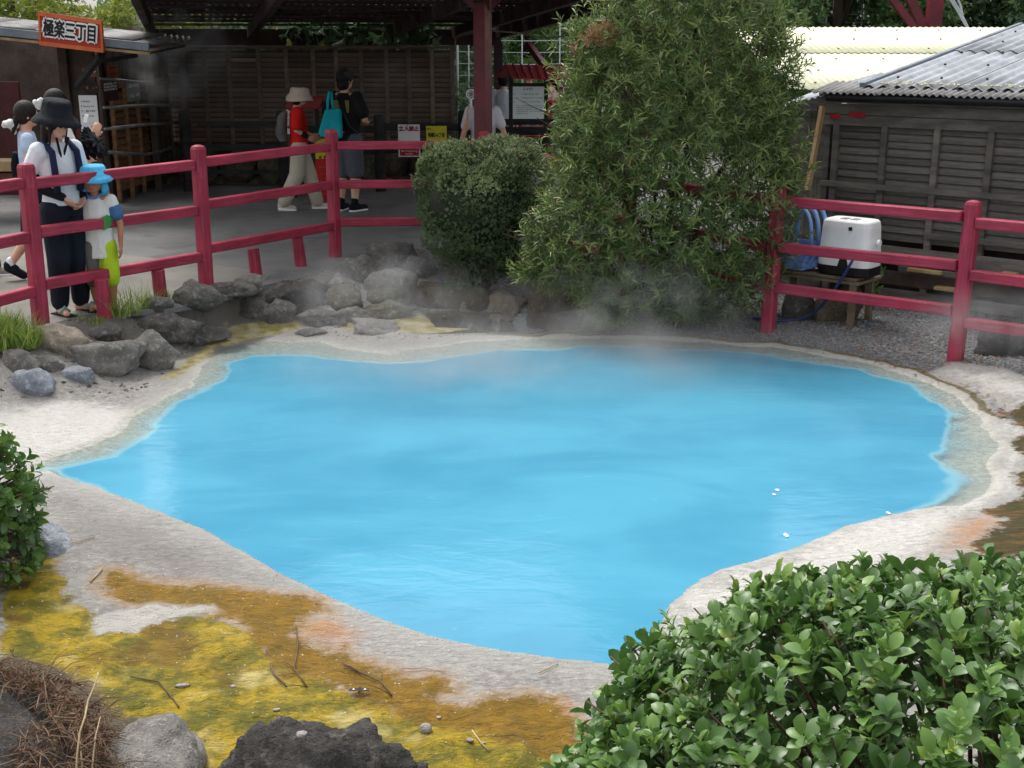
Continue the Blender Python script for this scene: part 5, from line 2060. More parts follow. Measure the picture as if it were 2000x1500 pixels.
def foliage(name, data, mat, parent):
    v, f, r_ = data
    o = put(name, np_mesh(name, v, f, dict(rnd=r_)), mat, parent)
    o['kind'] = 'stuff'
    if PICK['out']:
        cache = {}
        for (ps, ax, sd, nn_, rv, T) in PICK['out']:
            key = (int(rv * 12), id(T))
            if key not in cache:
                me = np_mesh('leaf', T[0], T[1], dict(rnd=np.full(len(T[0]), (key[0] + 0.5) / 12)))
                me.materials.append(mat)
                cache[key] = me
            lf = put('leaf', cache[key], None, parent)
            lf.matrix_basis = Matrix(((ax[0], sd[0], nn_[0], ps[0]), (ax[1], sd[1], nn_[1], ps[1]), (ax[2], sd[2], nn_[2], ps[2]), (0, 0, 0, 1)))
        PICK['out'] = []
    return o


def shell_points(rs, n, ells, inner=0.72, zmin=None, jitter=0.0):
    """random points in the outer shells of a union of ellipsoids; returns points and outward normals"""
    ells = [(np.array(c, float), np.array(r_, float)) for c, r_ in ells]
    wts = np.array([r_[0] * r_[2] + r_[1] * r_[2] + r_[0] * r_[1] for _, r_ in ells])
    wts /= wts.sum()
    pick = rs.choice(len(ells), n * 3, p=wts)
    C = np.array([e[0] for e in ells])[pick]
    Rd = np.array([e[1] for e in ells])[pick]
    d = norm(rs.normal(size=(n * 3, 3)))
    k = rs.uniform(inner ** 2, 1.0, n * 3) ** 0.5
    p = C + d * Rd * k[:, None]
    nr = norm(d / Rd)
    ok = np.ones(len(p), bool)
    for i, (c, r_) in enumerate(ells):
        q = (((p - c) / r_) ** 2).sum(1)
        ok &= (q > 0.60) | (pick == i)
    if zmin is not None:
        ok &= p[:, 2] > zmin
    p, nr = p[ok][:n], nr[ok][:n]
    return p, nr


def stems(name, root_pt, tips, r0, r1, mat, parent, seed, n=7, wig=0.06):
    rd = random.Random(seed)
    b = MB()
    for tp in tips:
        p0, p1 = Vector(root_pt), Vector(tp)
        pts = []
        for k in range(n):
            t = k / (n - 1)
            q = p0.lerp(p1, t)
            q.x += rd.gauss(0, wig) * math.sin(math.pi * t)
            q.y += rd.gauss(0, wig) * math.sin(math.pi * t)
            q += Vector((0, 0, 0.12 * (p1 - p0).length * math.sin(math.pi * t)))
            pts.append(q)
        b.tube(pts, [r0 + (r1 - r0) * k / (n - 1) for k in range(n)], 7)
    return b.build(name, mat, parent, smooth=True)


def pxell(px, py, Y, rx, rz, ry=None):
    """ellipsoid centred behind a photo pixel, radii given in photo pixels"""
    c = D(px, py, Y)
    s = (c - Vector((0, 0, CAMZ))).length / FPX
    return (tuple(c), (rx * s, (ry if ry else (rx + rz) / 2) * s, rz * s))


# ---- tall shrub in front of the fence
rs = np.random.RandomState(1)
YT = 10.2
EL = [pxell(1345, 80, YT, 180, 140), pxell(1325, 230, YT, 212, 165), pxell(1340, 390, YT, 215, 150), pxell(1190, 430, YT, 140, 130), pxell(1400, 500, YT, 130, 110),
      pxell(1260, 545, YT - .1, 140, 85), pxell(1490, 170, YT, 72, 130), pxell(1500, 300, YT, 58, 100), pxell(1110, 480, YT, 85, 90), pxell(1060, 525, YT, 55, 28),
      pxell(1150, 250, YT, 75, 120), pxell(1180, 90, YT, 75, 80), pxell(1340, -40, YT, 150, 90), pxell(1490, 470, YT, 50, 80), pxell(1330, 600, YT - .1, 90, 40), pxell(1200, 590, YT - .15, 60, 40)]
root = thing('tall_shrub', 'tall narrow-leaved evergreen shrub in the centre behind the pool', 'shrub', (1.3, YT + 0.05, -0.3))
p, nr = shell_points(rs, 4600, EL, 0.5, zmin=-0.22)
da = whorls(rs, p, nr + rs.normal(size=p.shape) * 0.5, 8, 0.094, 0.20, 1.0, T6, (0, 0.93), up=0.5)
p2, nr2 = shell_points(rs, 1500, [(c, tuple(k * 1.05 for k in r_)) for c, r_ in EL], 0.90, zmin=-0.2)
p2 = p2 + nr2 * (np.abs(rs.normal(0, 0.06, (len(p2), 1))))
PICK['n'] = 290
db = whorls(rs, p2, nr2 + rs.normal(size=p2.shape) * 0.3, 8, 0.098, 0.19, 0.9, T6, (0.25, 0.97), up=0.7)
foliage('foliage', merge(da, db), ML_TALL, root)
# rusty dead tips in the upper left
p3, nr3 = shell_points(rs, 40, [pxell(1170, 68, YT - .35, 40, 28), pxell(1125, 95, YT - .2, 12, 12)], 0.2)
foliage('withered_tips', whorls(rs, p3, nr3, 8, 0.075, 0.2, 0.8, T4, (0.7, 1.0), up=0.4), leaf_mat('withered_leaf', [(0, (120, 92, 70)), (1, (158, 124, 92))], 0.8, 0.2, 0.2), root)
rp = (1.30, YT + 0.05, -0.32)
tips = [tuple(Vector(c) + Vector((0, 0.0, -r_[2] * 0.1))) for c, r_ in EL]
stems('trunk', rp, tips[:9], 0.034, 0.012, M_DTWIG, root, 3, wig=0.05)
stems('branch', (1.26, YT, -0.05), tips[9:], 0.018, 0.006, M_DTWIG, root, 4, wig=0.06)
tw, tn = shell_points(rs, 260, EL, 0.4)
b = MB()
for i in range(len(tw)):
    q = Vector(tw[i])
    e = q + Vector(tn[i]) * rs.uniform(0.15, 0.35) + Vector((0, 0, rs.uniform(0.02, 0.16)))
    b.tube([q - Vector(tn[i]) * 0.15, q, e], [0.006, 0.005, 0.002], 4)
b.build('twigs', M_TWIG, root)['kind'] = 'stuff'

# ---- clipped round bush
rs = np.random.RandomState(2)
YBX = 11.15
root = thing('round_bush', 'clipped round bush with tiny dense leaves left of the tall shrub', 'bush', (-0.3, YBX, -0.2))
EB = [pxell(935, 395, YBX, 122, 106), pxell(945, 335, YBX, 118, 54), pxell(862, 385, YBX, 58, 76), pxell(1015, 370, YBX, 62, 84), pxell(955, 490, YBX, 92, 52), pxell(885, 455, YBX - .1, 58, 60), pxell(1020, 470, YBX, 55, 66), pxell(880, 335, YBX, 58, 46), pxell(1000, 320, YBX + .1, 66, 42)]
p, nr = shell_points(rs, 15000, EB, 0.88)
lump = np.array([mnoise.noise(Vector(q) * 3.2) + 0.5 * mnoise.noise(Vector(q) * 9) for q in p])
p = p + nr * (lump * 0.14)[:, None]
da = whorls(rs, p, nr + rs.normal(size=p.shape) * 0.6, 5, 0.022, 0.5, 0.9, T4, (0, 0.8), up=0.3)
top = p[:, 2] > 0.75
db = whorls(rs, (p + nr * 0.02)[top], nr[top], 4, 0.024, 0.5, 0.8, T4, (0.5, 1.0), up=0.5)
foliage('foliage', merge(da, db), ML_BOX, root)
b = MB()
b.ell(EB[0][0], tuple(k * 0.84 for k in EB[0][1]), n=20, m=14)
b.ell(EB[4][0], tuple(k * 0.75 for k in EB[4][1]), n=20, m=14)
b.build('inner_core', simple('dark_inner_core', (44, 50, 32), (30, 36, 24), 30, 0.95, 0.5, 60, 0.02), root, smooth=True)  # solid dark ellipsoids filling the bush behind its leaves
stems('trunk', (-0.28, YBX, -0.25), [tuple(D(x, y, YBX)) for x, y in [(880, 500), (920, 480), (960, 480), (1000, 490), (940, 470)]], 0.028, 0.014, M_DTWIG, root, 5, wig=0.05)
b = MB()
for i in range(26):
    q = D(rs.uniform(870, 1020), rs.uniform(490, 520), YBX - rs.uniform(0, 0.2))
    e = Vector((q.x + rs.normal(0, 0.12), q.y + rs.normal(0, 0.05), q.z - rs.uniform(0.05, 0.3)))
    m_ = (q + e) / 2 + Vector((rs.normal(0, 0.05), 0, -0.04))
    b.tube([q, m_, e], [0.004, 0.0035, 0.002], 4)
b.build('hanging_twigs', M_TWIG, root)['kind'] = 'stuff'


# ---- broad-leaved hedges
def hedge(name, label, c, rad, ex, nshoot, Lf, seed, base_z, view=None, inner_n=1500):
    rs = np.random.RandomState(seed)
    root = thing(name, label, 'hedge', (c[0], c[1], base_z))
    d = norm(rs.normal(size=(nshoot * 3, 3)))
    d = d[d[:, 2] > -0.35][:nshoot]
    k = (np.abs(d) ** ex / np.ones(3)).sum(1) ** (-1.0 / ex)
    p = np.array(c) + d * k[:, None] * np.array(rad)
    nr = norm(np.sign(d) * np.abs(d) ** (ex - 1) / np.array(rad))
    lump = np.array([mnoise.noise(Vector(q) * 4.2) for q in p])
    p = p + nr * (lump * 0.065 - rs.rand(len(p)) ** 2 * 0.09)[:, None]
    PICK['n'] = 290
    da = whorls(rs, p, nr + rs.normal(size=p.shape) * 0.45, 7, Lf, 0.60, 1.05, T10, (0, 0.97), up=0.35)
    ks = rs.rand(len(p)) < 0.16
    db = whorls(rs, (p + nr * 0.03)[ks], (nr + rs.normal(size=p.shape) * 0.25)[ks], 6, Lf * 0.62, 0.45, 0.7, T10, (0.55, 0.97), up=0.8)
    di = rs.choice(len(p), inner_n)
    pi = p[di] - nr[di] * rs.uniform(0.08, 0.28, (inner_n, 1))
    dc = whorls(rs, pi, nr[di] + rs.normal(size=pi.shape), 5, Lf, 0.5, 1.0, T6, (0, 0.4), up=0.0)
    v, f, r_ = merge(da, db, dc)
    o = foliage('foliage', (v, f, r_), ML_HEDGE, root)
    b = MB()
    for i in rs.choice(len(p), min(420, len(p))):
        q = Vector(p[i])
        inn = Vector(c) * 0.35 + q * 0.65
        e = q + Vector(nr[i]) * rs.uniform(-0.02, 0.05)
        b.tube([inn, (inn + q) / 2 + Vector(rs.normal(0, 0.02, 3)), e], [0.006, 0.005, 0.0025], 5)
    b.build('twigs', M_TWIG, root, smooth=True)['kind'] = 'stuff'
    b = MB()
    for i in range(7):
        a = 6.28 * i / 7
        b.tube([(c[0] + 0.2 * math.cos(a) * rad[0], c[1] + 0.2 * math.sin(a) * rad[1], base_z - 0.05), (c[0] + 0.4 * math.cos(a) * rad[0], c[1] + 0.4 * math.sin(a) * rad[1], c[2] + rad[2] * 0.6)], [0.02, 0.01], 6)
    b.build('trunk', M_DTWIG, root, smooth=True)
    return root


hedge('front_hedge', 'broad-leaved glossy green hedge in the near right corner', (1.30, 2.64, -0.30), (1.25, 0.97, 1.04), 2.5, 3700, 0.061, 3, -0.33, inner_n=1800)
hedge('leafy_bush', 'leafy green bush at the left edge beside the white flat', (-2.62, 5.05, -0.05), (0.50, 0.42, 0.58), 2.3, 520, 0.062, 6, -0.32, inner_n=260)


# ---- grass tufts and weeds
def grass(name, label, spots, n, hgt, seed, mat, lean=0.35, wd=0.006):
    rs = np.random.RandomState(seed)
    V, F_, Rr = [], [], []
    root = None
    for i in range(n):
        c, r_ = spots[rs.randint(len(spots))]
        a = rs.uniform(0, 6.28)
        q = np.array(c) + np.array([math.cos(a), math.sin(a), 0]) * r_ * math.sqrt(rs.rand())
        h = hgt * rs.uniform(0.5, 1.15)
        dr = np.array([rs.normal(0, lean), rs.normal(0, lean), 1.0])
        dr /= np.linalg.norm(dr)
        sd = np.array([math.cos(a + 1.3), math.sin(a + 1.3), 0]) * wd * rs.uniform(0.6, 1.2)
        droop = np.array([dr[0], dr[1], -0.15]) * h * rs.uniform(0.2, 0.6)
        p0, p1, p2 = q, q + dr * h * 0.55 + droop * 0.2, q + dr * h + droop
        b0 = len(V)
        V += [p0 - sd, p0 + sd, p1 - sd * 0.7, p1 + sd * 0.7, p2]
        F_ += [[b0, b0 + 1, b0 + 3], [b0, b0 + 3, b0 + 2], [b0 + 2, b0 + 3, b0 + 4]]
        Rr += [rs.rand()] * 5
    o = put(name, np_mesh(name, np.array(V), np.array(F_), dict(rnd=np.array(Rr))), mat)
    o['kind'] = 'stuff'
    return tag(o, label, 'grass')


c1 = G(22, 722, -0.20)
grass('grass_tuft', 'dense tuft of long green grass at the left edge by the pale boulder', [((c1.x, c1.y + 0.05, hz(c1.x, c1.y) - 0.02), 0.20), ((c1.x - 0.2, c1.y + 0.12, hz(c1.x - 0.2, c1.y + 0.12) - 0.02), 0.2)], 1800, 0.24, 3, ML_GRASS)
wsp = [(tuple(G(x, y, -0.02)), r_) for x, y, r_ in [(255, 612, 0.10), (232, 618, 0.10), (285, 605, 0.10)]]
grass('weeds', 'thin green weeds between the first two red stakes', wsp, 260, 0.26, 4, ML_GRASS, 0.4, 0.003)
wsp = [(tuple(G(x, y, -0.04)), r_) for x, y, r_ in [(312, 602, 0.06), (325, 600, 0.05)]]
grass('weeds', 'small weeds round the foot of the second red stake', wsp, 120, 0.2, 5, ML_GRASS, 0.4, 0.003)
wsp = [(tuple(G(x, y, -0.03)), r_) for x, y, r_ in [(165, 628, 0.12), (190, 632, 0.08)]]
grass('weeds', 'low weeds at the sandals of the woman in the black hat', wsp, 160, 0.08, 6, ML_GRASS, 0.6, 0.004)
c1 = PL(1705, 590, W0 + HN * 0.25, HN)
rs = np.random.RandomState(8)
root = thing('leafy_weed', 'small green weed growing at the end of the plywood table', 'plant', (c1.x, c1.y, -0.25))
pp = np.array([[c1.x + rs.normal(0, 0.05), c1.y + rs.normal(0, 0.04), -0.2 + rs.rand() * 0.42] for _ in range(9)])
foliage('foliage', whorls(rs, pp, rs.normal(size=pp.shape), 4, 0.09, 0.4, 1.1, T10, (0.3, 0.9)), ML_HEDGE, root)
stems('stem', (c1.x, c1.y, -0.26), [tuple(q) for q in pp[:4]], 0.006, 0.003, M_TWIG, root, 2, wig=0.01)
c1 = G(905, 570, -0.18)
root = thing('leafy_weed', 'low green shoots on the stones under the round bush', 'plant', tuple(c1))
pp = np.array([[c1.x + rs.uniform(-.16, .16), c1.y + rs.uniform(-.1, .1) - 0.05, -0.16 + rs.rand() * 0.12] for _ in range(34)])
foliage('foliage', whorls(rs, pp, rs.normal(size=pp.shape), 6, 0.045, 0.4, 1.0, T6, (0.2, 0.9)), ML_DARK, root)

# ---- dead creeper over the near left rock
rs = np.random.RandomState(13)
root = thing('dead_creeper', 'brown dead creeper draped over the near left rock', 'plant', (-1.5, 3.5, -0.3))
rc, rr_ = np.array([-1.78, 3.28, -0.30]), np.array([0.50, 0.58, 0.42])
pts = []
while len(pts) < 2600:
    d_ = rs.normal(size=3)
    d_ /= np.linalg.norm(d_)
    if d_[2] < -0.1:
        continue
    wgt = 1.0 if (d_[0] > 0.62) else (1.0 if (d_[1] > 0.50) else (0.06 if d_[1] > 0.1 else 0.0))
    if rs.rand() > wgt:
        continue
    pts.append(rc + d_ * rr_ * (0.97 + abs(rs.normal(0, 0.07))))
pts = np.array(pts)
foliage('foliage', whorls(rs, pts, rs.normal(size=pts.shape) + np.array([0.4, 0, 0.6]), 5, 0.019, 0.40, 1.0, T6, (0, 1)), ML_DEAD, root)
b = MB()
for i in range(1700):
    q = Vector(pts[rs.randint(len(pts))])
    a = Vector((rs.normal(0, 1), rs.normal(0, 1), rs.normal(-0.3, 0.25))).normalized() * rs.uniform(0.05, 0.18)
    b.tube([q, q + a * 0.5 + Vector((0, 0, 0.02)), q + a], [0.002, 0.0017, 0.0009], 4)
b.build('twigs', simple('reddish_twig', (124, 100, 82), (94, 74, 60), 12, 0.85, 0), root)['kind'] = 'stuff'
b = MB()
for (pp_) in [[(192, 1312), (184, 1340), (172, 1368), (166, 1400), (156, 1430), (150, 1480), (148, 1540)], [(150, 1420), (156, 1450), (160, 1490), (158, 1540)], [(196, 1400), (186, 1440), (182, 1480), (176, 1540)]]:
    b.tube([D(x, y, 3.40 - 0.05 * i) for i, (x, y) in enumerate(pp_)], [0.0015, 0.0022, 0.0028, 0.003, 0.003, 0.003, 0.003][:len(pp_)], 6)
b.build('dry_stem', M_DRY, root, smooth=True)


# ---- background trees
def tree_proto(name, seed, mat, nclump, Lf, hgt, rad, ratio=0.5, nl=5, bamboo=False):
    rs = np.random.RandomState(seed)
    ells = []
    nb = 13
    for i in range(nb):
        a = 2.4 * i
        t = (i + 0.5) / nb
        rr = rad * (0.62 if not bamboo else 0.5) * math.sin(math.pi * (0.15 + 0.75 * t))
        ells.append(((math.cos(a) * rr, math.sin(a) * rr, hgt * (0.12 + 0.82 * t)), (rad * 0.42 * rs.uniform(0.7, 1.15),) * 2 + (rad * 0.36 * rs.uniform(0.7, 1.2),)))
    p, nr = shell_points(rs, nclump, ells, 0.45)
    data = whorls(rs, p, nr + rs.normal(size=p.shape) * 0.6, nl, Lf, ratio, 1.0, T4, (0, 1), up=(-0.4 if bamboo else 0.2))
    b = MB()
    b.tube([(0, 0, -0.3), (0.05, 0.02, hgt * 0.4), (0, 0.05, hgt * 0.92)], [rad * 0.07, rad * 0.05, rad * 0.015], 8)
    for c, r_ in ells:
        b.tube([(0.02, 0.02, c[2] * 0.55), tuple(Vector((c[0] * .6, c[1] * .6, c[2] * .85))), c], [rad * 0.02, rad * 0.015, rad * 0.006], 5)
    mt = b.mesh('trunk', True)
    mt.materials.append(M_DTWIG)
    v, f, r_ = data
    mc = np_mesh('crown', v, f, dict(rnd=r_))
    mc.materials.append(mat)
    return mt, mc


PT = {'broad': tree_proto('broad', 31, ML_BACK, 5200, 0.13, 4.6, 2.1),
      'dark': tree_proto('dark', 32, ML_DARK, 5200, 0.14, 4.8, 2.2),
      'yellow': tree_proto('yellow', 33, ML_YEL, 5200, 0.11, 3.4, 1.7),
      'bamboo': tree_proto('bamboo', 34, leaf_mat('bamboo_leaf', [(0, (110, 142, 88)), (0.6, (146, 174, 112)), (1, (190, 204, 140))], 0.5, 0.35), 4200, 0.2, 4.4, 1.6, 0.16, 7, True)}
TREES = [
    ('yellow', -7.6, 19.4, 1.0, 'yellow-green leafy tree above the kiosk sign'), ('yellow', -9.6, 19.8, 1.05, 'yellow-green tree at the top left corner'),
    ('yellow', -5.9, 20.6, 0.9, 'yellow-green tree touching the left end of the pavilion roof'),
    ('dark', -3.9, 21.6, 1.0, 'dark tree behind the slatted wall left of the man'), ('dark', -1.9, 22.4, 1.0, 'dark tree behind the slatted wall right of the man'),
    ('broad', -5.6, 24.5, 1.2, 'green tree behind the left half of the slatted wall'),
    ('bamboo', 0.3, 24.0, 1.0, 'drooping bamboo clump left of the notice board roof'), ('bamboo', 1.6, 24.6, 1.05, 'drooping bamboo clump right of the notice board roof'),
    ('bamboo', -0.9, 26.5, 1.1, 'bamboo clump behind the wire net by the red column'), ('broad', 3.2, 27.0, 1.2, 'green tree behind the tall shrub'),
    ('broad', 6.6, 26.0, 1.2, 'green tree at the left end of the cream roof'), ('dark', 8.6, 28.5, 1.35, 'dark tree behind the wire net over the cream roof'),
    ('dark', 10.6, 27.5, 1.25, 'dark tree left of the red steel frame'), ('dark', 12.6, 28.0, 1.3, 'dark tree right of the red steel frame'),
    ('broad', 14.4, 29.5, 1.3, 'green tree at the top right corner'), ('dark', 4.9, 29.5, 1.4, 'dark tree far behind the tall shrub'),
    ('dark', 1.0, 30.5, 1.5, 'tall dark tree far behind the bamboo'), ('broad', -3.0, 29.0, 1.4, 'tall green tree far behind the man'), ('dark', 16.4, 27.5, 1.3, 'dark tree beyond the right edge of the roofs'),
]
for i, (kd, x, y, s, lab) in enumerate(TREES):
    root = thing('bamboo_clump' if kd == 'bamboo' else 'tree', lab, 'tree', (x, y, -0.2), i * 1.7, group='trees behind the walls and roofs')
    root.scale = (s, s, s)
    put('trunk', PT[kd][0], None, root, local=True)
    put('crown', PT[kd][1], None, root, local=True)
# big drooping leaves over the slatted wall
rs = np.random.RandomState(40)
root = thing('broad_leaf_plant', 'large drooping leaves, some yellow, hanging over the slatted wall', 'plant', (-2.6, 19.0, 0))
pp = np.array([[rs.uniform(-3.4, -1.2), rs.uniform(18.9, 19.5), rs.uniform(1.75, 2.3)] for _ in range(150)])
foliage('foliage', whorls(rs, pp, rs.normal(size=pp.shape) + np.array([0, -0.6, -0.2]), 3, 0.26, 0.4, 0.9, T10, (0, 0.8), up=-0.3), ML_DARK, root)
pp = np.array([list(D(x, y, 18.85)) for x, y in [(548, 60), (565, 82), (626, 92), (664, 96)]])
foliage('yellow_leaves', whorls(rs, pp, np.tile([0.2, -0.5, 0.1], (4, 1)), 1, 0.16, 0.42, 0.4, T10, (0.9, 1.0), up=-0.3), leaf_mat('yellow_leaf', [(0, (190, 170, 60)), (1, (214, 190, 70))], 0.5, 0.3), root)
b = MB()
for x in (-3.2, -2.5, -1.8, -1.4):
    b.tube([(x, 19.2, -0.2), (x + 0.1, 19.2, 1.2), (x, 19.1, 2.1)], [0.03, 0.025, 0.015], 6)
b.build('stem', M_DTWIG, root, smooth=True)

# ------------------------------------------------------------------ people
def cloth(name, c, c2=None, scale=10, rough=0.85):
    g = N(name)
    P = g.coord()
    fold = g.noise(9.0, 3, g.mapping(P, (1.6, 1.6, 0.7)), dist=0.8)
    c_ = g.mix(g.ramp(g.noise(3.5, 3), 0.3, 0.7), lin(c), lin(c2 if c2 else tuple(k * 0.9 for k in c)))
    h = g.math('ADD', fold, g.math('MULTIPLY', g.noise(300, 2), 0.04))
    return g.done(g.bsdf(c_, rough, g.bump(h, 0.55, 0.035), 0.2))


def skin_mat(name, c):
    g = N(name)
    c_ = g.mix(g.ramp(g.noise(8, 3), 0.3, 0.7), lin(c), lin((c[0] * 0.93, c[1] * 0.86, c[2] * 0.84)))
    return g.done(g.bsdf(c_, 0.55, g.bump(g.noise(120, 2), 0.1, 0.001), 0.35))


SK1 = skin_mat('skin_light', (214, 170, 146))
SK2 = skin_mat('skin_tan', (176, 124, 94))
HAIR = simple('black_hair', (24, 20, 19), (16, 13, 13), 30, 0.6, 0.8, 90, 0.006, 0.25, stretch=(1, 1, 0.15))
HAIRB = simple('dark_brown_hair', (44, 31, 28), (28, 20, 19), 30, 0.6, 0.8, 90, 0.006, 0.25, stretch=(1, 1, 0.15))
EYE = simple('dark_eye', (24, 18, 16), (18, 14, 12), 10, 0.2, 0)
LIP = simple('lip', (170, 96, 86), (156, 84, 76), 10, 0.5, 0)
JT = dict(hipL=(-.050, 0, .515), hipR=(.050, 0, .515), kneeL=(-.056, .012, .285), kneeR=(.056, .012, .285), ankL=(-.058, -.012, .045), ankR=(.058, -.012, .045),
          toeL=(-.066, .085, .018), toeR=(.066, .085, .018), chest=(0, 0, .70), neck=(0, -.008, .835), head=(0, .008, .925),
          shL=(-.098, -.004, .80), shR=(.098, -.004, .80), elL=(-.125, -.015, .635), elR=(.125, -.015, .635), wrL=(-.122, .03, .49), wrR=(.122, .03, .49))


class Person:
    def __init__(s, label, loc, face, Hh, skin, pose=None, fem=1.0, hand_dir=None, head_tilt=0.0, head_turn=0.0):
        s.H = Hh
        s.fem = fem
        rz = math.atan2(-face[0], face[1])
        s.root = thing('person', label, 'person', loc, rz)
        J = dict(JT)
        J.update(pose or {})
        s.J = {k: Vector(v) * Hh for k, v in J.items()}
        s.skin = skin
        s.hand_dir = hand_dir or {}
        s.hm = Matrix.Rotation(head_turn, 3, 'Z') @ Matrix.Rotation(-head_tilt, 3, 'X')
        s.body()

    def hp(s, x, y, z):
        """point in head space (units of height)"""
        return s.J['head'] + s.hm @ (Vector((x, y, z)) * s.H)

    def body(s):
        J, h, f = s.J, s.H, s.fem
        b = MB()
        for sd in 'LR':
            hp, kn, an, to = J['hip' + sd], J['knee' + sd], J['ank' + sd], J['toe' + sd]
            b.cap(hp, kn, .052 * h * f, .034 * h * f)
            b.cap(kn, kn.lerp(an, .35), .034 * h * f, .034 * h * f)
            b.cap(kn.lerp(an, .35), an, .034 * h * f, .021 * h)
            he = an + (an - to).normalized() * .018 * h
            he.z = max(an.z - .022 * h, min(to.z, an.z - .015 * h)) if an.z < .1 * h else an.z - .03 * h
            b.cap(he, to, .022 * h, .016 * h)
            b.cap(an, he, .021 * h, .021 * h)
            sh, el, wr = J['sh' + sd], J['el' + sd], J['wr' + sd]
            b.cap(sh, el, .029 * h * f, .022 * h * f)
            b.cap(el, wr, .022 * h * f, .0155 * h)
            # hand: palm, four fingers, thumb
            dr = s.hand_dir.get(sd, (wr - el)).normalized() if isinstance(s.hand_dir.get(sd, None), Vector) or sd not in s.hand_dir else Vector(s.hand_dir[sd]).normalized()
            sgn = -1 if sd == 'L' else 1
            across = Vector((0, 1, 0))
            across = (across - dr * across.dot(dr))
            if across.length < 0.1:
                across = Vector((0, 0, 1)) - dr * dr.z
            across.normalize()
            inn = dr.cross(across).normalized()
            if inn.x * sgn > 0:
                inn = -inn
            pc = wr + dr * .026 * h
            for k in range(4):
                o_ = across * ((k - 1.5) * .0115 * h)
                b.cap(wr + dr * .006 * h + o_ * 0.6, wr + dr * .05 * h + o_, .009 * h, .0075 * h, 8)
                Lf = (.040, .047, .045, .034)[3 - k] * h
                m_ = wr + dr * (.05 * h + Lf * 0.5) + o_ * 1.15 + inn * .006 * h
                e_ = wr + dr * (.05 * h + Lf * 0.92) + o_ * 1.2 + inn * .018 * h
                b.cap(wr + dr * .05 * h + o_, m_, .0062 * h, .0056 * h, 8)
                b.cap(m_, e_, .0056 * h, .0046 * h, 8)
            t0 = wr + dr * .016 * h + across * .014 * h
            t1 = t0 + (dr * .022 + across * .018 + inn * .006) * h
            b.cap(t0, t1, .008 * h, .0068 * h, 8)
            b.cap(t1, t1 + (dr * .02 + across * .004 + inn * .004) * h, .0068 * h, .0052 * h, 8)
        hc = (J['hipL'] + J['hipR']) / 2
        b.loft([(hc + Vector((0, 0, -.02 * h)), .075 * h * f, .052 * h), (hc.lerp(J['chest'], .4), .068 * h * f, .048 * h), (J['chest'], .080 * h * f, .054 * h),
                (J['chest'].lerp(J['neck'], .7), .085 * h * f, .046 * h), (J['neck'], .034 * h, .034 * h)])
        b.cap(J['shL'], J['shR'], .030 * h * f, .030 * h * f)
        b.cap(J['neck'] - Vector((0, 0, .01 * h)), J['head'] - Vector((0, .01 * h, .03 * h)), .031 * h, .029 * h)
        b.ell(J['head'], (.046 * h, .056 * h, .066 * h), s.hm)
        b.ell(s.hp(0, .018, -.038), (.032 * h, .034 * h, .030 * h), s.hm)
        b.ell(s.hp(0, .058, -.012), (.0075 * h, .010 * h, .016 * h), s.hm)
        for x in (-1, 1):
            b.ell(s.hp(x * .047, -.004, -.008), (.006 * h, .010 * h, .018 * h), s.hm)
        s.b = b.blob('body', s.skin, s.root, vox=0.0085, it=3)
        for x in (-1, 1):
            e = MB()
            e.ell(s.hp(x * .018, .052, .0), (.0075 * h, .004 * h, .0035 * h), s.hm, 8, 5)
            e.build('eye', EYE, s.root, True, local=True)
        e = MB()
        e.ell(s.hp(0, .052, -.042), (.0125 * h, .004 * h, .0035 * h), s.hm, 8, 5)
        e.build('lips', LIP, s.root, True, local=True)

    def hair(s, mat, long=0.0, back=0.0, low=-.02):
        h = s.H
        b = MB()
        b.ell(s.hp(0, -.010, .012), (.057 * h, .062 * h, .066 * h), s.hm, 16, 12)
        b.ell(s.hp(0, -.022, low), (.050 * h, .040 * h, .050 * h), s.hm, 16, 12)
        if long:
            b.cap(s.hp(-.03, -.035, -.02), s.hp(-.03, -.04, -.02 - long), .026 * h, .018 * h)
            b.cap(s.hp(.03, -.035, -.02), s.hp(.03, -.04, -.02 - long), .026 * h, .018 * h)
            b.cap(s.hp(0, -.045, -.02), s.hp(0, -.05, -.02 - long * 1.05), .032 * h, .020 * h)
            for x in (-1, 1):
                b.cap(s.hp(x * .046, .012, .01), s.hp(x * .046, .014, -.05 - long * 0.4), .010 * h, .006 * h)
        return b.blob('hair', mat, s.root, vox=0.008, it=2)

    def tee(s, mat, hem=.485, wide=1.0, sleeve=.55, name='shirt', flare=1.0, sl_r=.040):
        J, h, f = s.J, s.H, s.fem * wide
        hc = (J['hipL'] + J['hipR']) / 2
        b = MB()
        up = J['chest'] - hc
        z0 = hc + up.normalized() * ((hem - .515) * h)
        b.loft([(z0, .098 * h * f * flare, .070 * h * f), (z0 + Vector((0, 0, .006 * h)), .099 * h * f * flare, .071 * h * f), (hc.lerp(J['chest'], .45), .090 * h * f, .064 * h * f), (J['chest'], .097 * h * f, .067 * h * f),
                (J['chest'].lerp(J['neck'], .62), .094 * h * f, .056 * h * f), (J['chest'].lerp(J['neck'], .88), .060 * h, .046 * h), (J['neck'] + Vector((0, 0, -.002 * h)), .040 * h, .040 * h)], 20)
        for sd in 'LR':
            sh, el = J['sh' + sd], J['el' + sd]
            b.cap(J['chest'].lerp(sh, .8), sh, .042 * h * f, .040 * h * f)
            b.cap(sh, sh.lerp(el, sleeve), .040 * h * f, sl_r * h * f)
        return b.blob(name, mat, s.root, vox=0.010, it=3)

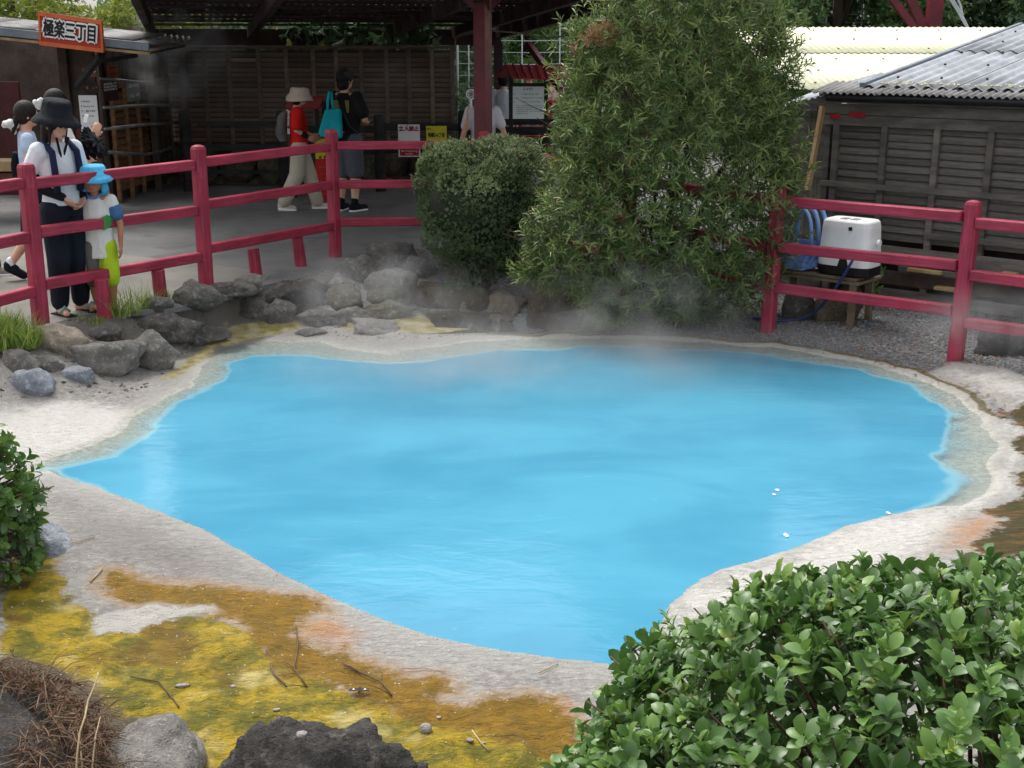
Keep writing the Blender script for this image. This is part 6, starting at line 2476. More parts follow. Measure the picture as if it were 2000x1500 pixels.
    def legs(s, mat, r=(.066, .052, .044), end=1.0, name='trousers', waist=.56):
        J, h, f = s.J, s.H, s.fem
        b = MB()
        hc = (J['hipL'] + J['hipR']) / 2
        b.loft([(hc + Vector((0, 0, -.035 * h)), .088 * h * f, .064 * h), (hc + Vector((0, 0, .0)), .090 * h * f, .064 * h), (hc + Vector((0, 0, (waist - .515) * h)), .078 * h * f, .057 * h)])
        for sd in 'LR':
            hp, kn, an = J['hip' + sd], J['knee' + sd], J['ank' + sd]
            if end <= 0.5:
                e = hp.lerp(kn, end * 2)
                b.cap(hp, e, r[0] * h * f, r[1] * h * f, 14)
            else:
                b.cap(hp, kn, r[0] * h * f, r[1] * h * f, 14)
                e = kn.lerp(an, (end - .5) * 2 * 0.93)
                b.cap(kn, e, r[1] * h * f, r[2] * h * f, 14)
        return b.blob(name, mat, s.root, vox=0.010, it=3)

    def shoes(s, mat, sole=None, big=1.0):
        J, h = s.J, s.H
        for sd in 'LR':
            an, to = J['ank' + sd], J['toe' + sd]
            d_ = (to - an)
            if abs(an.z - to.z) < 0.06 * h:
                d_.z = 0
            d_.normalize()
            he = an - d_ * .022 * h
            he.z = an.z - .024 * h if abs(an.z - to.z) < .06 * h else an.z - .02 * h
            tt = to + d_ * .012 * h
            b = MB()
            b.cap(he, to, .028 * h * big, .024 * h * big, 12)
            b.cap(he + Vector((0, 0, .012 * h)), he.lerp(to, .45) + Vector((0, 0, .012 * h)), .027 * h * big, .024 * h * big, 12)
            o = b.blob('shoe', mat, s.root, vox=0.007, it=2)
            if sole:
                b = MB()
                up = Vector((0, 0, -.016 * h)) if abs(d_.z) < .4 else Vector((0, -.016 * h, -.006 * h))
                b.cap(he + up, to + up, .027 * h * big, .025 * h * big, 12)
                b.blob('sole', sole, s.root, vox=0.007, it=2)

    def hat(s, mat, crown=.055, ch=.07, brim=.10, drop=.045, z=.035, name='hat', tilt=0.0, mat2=None):
        h = s.H
        b = MB()
        rs_ = []
        prof = [(crown * .55, ch), (crown * .9, ch * .93), (crown * 1.0, ch * .75), (crown * 1.12, 0.0), (crown * 1.25 + (brim - crown) * .25, -drop * .35), (brim, -drop), (brim * .985, -drop - .004), (crown * 1.22 + (brim - crown) * .2, -drop * .45 - .004), (crown * 1.06, -.006), (crown * .93, ch * .72), (crown * .3, ch * .93)]
        T = s.hm @ Matrix.Rotation(tilt, 3, 'X')
        for r_, zz in prof:
            ring = []
            for k in range(28):
                t = 2 * math.pi * k / 28
                wv = 1 + (0.03 * math.sin(3 * t + 1) if r_ > crown * 1.3 else 0)
                ring.append(s.J['head'] + T @ Vector((math.cos(t) * r_ * h * wv, (math.sin(t) * r_ * 1.06 - .004) * h, (z + zz + (0.006 * math.sin(2 * t) if r_ > crown * 1.3 else 0)) * h)))
            rs_.append(ring)
        b.rings(rs_)
        o = b.build(name, mat, s.root, True, local=True)
        return o


def facing(px, Y):
    return None


# ---- woman in black bucket hat, white T-shirt, navy backpack
M_WT = cloth('white_tshirt', (226, 230, 234), (206, 212, 220))
M_NAVY = cloth('navy_backpack', (34, 42, 72), (24, 30, 52))
M_BLK = cloth('black_cloth', (26, 28, 34), (20, 22, 28))
M_NVP = cloth('dark_navy_trousers', (28, 34, 46), (22, 27, 38))
loc = G(140, 612, 0)
p = Person('woman in black bucket hat and white T-shirt with navy backpack standing at the red fence', (loc.x, loc.y + 0.03, 0), (0.80, -0.60), 1.57, SK1,
           dict(elL=(-.165, -.05, .645), wrL=(-.085, .055, .57), elR=(.15, -.05, .65), wrR=(.045, .075, .58), head=(0.008, .03, .915), toeL=(-.085, .08, .018), toeR=(.085, .08, .018)), 0.94,
           hand_dir=dict(L=(0.6, 0.25, -0.7), R=(-0.6, 0.2, -0.7)), head_tilt=0.22, head_turn=0.1)
p.hair(HAIRB, long=.10)
p.tee(M_WT, hem=.535, wide=1.08, sleeve=.55, flare=1.0)
p.legs(M_NVP, (.070, .060, .046), 1.0, waist=.575)
p.hat(M_BLK, crown=.064, ch=.070, brim=.112, drop=.036, z=.050)
for sd, sg in (('L', -1), ('R', 1)):
    b = MB()
    e, wv = p.J['el' + sd], p.J['wr' + sd]
    b.cap(p.J['sh' + sd].lerp(e, .72), e, .031 * p.H, .030 * p.H)
    b.cap(e, wv, .030 * p.H, .021 * p.H)
    b.blob('arm_sleeve', M_BLK, p.root, vox=0.009, it=2)
    b = MB()
    pts = [Vector((sg * .062, .068, .60)), Vector((sg * .068, .072, .70)), Vector((sg * .066, .060, .79)), Vector((sg * .066, .0, .828)), Vector((sg * .066, -.06, .79)), Vector((sg * .07, -.085, .68))]
    b.tube([q * p.H for q in pts], .017 * p.H, 8)
    b.blob('backpack_strap', M_NAVY, p.root, vox=0.008, it=2)
    b = MB()
    an, to = p.J['ank' + sd], p.J['toe' + sd]
    b.box((an.lerp(to, .45).x, an.lerp(to, .45).y, .008), (.052 * p.H, .15 * p.H, .014))
    b.build('sandal_sole', M_BLK, p.root, local=True, bev=0.01)
    b = MB()
    q = an.lerp(to, .7)
    b.tube([q + Vector((-.03 * p.H, -.01, -.01)), q + Vector((0, 0, .022 * p.H)), q + Vector((.03 * p.H, -.01, -.01))], .007 * p.H, 6)
    b.build('sandal_strap', cloth('teal_strap', (120, 170, 160)), p.root, True, local=True)
b = MB()
b.loft([(Vector((0, -.115, .53)) * p.H, .075 * p.H, .04 * p.H), (Vector((0, -.125, .60)) * p.H, .09 * p.H, .06 * p.H), (Vector((0, -.12, .72)) * p.H, .085 * p.H, .055 * p.H), (Vector((0, -.10, .80)) * p.H, .06 * p.H, .03 * p.H)])
b.blob('backpack', M_NAVY, p.root, vox=0.012, it=3)
b = MB()
b.tube([p.hp(-.035, .045, -.05), p.hp(-.01, .05, -.13), p.hp(.0, .055, -.22)], .006 * p.H, 6)
b.tube([p.hp(.035, .045, -.05), p.hp(.01, .05, -.13), p.hp(.0, .055, -.22)], .006 * p.H, 6)
b.build('hat_cord', M_BLK, p.root, True, local=True)

# ---- child in blue sun hat
loc = G(206, 606, 0)
p = Person('small child in light blue sun hat, white T-shirt and lime shorts behind the red fence', (loc.x, loc.y, 0), (0.03, -1.0), 1.12, SK2,
           dict(head=(0, .012, .905), neck=(0, -.005, .80), shL=(-.105, 0, .77), shR=(.105, 0, .77), elL=(-.15, -.015, .60), elR=(.15, -.015, .60), wrL=(-.155, .03, .46), wrR=(.155, .03, .46),
                chest=(0, 0, .67), hipL=(-.056, 0, .46), hipR=(.056, 0, .46), kneeL=(-.066, .01, .26), kneeR=(.060, .01, .26)), 1.12, head_tilt=0.05)
b = MB()
b.ell(p.hp(0, 0, -.01), (.02 * p.H, .02 * p.H, .02 * p.H))
hd = MB()
# child's larger head
hd.ell(p.hp(0, 0, 0), (.066 * p.H, .070 * p.H, .085 * p.H))
hd.ell(p.hp(0, .030, -.045), (.045 * p.H, .04 * p.H, .036 * p.H))
hd.ell(p.hp(0, .072, -.012), (.010 * p.H, .012 * p.H, .014 * p.H))
hd.blob('head', SK2, p.root, vox=0.008, it=3)
for x in (-1, 1):
    e = MB()
    e.ell(p.hp(x * .026, .066, .006), (.010 * p.H, .005 * p.H, .005 * p.H), None, 8, 5)
    e.build('eye', EYE, p.root, True, local=True)
e = MB()
e.ell(p.hp(0, .070, -.050), (.017 * p.H, .005 * p.H, .005 * p.H), None, 8, 5)
e.build('lips', LIP, p.root, True, local=True)
M_CH = cloth('child_white_tee', (214, 212, 206), (196, 194, 190))
sh_ = p.tee(M_CH, hem=.43, wide=0.98, sleeve=.35, flare=1.04)
for sd, c in (('L', (70, 104, 146)), ('R', (206, 116, 84))):
    b = MB()
    s_, e_ = p.J['sh' + sd], p.J['el' + sd]
    b.cap(s_.lerp(e_, .30), s_.lerp(e_, .58), .047 * p.H, .050 * p.H, 14)
    b.blob('sleeve', cloth('sleeve_' + sd, c), p.root, vox=0.009, it=2)
b = MB()
b.tube([Vector((math.cos(t) * .050, math.sin(t) * .048 - .002, .806 + .012 * math.cos(t) ** 2 - .018 * max(math.sin(t), 0))) * p.H for t in [R(a) for a in range(0, 361, 24)]], .009 * p.H, 8)
b.build('collar', cloth('blue_collar', (92, 130, 196)), p.root, True, local=True)
b = MB()
q = [(-.105, .055, .60), (-.06, .080, .57), (-.035, .086, .60), (-.05, .082, .66), (-.085, .066, .675), (-.110, .045, .65)]
b.prism([Vector(v) * p.H for v in q], Vector((0, -.03, 0)) * p.H)
b.build('green_patch', cloth('green_patch', (62, 140, 70)), p.root, local=True, bev=0.004)
p.legs(cloth('lime_shorts', (176, 200, 44), (160, 186, 36)), (.056, .054, .05), .60, 'shorts', waist=.47)
b = MB()
h_, k_ = p.J['hipR'], p.J['kneeR']
b.cap(h_ + Vector((-.008, .028, 0)), k_.lerp(p.J['ankR'], .2) + Vector((-.008, .022, 0)), .052 * p.H, .050 * p.H, 14)
b.blob('grey_panel', cloth('grey_short_panel', (96, 96, 92)), p.root, vox=0.009, it=2)
p.hat(cloth('blue_sun_hat', (92, 186, 222), (70, 160, 206)), crown=.086, ch=.060, brim=.138, drop=.040, z=.045)
b = MB()
for x in (-1, 1):
    b.loft([(p.hp(x * .062, -.03, -.02), .022 * p.H, .045 * p.H), (p.hp(x * .066, -.03, -.07), .024 * p.H, .05 * p.H), (p.hp(x * .055, -.04, -.115), .014 * p.H, .035 * p.H)])
b.loft([(p.hp(0, -.072, .0), .065 * p.H, .012 * p.H), (p.hp(0, -.08, -.07), .075 * p.H, .012 * p.H), (p.hp(0, -.075, -.12), .055 * p.H, .010 * p.H)])
b.blob('neck_flap', bpy.data.materials['blue_sun_hat'], p.root, vox=0.009, it=2)
for sd in 'LR':
    b = MB()
    an, to = p.J['ank' + sd], p.J['toe' + sd]
    q = an.lerp(to, .45)
    b.box((q.x, q.y, .007), (.06 * p.H, .155 * p.H, .012))
    b.build('sandal_sole', M_BLK, p.root, local=True, bev=0.01)

# ---- woman with brown ponytail, seen from the side
loc = G(30, 540, 0)
p = Person('woman with brown tied hair in pale blue top behind the woman in the black hat', (-4.13, 10.62, 0), (0.93, 0.36), 1.55, SK1,
           dict(kneeL=(-.05, -.02, .29), ankL=(-.05, -.16, .10), toeL=(-.05, -.10, .03), ankR=(.05, .09, .045), kneeR=(.05, .08, .29), toeR=(.05, .19, .018)), 0.92, head_turn=0.1)
p.hair(HAIRB, low=-.01)
p.tee(cloth('pale_blue_top', (184, 200, 222), (166, 184, 210)), hem=.53, sleeve=.3, wide=.98)
p.legs(M_BLK, (.075, .078, .05), .66, 'skirt')
p.shoes(M_BLK, None)
for sd in 'LR':
    b = MB()
    an = p.J['ank' + sd]
    b.cap(an + Vector((0, -.005, -.01)) * p.H, an + Vector((0, 0, .015 * p.H)), .026 * p.H, .025 * p.H)
    b.blob('sock', M_WT, p.root, vox=0.008, it=2)
b = MB()
b.cap(p.hp(0, -.055, -.02), p.hp(.01, -.085, -.10), .020 * p.H, .010 * p.H)
b.blob('ponytail', HAIRB, p.root, vox=0.008, it=2)
M_FLUF = cloth('white_fluff', (236, 236, 230), (220, 220, 214))
b = MB()
rd = random.Random(2)
for _ in range(26):
    q = p.hp(rd.gauss(0, .014), -.085 + rd.gauss(0, .018), -.045 + rd.gauss(0, .013))
    b.ell(q, (.016 * p.H,) * 3, None, 8, 6)
b.blob('hair_bow', M_FLUF, p.root, vox=0.009, it=2)
b = MB()
b.tube([Vector((-.03, -.07, .72)) * p.H, Vector((-.05, -.085, .64)) * p.H, Vector((-.05, -.08, .56)) * p.H], .022 * p.H, 8)
b.blob('bag', M_BLK, p.root, vox=0.01, it=2)

# ---- dark haired woman holding a phone and a black ruffled parasol
p = Person('dark haired woman in white dress holding a phone and black ruffled parasol behind the others', (-4.02, 11.05, 0), (0.80, 0.6), 1.63, SK1,
           dict(elR=(.15, .03, .66), wrR=(.12, .14, .74), elL=(-.15, .0, .65), wrL=(-.10, .13, .60)), 0.92, hand_dir=dict(R=(0, .5, .8), L=(0, 1, .2)))
p.hair(HAIR, long=.05)
M_WD = cloth('white_dress', (226, 224, 216), (206, 204, 198))
p.tee(M_WD, hem=.52, sleeve=.6, wide=1.0)
b = MB()
b.loft([(Vector((0, 0, .56)) * p.H, .075 * p.H, .058 * p.H), (Vector((0, 0, .45)) * p.H, .105 * p.H, .085 * p.H), (Vector((0, 0, .16)) * p.H, .16 * p.H, .13 * p.H), (Vector((0, 0, .155)) * p.H, .15 * p.H, .12 * p.H)], 20)
b.blob('dress_skirt', M_WD, p.root, vox=0.012, it=2)
p.shoes(M_BLK)
b = MB()
rd = random.Random(6)
for _ in range(16):
    b.ell(p.hp(-.03 + rd.gauss(0, .010), -.075 + rd.gauss(0, .014), -.005 + rd.gauss(0, .012)), (.015 * p.H,) * 3, None, 8, 6)
b.blob('hair_bow', M_FLUF, p.root, vox=0.009, it=2)
ph = thing('phone', 'small phone held up before the dark haired woman beside the white notice', 'phone', tuple(D(168, 232, 11.0)))
b = MB()
b.box(D(168, 232, 11.0), (.035, .012, .075), Matrix.Rotation(0.35, 3, 'Y'))
b.build('case', M_WHITE, ph, bev=0.004)
# ruffled parasol, folded, pointing right-down
pr = thing('ruffled_parasol', 'folded black parasol with ruffled edges beside the woman in the black hat', 'parasol', tuple(D(160, 290, 10.6)))
rd = random.Random(8)
b = MB()
a0, a1 = D(148, 305, 10.65), D(188, 278, 10.65)
ax = (a1 - a0).normalized()
for k in range(5):
    c = a0 + ax * (0.02 + 0.05 * k)
    r_ = 0.05 + 0.028 * k
    sd = ax.orthogonal().normalized()
    sq = ax.cross(sd)
    for i in range(14):
        t = 6.28 * i / 14 + 0.2 * k
        rr = r_ * (0.85 + 0.3 * rd.random())
        q = c + sd * math.cos(t) * rr * 0.8 + sq * math.sin(t) * rr
        b.cap(c + (q - c) * 0.3, q, 0.02, 0.014, 6)
b.blob('canopy', M_BLK, pr, vox=0.009, it=1, local=False)
b = MB()
b.tube([a0 - ax * 0.10, a0 + ax * 0.3], 0.008, 6)
b.build('shaft', M_BLACK, pr)

# ---- walker in jeans at the far left edge
p = Person('person in jeans mostly outside the left edge, one striding leg showing', (-5.0, 10.75, 0), (1, 0.1), 1.68, SK1,
           dict(kneeL=(-.05, .10, .30), ankL=(-.05, .20, .045), toeL=(-.05, .29, .018), kneeR=(.05, .0, .29), ankR=(.05, -.14, .07), toeR=(.05, -.07, .02)), 1.0)
p.hair(HAIR)
p.tee(cloth('brown_shirt', (96, 70, 60)))
p.legs(cloth('blue_jeans', (98, 124, 156), (80, 106, 140)), (.066, .060, .058), 1.0)
p.shoes(cloth('grey_sneaker', (150, 140, 132)), M_WHITE)

# ---- walker in red T-shirt
M_RT = cloth('red_tshirt', (214, 34, 30), (190, 26, 24))
M_BG = cloth('beige_cotton', (196, 188, 172), (178, 170, 154))
loc = G(600, 406, 0)
p = Person('person in red T-shirt, beige sun hat and wide beige trousers walking right on the path', (-2.62, 15.3, 0), (0.97, 0.18), 1.50, SK1,
           dict(hipL=(-.045, 0, .515), kneeL=(-.045, .07, .285), ankL=(-.045, .13, .045), toeL=(-.045, .21, .018), kneeR=(.05, -.03, .29), ankR=(.05, -.15, .06), toeR=(.05, -.07, .018),
                elR=(.13, -.02, .655), wrR=(.10, .07, .60), elL=(-.13, .0, .65), wrL=(-.10, .10, .60), head=(.0, .025, .915)), 0.98, head_tilt=0.15)
p.hair(HAIR, low=-.03)
p.tee(M_RT, hem=.50, wide=1.12, sleeve=.72, sl_r=.046)
p.legs(M_BG, (.072, .066, .056), 1.0)
p.hat(cloth('beige_hat', (206, 190, 174), (190, 174, 158)), crown=.070, ch=.052, brim=.105, drop=.052, z=.022, tilt=0.1)
p.shoes(cloth('cream_sneaker', (216, 208, 196), (190, 180, 168)), M_WHITE, 1.05)
b = MB()
b.loft([(Vector((0.0, -.125, .56)) * p.H, .06 * p.H, .035 * p.H), (Vector((0, -.14, .62)) * p.H, .075 * p.H, .05 * p.H), (Vector((0, -.125, .76)) * p.H, .065 * p.H, .04 * p.H), (Vector((0, -.10, .80)) * p.H, .04 * p.H, .02 * p.H)])
b.blob('backpack', cloth('grey_backpack', (112, 108, 106), (92, 88, 88)), p.root, vox=0.011, it=3)
b = MB()
b.cap(p.J['wrR'].lerp(p.J['elR'], .1), p.J['wrR'].lerp(p.J['elR'], .45), .021 * p.H, .023 * p.H)
b.blob('wrist_band', M_BLK, p.root, vox=0.008, it=2)

# ---- man in black T-shirt and cap
M_BT = cloth('black_tshirt', (30, 30, 32), (22, 22, 24))
p = Person('man in black T-shirt, black cap and grey shorts carrying a turquoise tote', (-2.02, 15.2, 0), (0.42, 0.91), 1.71, SK1,
           dict(elR=(.155, .0, .65), wrR=(.10, .10, .62), elL=(-.15, -.02, .655), wrL=(-.13, .07, .58), toeL=(-.075, .08, .018), toeR=(.085, .075, .018)), 1.12, head_turn=-0.35)
p.hair(HAIR, low=-.035)
p.tee(M_BT, hem=.49, wide=1.06, sleeve=.68, sl_r=.044)
p.legs(cloth('grey_shorts', (92, 94, 102), (76, 78, 86)), (.066, .060, .05), .52, 'shorts')
p.shoes(M_BLK, M_WHITE, 1.08)
for sd in 'LR':
    b = MB()
    an = p.J['ank' + sd]
    b.cap(an, an + Vector((0, 0, .035 * p.H)), .026 * p.H, .027 * p.H)
    b.blob('sock', M_BLK, p.root, vox=0.008, it=2)
b = MB()
M_CAP = cloth('charcoal_cap', (62, 64, 66), (48, 50, 52))
b.ell(p.hp(0, -.004, .022), (.058 * p.H, .064 * p.H, .052 * p.H), p.hm, 20, 12)
b.ell(p.hp(0, .075, .018), (.042 * p.H, .045 * p.H, .007 * p.H), p.hm @ Matrix.Rotation(-0.2, 3, 'X'), 16, 8)
b.blob('cap', M_CAP, p.root, vox=0.0075, it=2)
b = MB()
b.tube([Vector(v) * p.H for v in [(-.06, .02, .835), (-.03, -.062, .80), (.03, -.080, .70), (.08, -.075, .60), (.105, -.02, .55)]], .011 * p.H, 8)
b.blob('sling_strap', M_BLACK, p.root, vox=0.008, it=2)
b = MB()
b.prism([Vector(v) * p.H for v in [(-.055, -.0735, .785), (-.01, -.078, .785), (.005, -.083, .69), (.03, -.085, .60), (.0, -.085, .59), (-.04, -.083, .67)]], Vector((0, -.003, 0)))
b.build('print', cloth('olive_print', (120, 116, 60), (96, 96, 70)), p.root, local=True)
b = MB()
b.prism([Vector(v) * p.H for v in [(.045, -.0785, .785), (.075, -.070, .785), (.075, -.074, .70), (.06, -.080, .70)]], Vector((0, -.003, 0)))
b.build('print', bpy.data.materials['olive_print'], p.root, local=True)
b = MB()
b.box(Vector((.03, -.084, .565)) * p.H, (.022, .006, .022))
b.build('pink_tag', cloth('pink_tag', (206, 90, 120)), p.root, local=True)
# turquoise tote bag on his left shoulder
M_TQ = cloth('turquoise_canvas', (30, 168, 180), (20, 146, 160))
tb = thing('tote_bag', 'turquoise canvas tote bag hanging behind the man in the black T-shirt', 'bag', tuple(D(646, 260, 14.92)))
Yt = 14.90
b = MB()
fr = [D(634, 213, Yt), D(664, 214, Yt), D(667, 271, Yt), D(628, 269, Yt), D(620, 262, Yt)]
rr = []
b.prism(fr, (0.01, 0.11, 0))
o = b.build('pouch', M_TQ, tb, bev=0.03, seg=3)
b = MB()
b.tube([D(640, 215, Yt + .02), D(640, 195, Yt + .04), D(643, 180, Yt + .10), D(648, 179, Yt + .16), D(648, 195, Yt + .12), D(651, 215, Yt + .08)], 0.016, 8)
b.build('strap', M_TQ, tb, smooth=True)

# ---- woman behind the red column with a hand fan
p = Person('person in white patterned top behind the red column holding up a round hand fan', (-.34, 14.65, 0), (0.0, -1.0), 1.55, SK1,
           dict(elR=(-.0, 0, 0), wrR=(0, 0, 0)) and dict(elR=(.155, .03, .60), wrR=(.115, .09, .745), elL=(-.165, .01, .62), wrL=(-.06, .09, .60)), 0.92, hand_dir=dict(R=(0, .2, 1), L=(1, 0, 0)))
p.hair(HAIR, long=.06)
p.tee(cloth('white_patterned_top', (214, 212, 216), (170, 168, 180)), hem=.52, wide=1.1, sleeve=.55)
p.legs(cloth('white_trousers', (224, 224, 220)), (.074, .07, .06), 1.0)
p.shoes(M_WHITE)
b = MB()
b.loft([(Vector((0.02, .075, .58)) * p.H, .07 * p.H, .02 * p.H), (Vector((0.02, .08, .50)) * p.H, .075 * p.H, .03 * p.H)])
b.blob('waist_bag', M_BLK, p.root, vox=0.01, it=2)
fc = D(920, 184, 14.5)
fn = thing('hand_fan', 'white round electric hand fan held up left of the red column', 'fan', tuple(fc))
b = MB()
b.tube([fc + Vector((math.cos(t) * .052, 0, math.sin(t) * .052)) for t in [R(a) for a in range(0, 361, 20)]], .008, 8)
b.tube([fc + Vector((math.cos(t) * .03, -.005, math.sin(t) * .03)) for t in [R(a) for a in range(0, 361, 30)]], .004, 6)
b.build('cage', M_WHITE, fn, smooth=True)
for k in range(5):
    a = 2 * math.pi * k / 5
    b = MB()
    b.prism([fc + Vector((0, .004, 0)), fc + Vector((math.cos(a) * .044, .0, math.sin(a) * .044)), fc + Vector((math.cos(a + .8) * .044, .008, math.sin(a + .8) * .044))], (0, .003, 0))
    b.build('blade', M_TIN, fn)
b = MB()
b.tube([fc + Vector((0, 0, -.05)), fc + Vector((-.0, 0, -.16))], [.013, .015], 8)
b.build('handle', M_WHITE, fn, smooth=True)

# ---- far visitors beyond the notice board
for (px, Y, Hh, top, lab, hm_, fc_) in [(984, 19.0, 1.58, (216, 222, 230), 'distant person in white striped shirt left of the notice board', HAIR, (0.3, 0.9)),
                                        (1034, 20.6, 1.62, (112, 150, 206), 'distant person in blue shirt seen above the notice panel', HAIRB, (0.2, -0.9)),
                                        (1080, 19.9, 1.60, (228, 190, 190), 'distant person in pale pink top right of the notice board', HAIR, (-0.6, 0.7))]:
    q = D(px, 250, Y)
    p = Person(lab, (q.x, Y, 0), fc_, Hh, SK1, None, 0.95)
    p.hair(hm_)
    p.tee(cloth('visitor_top_%d' % px, top), hem=.5)
    p.legs(cloth('visitor_legs_%d' % px, (150, 146, 140)), (.066, .055, .046), 1.0)
    p.shoes(M_WHITE)

# ------------------------------------------------------------------ small things on the crust
def on_ground(px, py):
    q = G(px, py, -0.31)
    for _ in range(4):
        q = G(px, py, hz(q.x, q.y))
    return q


rd = random.Random(77)
TW = [([(578, 1225), (582, 1265), (575, 1310), (600, 1345)], 0.0028, 'thin forked twig lying on the orange algae'),
      ([(520, 1275), (535, 1320), (560, 1345)], 0.004, 'short dark twig with a bud on the yellow algae'),
      ([(668, 1296), (700, 1315), (745, 1335), (765, 1362)], 0.0035, 'branching dead stalk beside the moth'),
      ([(1102, 1278), (1088, 1300), (1052, 1318)], 0.002, 'white curved stem on the grey crust near the hedge'),
      ([(255, 1325), (310, 1335), (335, 1365), (350, 1385)], 0.003, 'thin dark vine trailing over the yellow algae'),
      ([(922, 1430), (940, 1455), (955, 1470)], 0.0025, 'short pale twig on the ochre algae near the bottom'),
      ([(780, 1310), (830, 1308), (870, 1316)], 0.002, 'pale needle-like stem on the grey crust'),
      ([(60, 1080), (130, 1065), (185, 1052)], 0.003, 'long pale twig on the grey crust right of the left bush'),
      ([(176, 1140), (195, 1120), (200, 1112)], 0.004, 'small curved pale scrap on the grey crust')]
for pts, r_, lab in TW:
    q = [on_ground(x, y) + Vector((0, 0, 0.008)) for x, y in pts]
    b = MB()
    b.tube(q, [r_] * len(q), 6)
    if 'forked' in lab or 'branching' in lab:
        for k in range(4):
            s = q[1 + k % (len(q) - 1)]
            e = s + Vector((rd.uniform(-.10, .10), rd.uniform(-.08, .08), 0.004))
            b.tube([s, (s + e) / 2 + Vector((0, 0, .006)), e], [r_ * .7, r_ * .6, r_ * .4], 5)
    o = b.build('twig', M_DRY if ('pale' in lab or 'white' in lab) else M_TWIG, None, smooth=True)
    tag(o, lab, 'twig')
CH = [((355, 1341), 0.018, 'oblong white scrap on the yellow algae'), ((455, 1342), 0.012, 'round white pebble on the yellow algae'), ((540, 1388), 0.014, 'white crust lump low on the yellow algae'),
      ((857, 1403), 0.012, 'small white shell-like scrap on the ochre algae'), ((832, 1428), 0.024, 'upright white crust fragment above the black lava rock'), ((918, 1447), 0.014, 'white flake beside the short pale twig'),
      ((945, 1452), 0.010, 'tiny white flake near the bottom twig'), ((590, 1437), 0.020, 'white crust patch on the black lava rock')]
for (pxy, s, lab) in CH:
    q = on_ground(*pxy)
    if 'lava' in lab and 'patch' in lab:
        q = D(*pxy, 3.35)
    rock(lab, MR_WHITE, q + Vector((0, 0, s * .25)), (s * (1.8 if 'oblong' in lab else 1.0), s * .8, s * (1.2 if 'upright' in lab else .5)), int(s * 9000) + pxy[0], sub=2, name='white_scrap')
# moth
q = on_ground(702, 1354) + Vector((0, 0, 0.01))
root = thing('moth', 'dark moth with white wing spots resting on the ochre algae', 'moth', tuple(q))
M_MOTH = simple('moth_wing', (52, 46, 40), (36, 32, 30), 60, 0.7, 0)
for sx in (-1, 1):
    b = MB()
    b.prism([q + Vector((0, -.006, .004)), q + Vector((sx * .040, -.012, .006)), q + Vector((sx * .036, .006, .006)), q + Vector((0, .012, .004))], (0, 0, .0012))
    w_ = b.build('wing', M_MOTH, root)
    b = MB()
    b.prism([q + Vector((sx * .016, -.004, .0075)), q + Vector((sx * .026, -.004, .008)), q + Vector((sx * .022, .005, .008))], (0, 0, .0006))
    b.build('wing_spot', M_WHITEINK, w_)
b = MB()
b.cap(q + Vector((0, -.016, .004)), q + Vector((0, .016, .005)), .0035, .004, 8)
b.build('abdomen', M_MOTH, root, smooth=True)
# floating foam flecks
for i, (pxy, s, lab) in enumerate([((1518, 957), .018, 'largest white foam fleck on the right half of the water'), ((1512, 966), .012, 'small foam fleck just below the largest one'), ((1535, 1045), .020, 'white foam fleck near the right front edge of the water'), ((1735, 1002), .016, 'thin white foam streak at the right edge of the water')]):
    q = G(*pxy, WATER_Z + 0.003)
    b = MB()
    n = 12
    rr = [s * rd.uniform(.5, 1) for _ in range(n)]
    b.prism([q + Vector((math.cos(6.283 * k / n) * rr[k] * .8, math.sin(6.283 * k / n) * rr[k] * 1.4, 0)) for k in range(n)], (0, 0, .0015))
    o = b.build('foam_fleck', M_WHITE, None)
    tag(o, lab, 'foam')

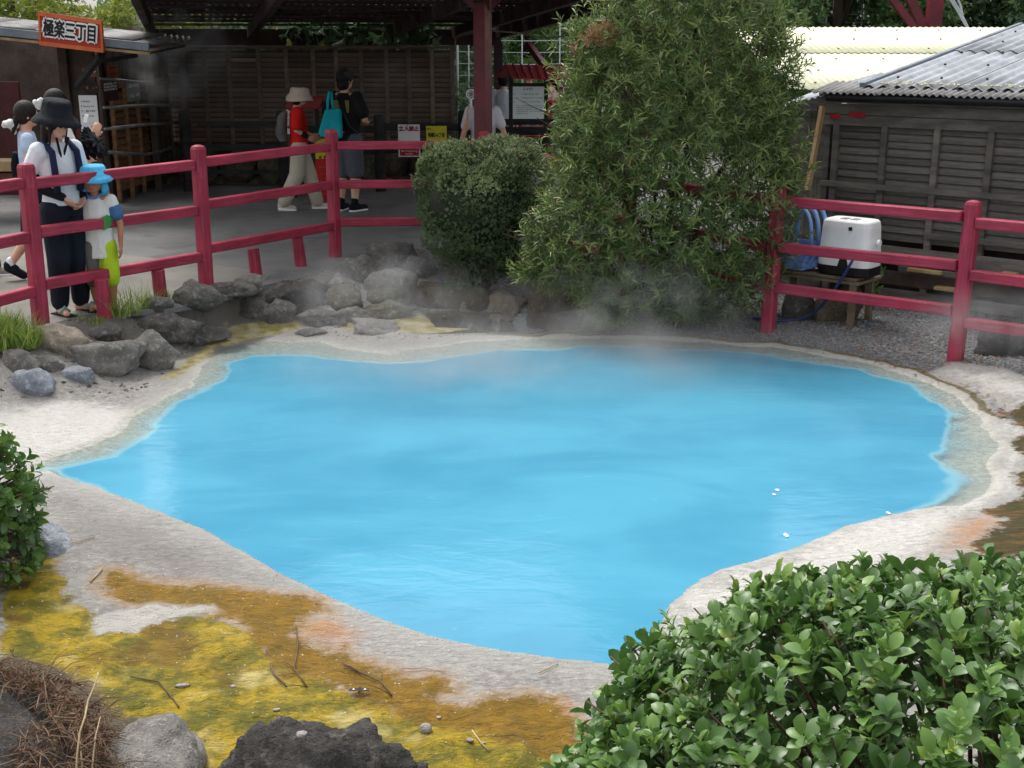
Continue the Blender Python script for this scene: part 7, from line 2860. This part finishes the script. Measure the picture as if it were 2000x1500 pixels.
# ------------------------------------------------------------------ steam
def steam(label, c, rad, dens, seed, scale=2.2, lo=0.45, hi=0.75, rot=0.0):
    g = N('steam_%d' % seed)
    tc = g.n('TexCoord')
    ob = tc.outputs['Object']
    # soft fall-off to the hull of the plume
    ln = g.n('VectorMath', operation='LENGTH')
    g.l(ob, ln.inputs[0])
    fall = g.ramp(ln.outputs['Value'], 0.25, 0.98, 1.0, 0.0)
    mp = g.n('Mapping')
    mp.inputs['Location'].default_value = (seed * 3.1, seed * 1.7, 0)
    mp.inputs['Scale'].default_value = (rad[0], rad[1], rad[2])
    g.l(ob, mp.inputs['Vector'])
    nz = g.noise(scale, 3, mp.outputs[0], dist=0.7)
    d = g.math('MULTIPLY', g.math('MULTIPLY', g.ramp(nz, lo, hi), fall), dens)
    vol = g.n('VolumePrincipled')
    vol.inputs['Color'].default_value = (0.93, 0.94, 0.95, 1)
    vol.inputs['Anisotropy'].default_value = 0.2
    g.l(d, vol.inputs['Density'])
    g.l(vol.outputs[0], g.out.inputs['Volume'])
    bm = bmesh.new()
    bmesh.ops.create_icosphere(bm, subdivisions=3, radius=1.0)
    me = bpy.data.meshes.new('steam')
    bm.to_mesh(me)
    bm.free()
    o = put('steam', me, g.m)
    o.location = c
    o.scale = rad
    o.rotation_euler = (0, rot, 0)
    o['kind'] = 'stuff'
    tag(o, label, 'steam')
    return o


steam('steam puff rising beside the kiosk wall', D(355, 110, 16.4), (0.95, 0.5, 0.95), 2.4, 1, 2.4, 0.38, 0.8, 0.3)
steam('thin steam over the right end of the slatted wall', D(815, 140, 15.8), (0.7, 0.5, 0.8), 0.8, 2, 1.4)
steam('steam drifting over the boulders at the back of the pool', D(740, 590, 9.7), (1.25, 0.5, 0.50), 1.4, 3, 3.0, 0.38, 0.8)
steam('steam at the foot of the tall shrub', D(1290, 600, 9.35), (1.5, 0.4, 0.48), 1.7, 4, 3.0, 0.38, 0.8)
steam('faint steam over the right-hand gravel', D(1930, 650, 8.2), (0.7, 0.4, 0.40), 1.6, 5, 2.0, 0.4, 0.75)
steam('thin steam layer drifting over the back half of the water', (0.1, 8.6, -0.12), (3.2, 1.5, 0.22), 0.9, 6, 1.3, 0.3, 0.8)
steam('thin steam veil added under the pavilion to lighten the dark slatted wall', D(620, 170, 16.6), (3.4, 1.2, 1.1), 0.10, 7, 1.2, 0.2, 0.8)  # extra veil, added to lift the blacks under the pavilion
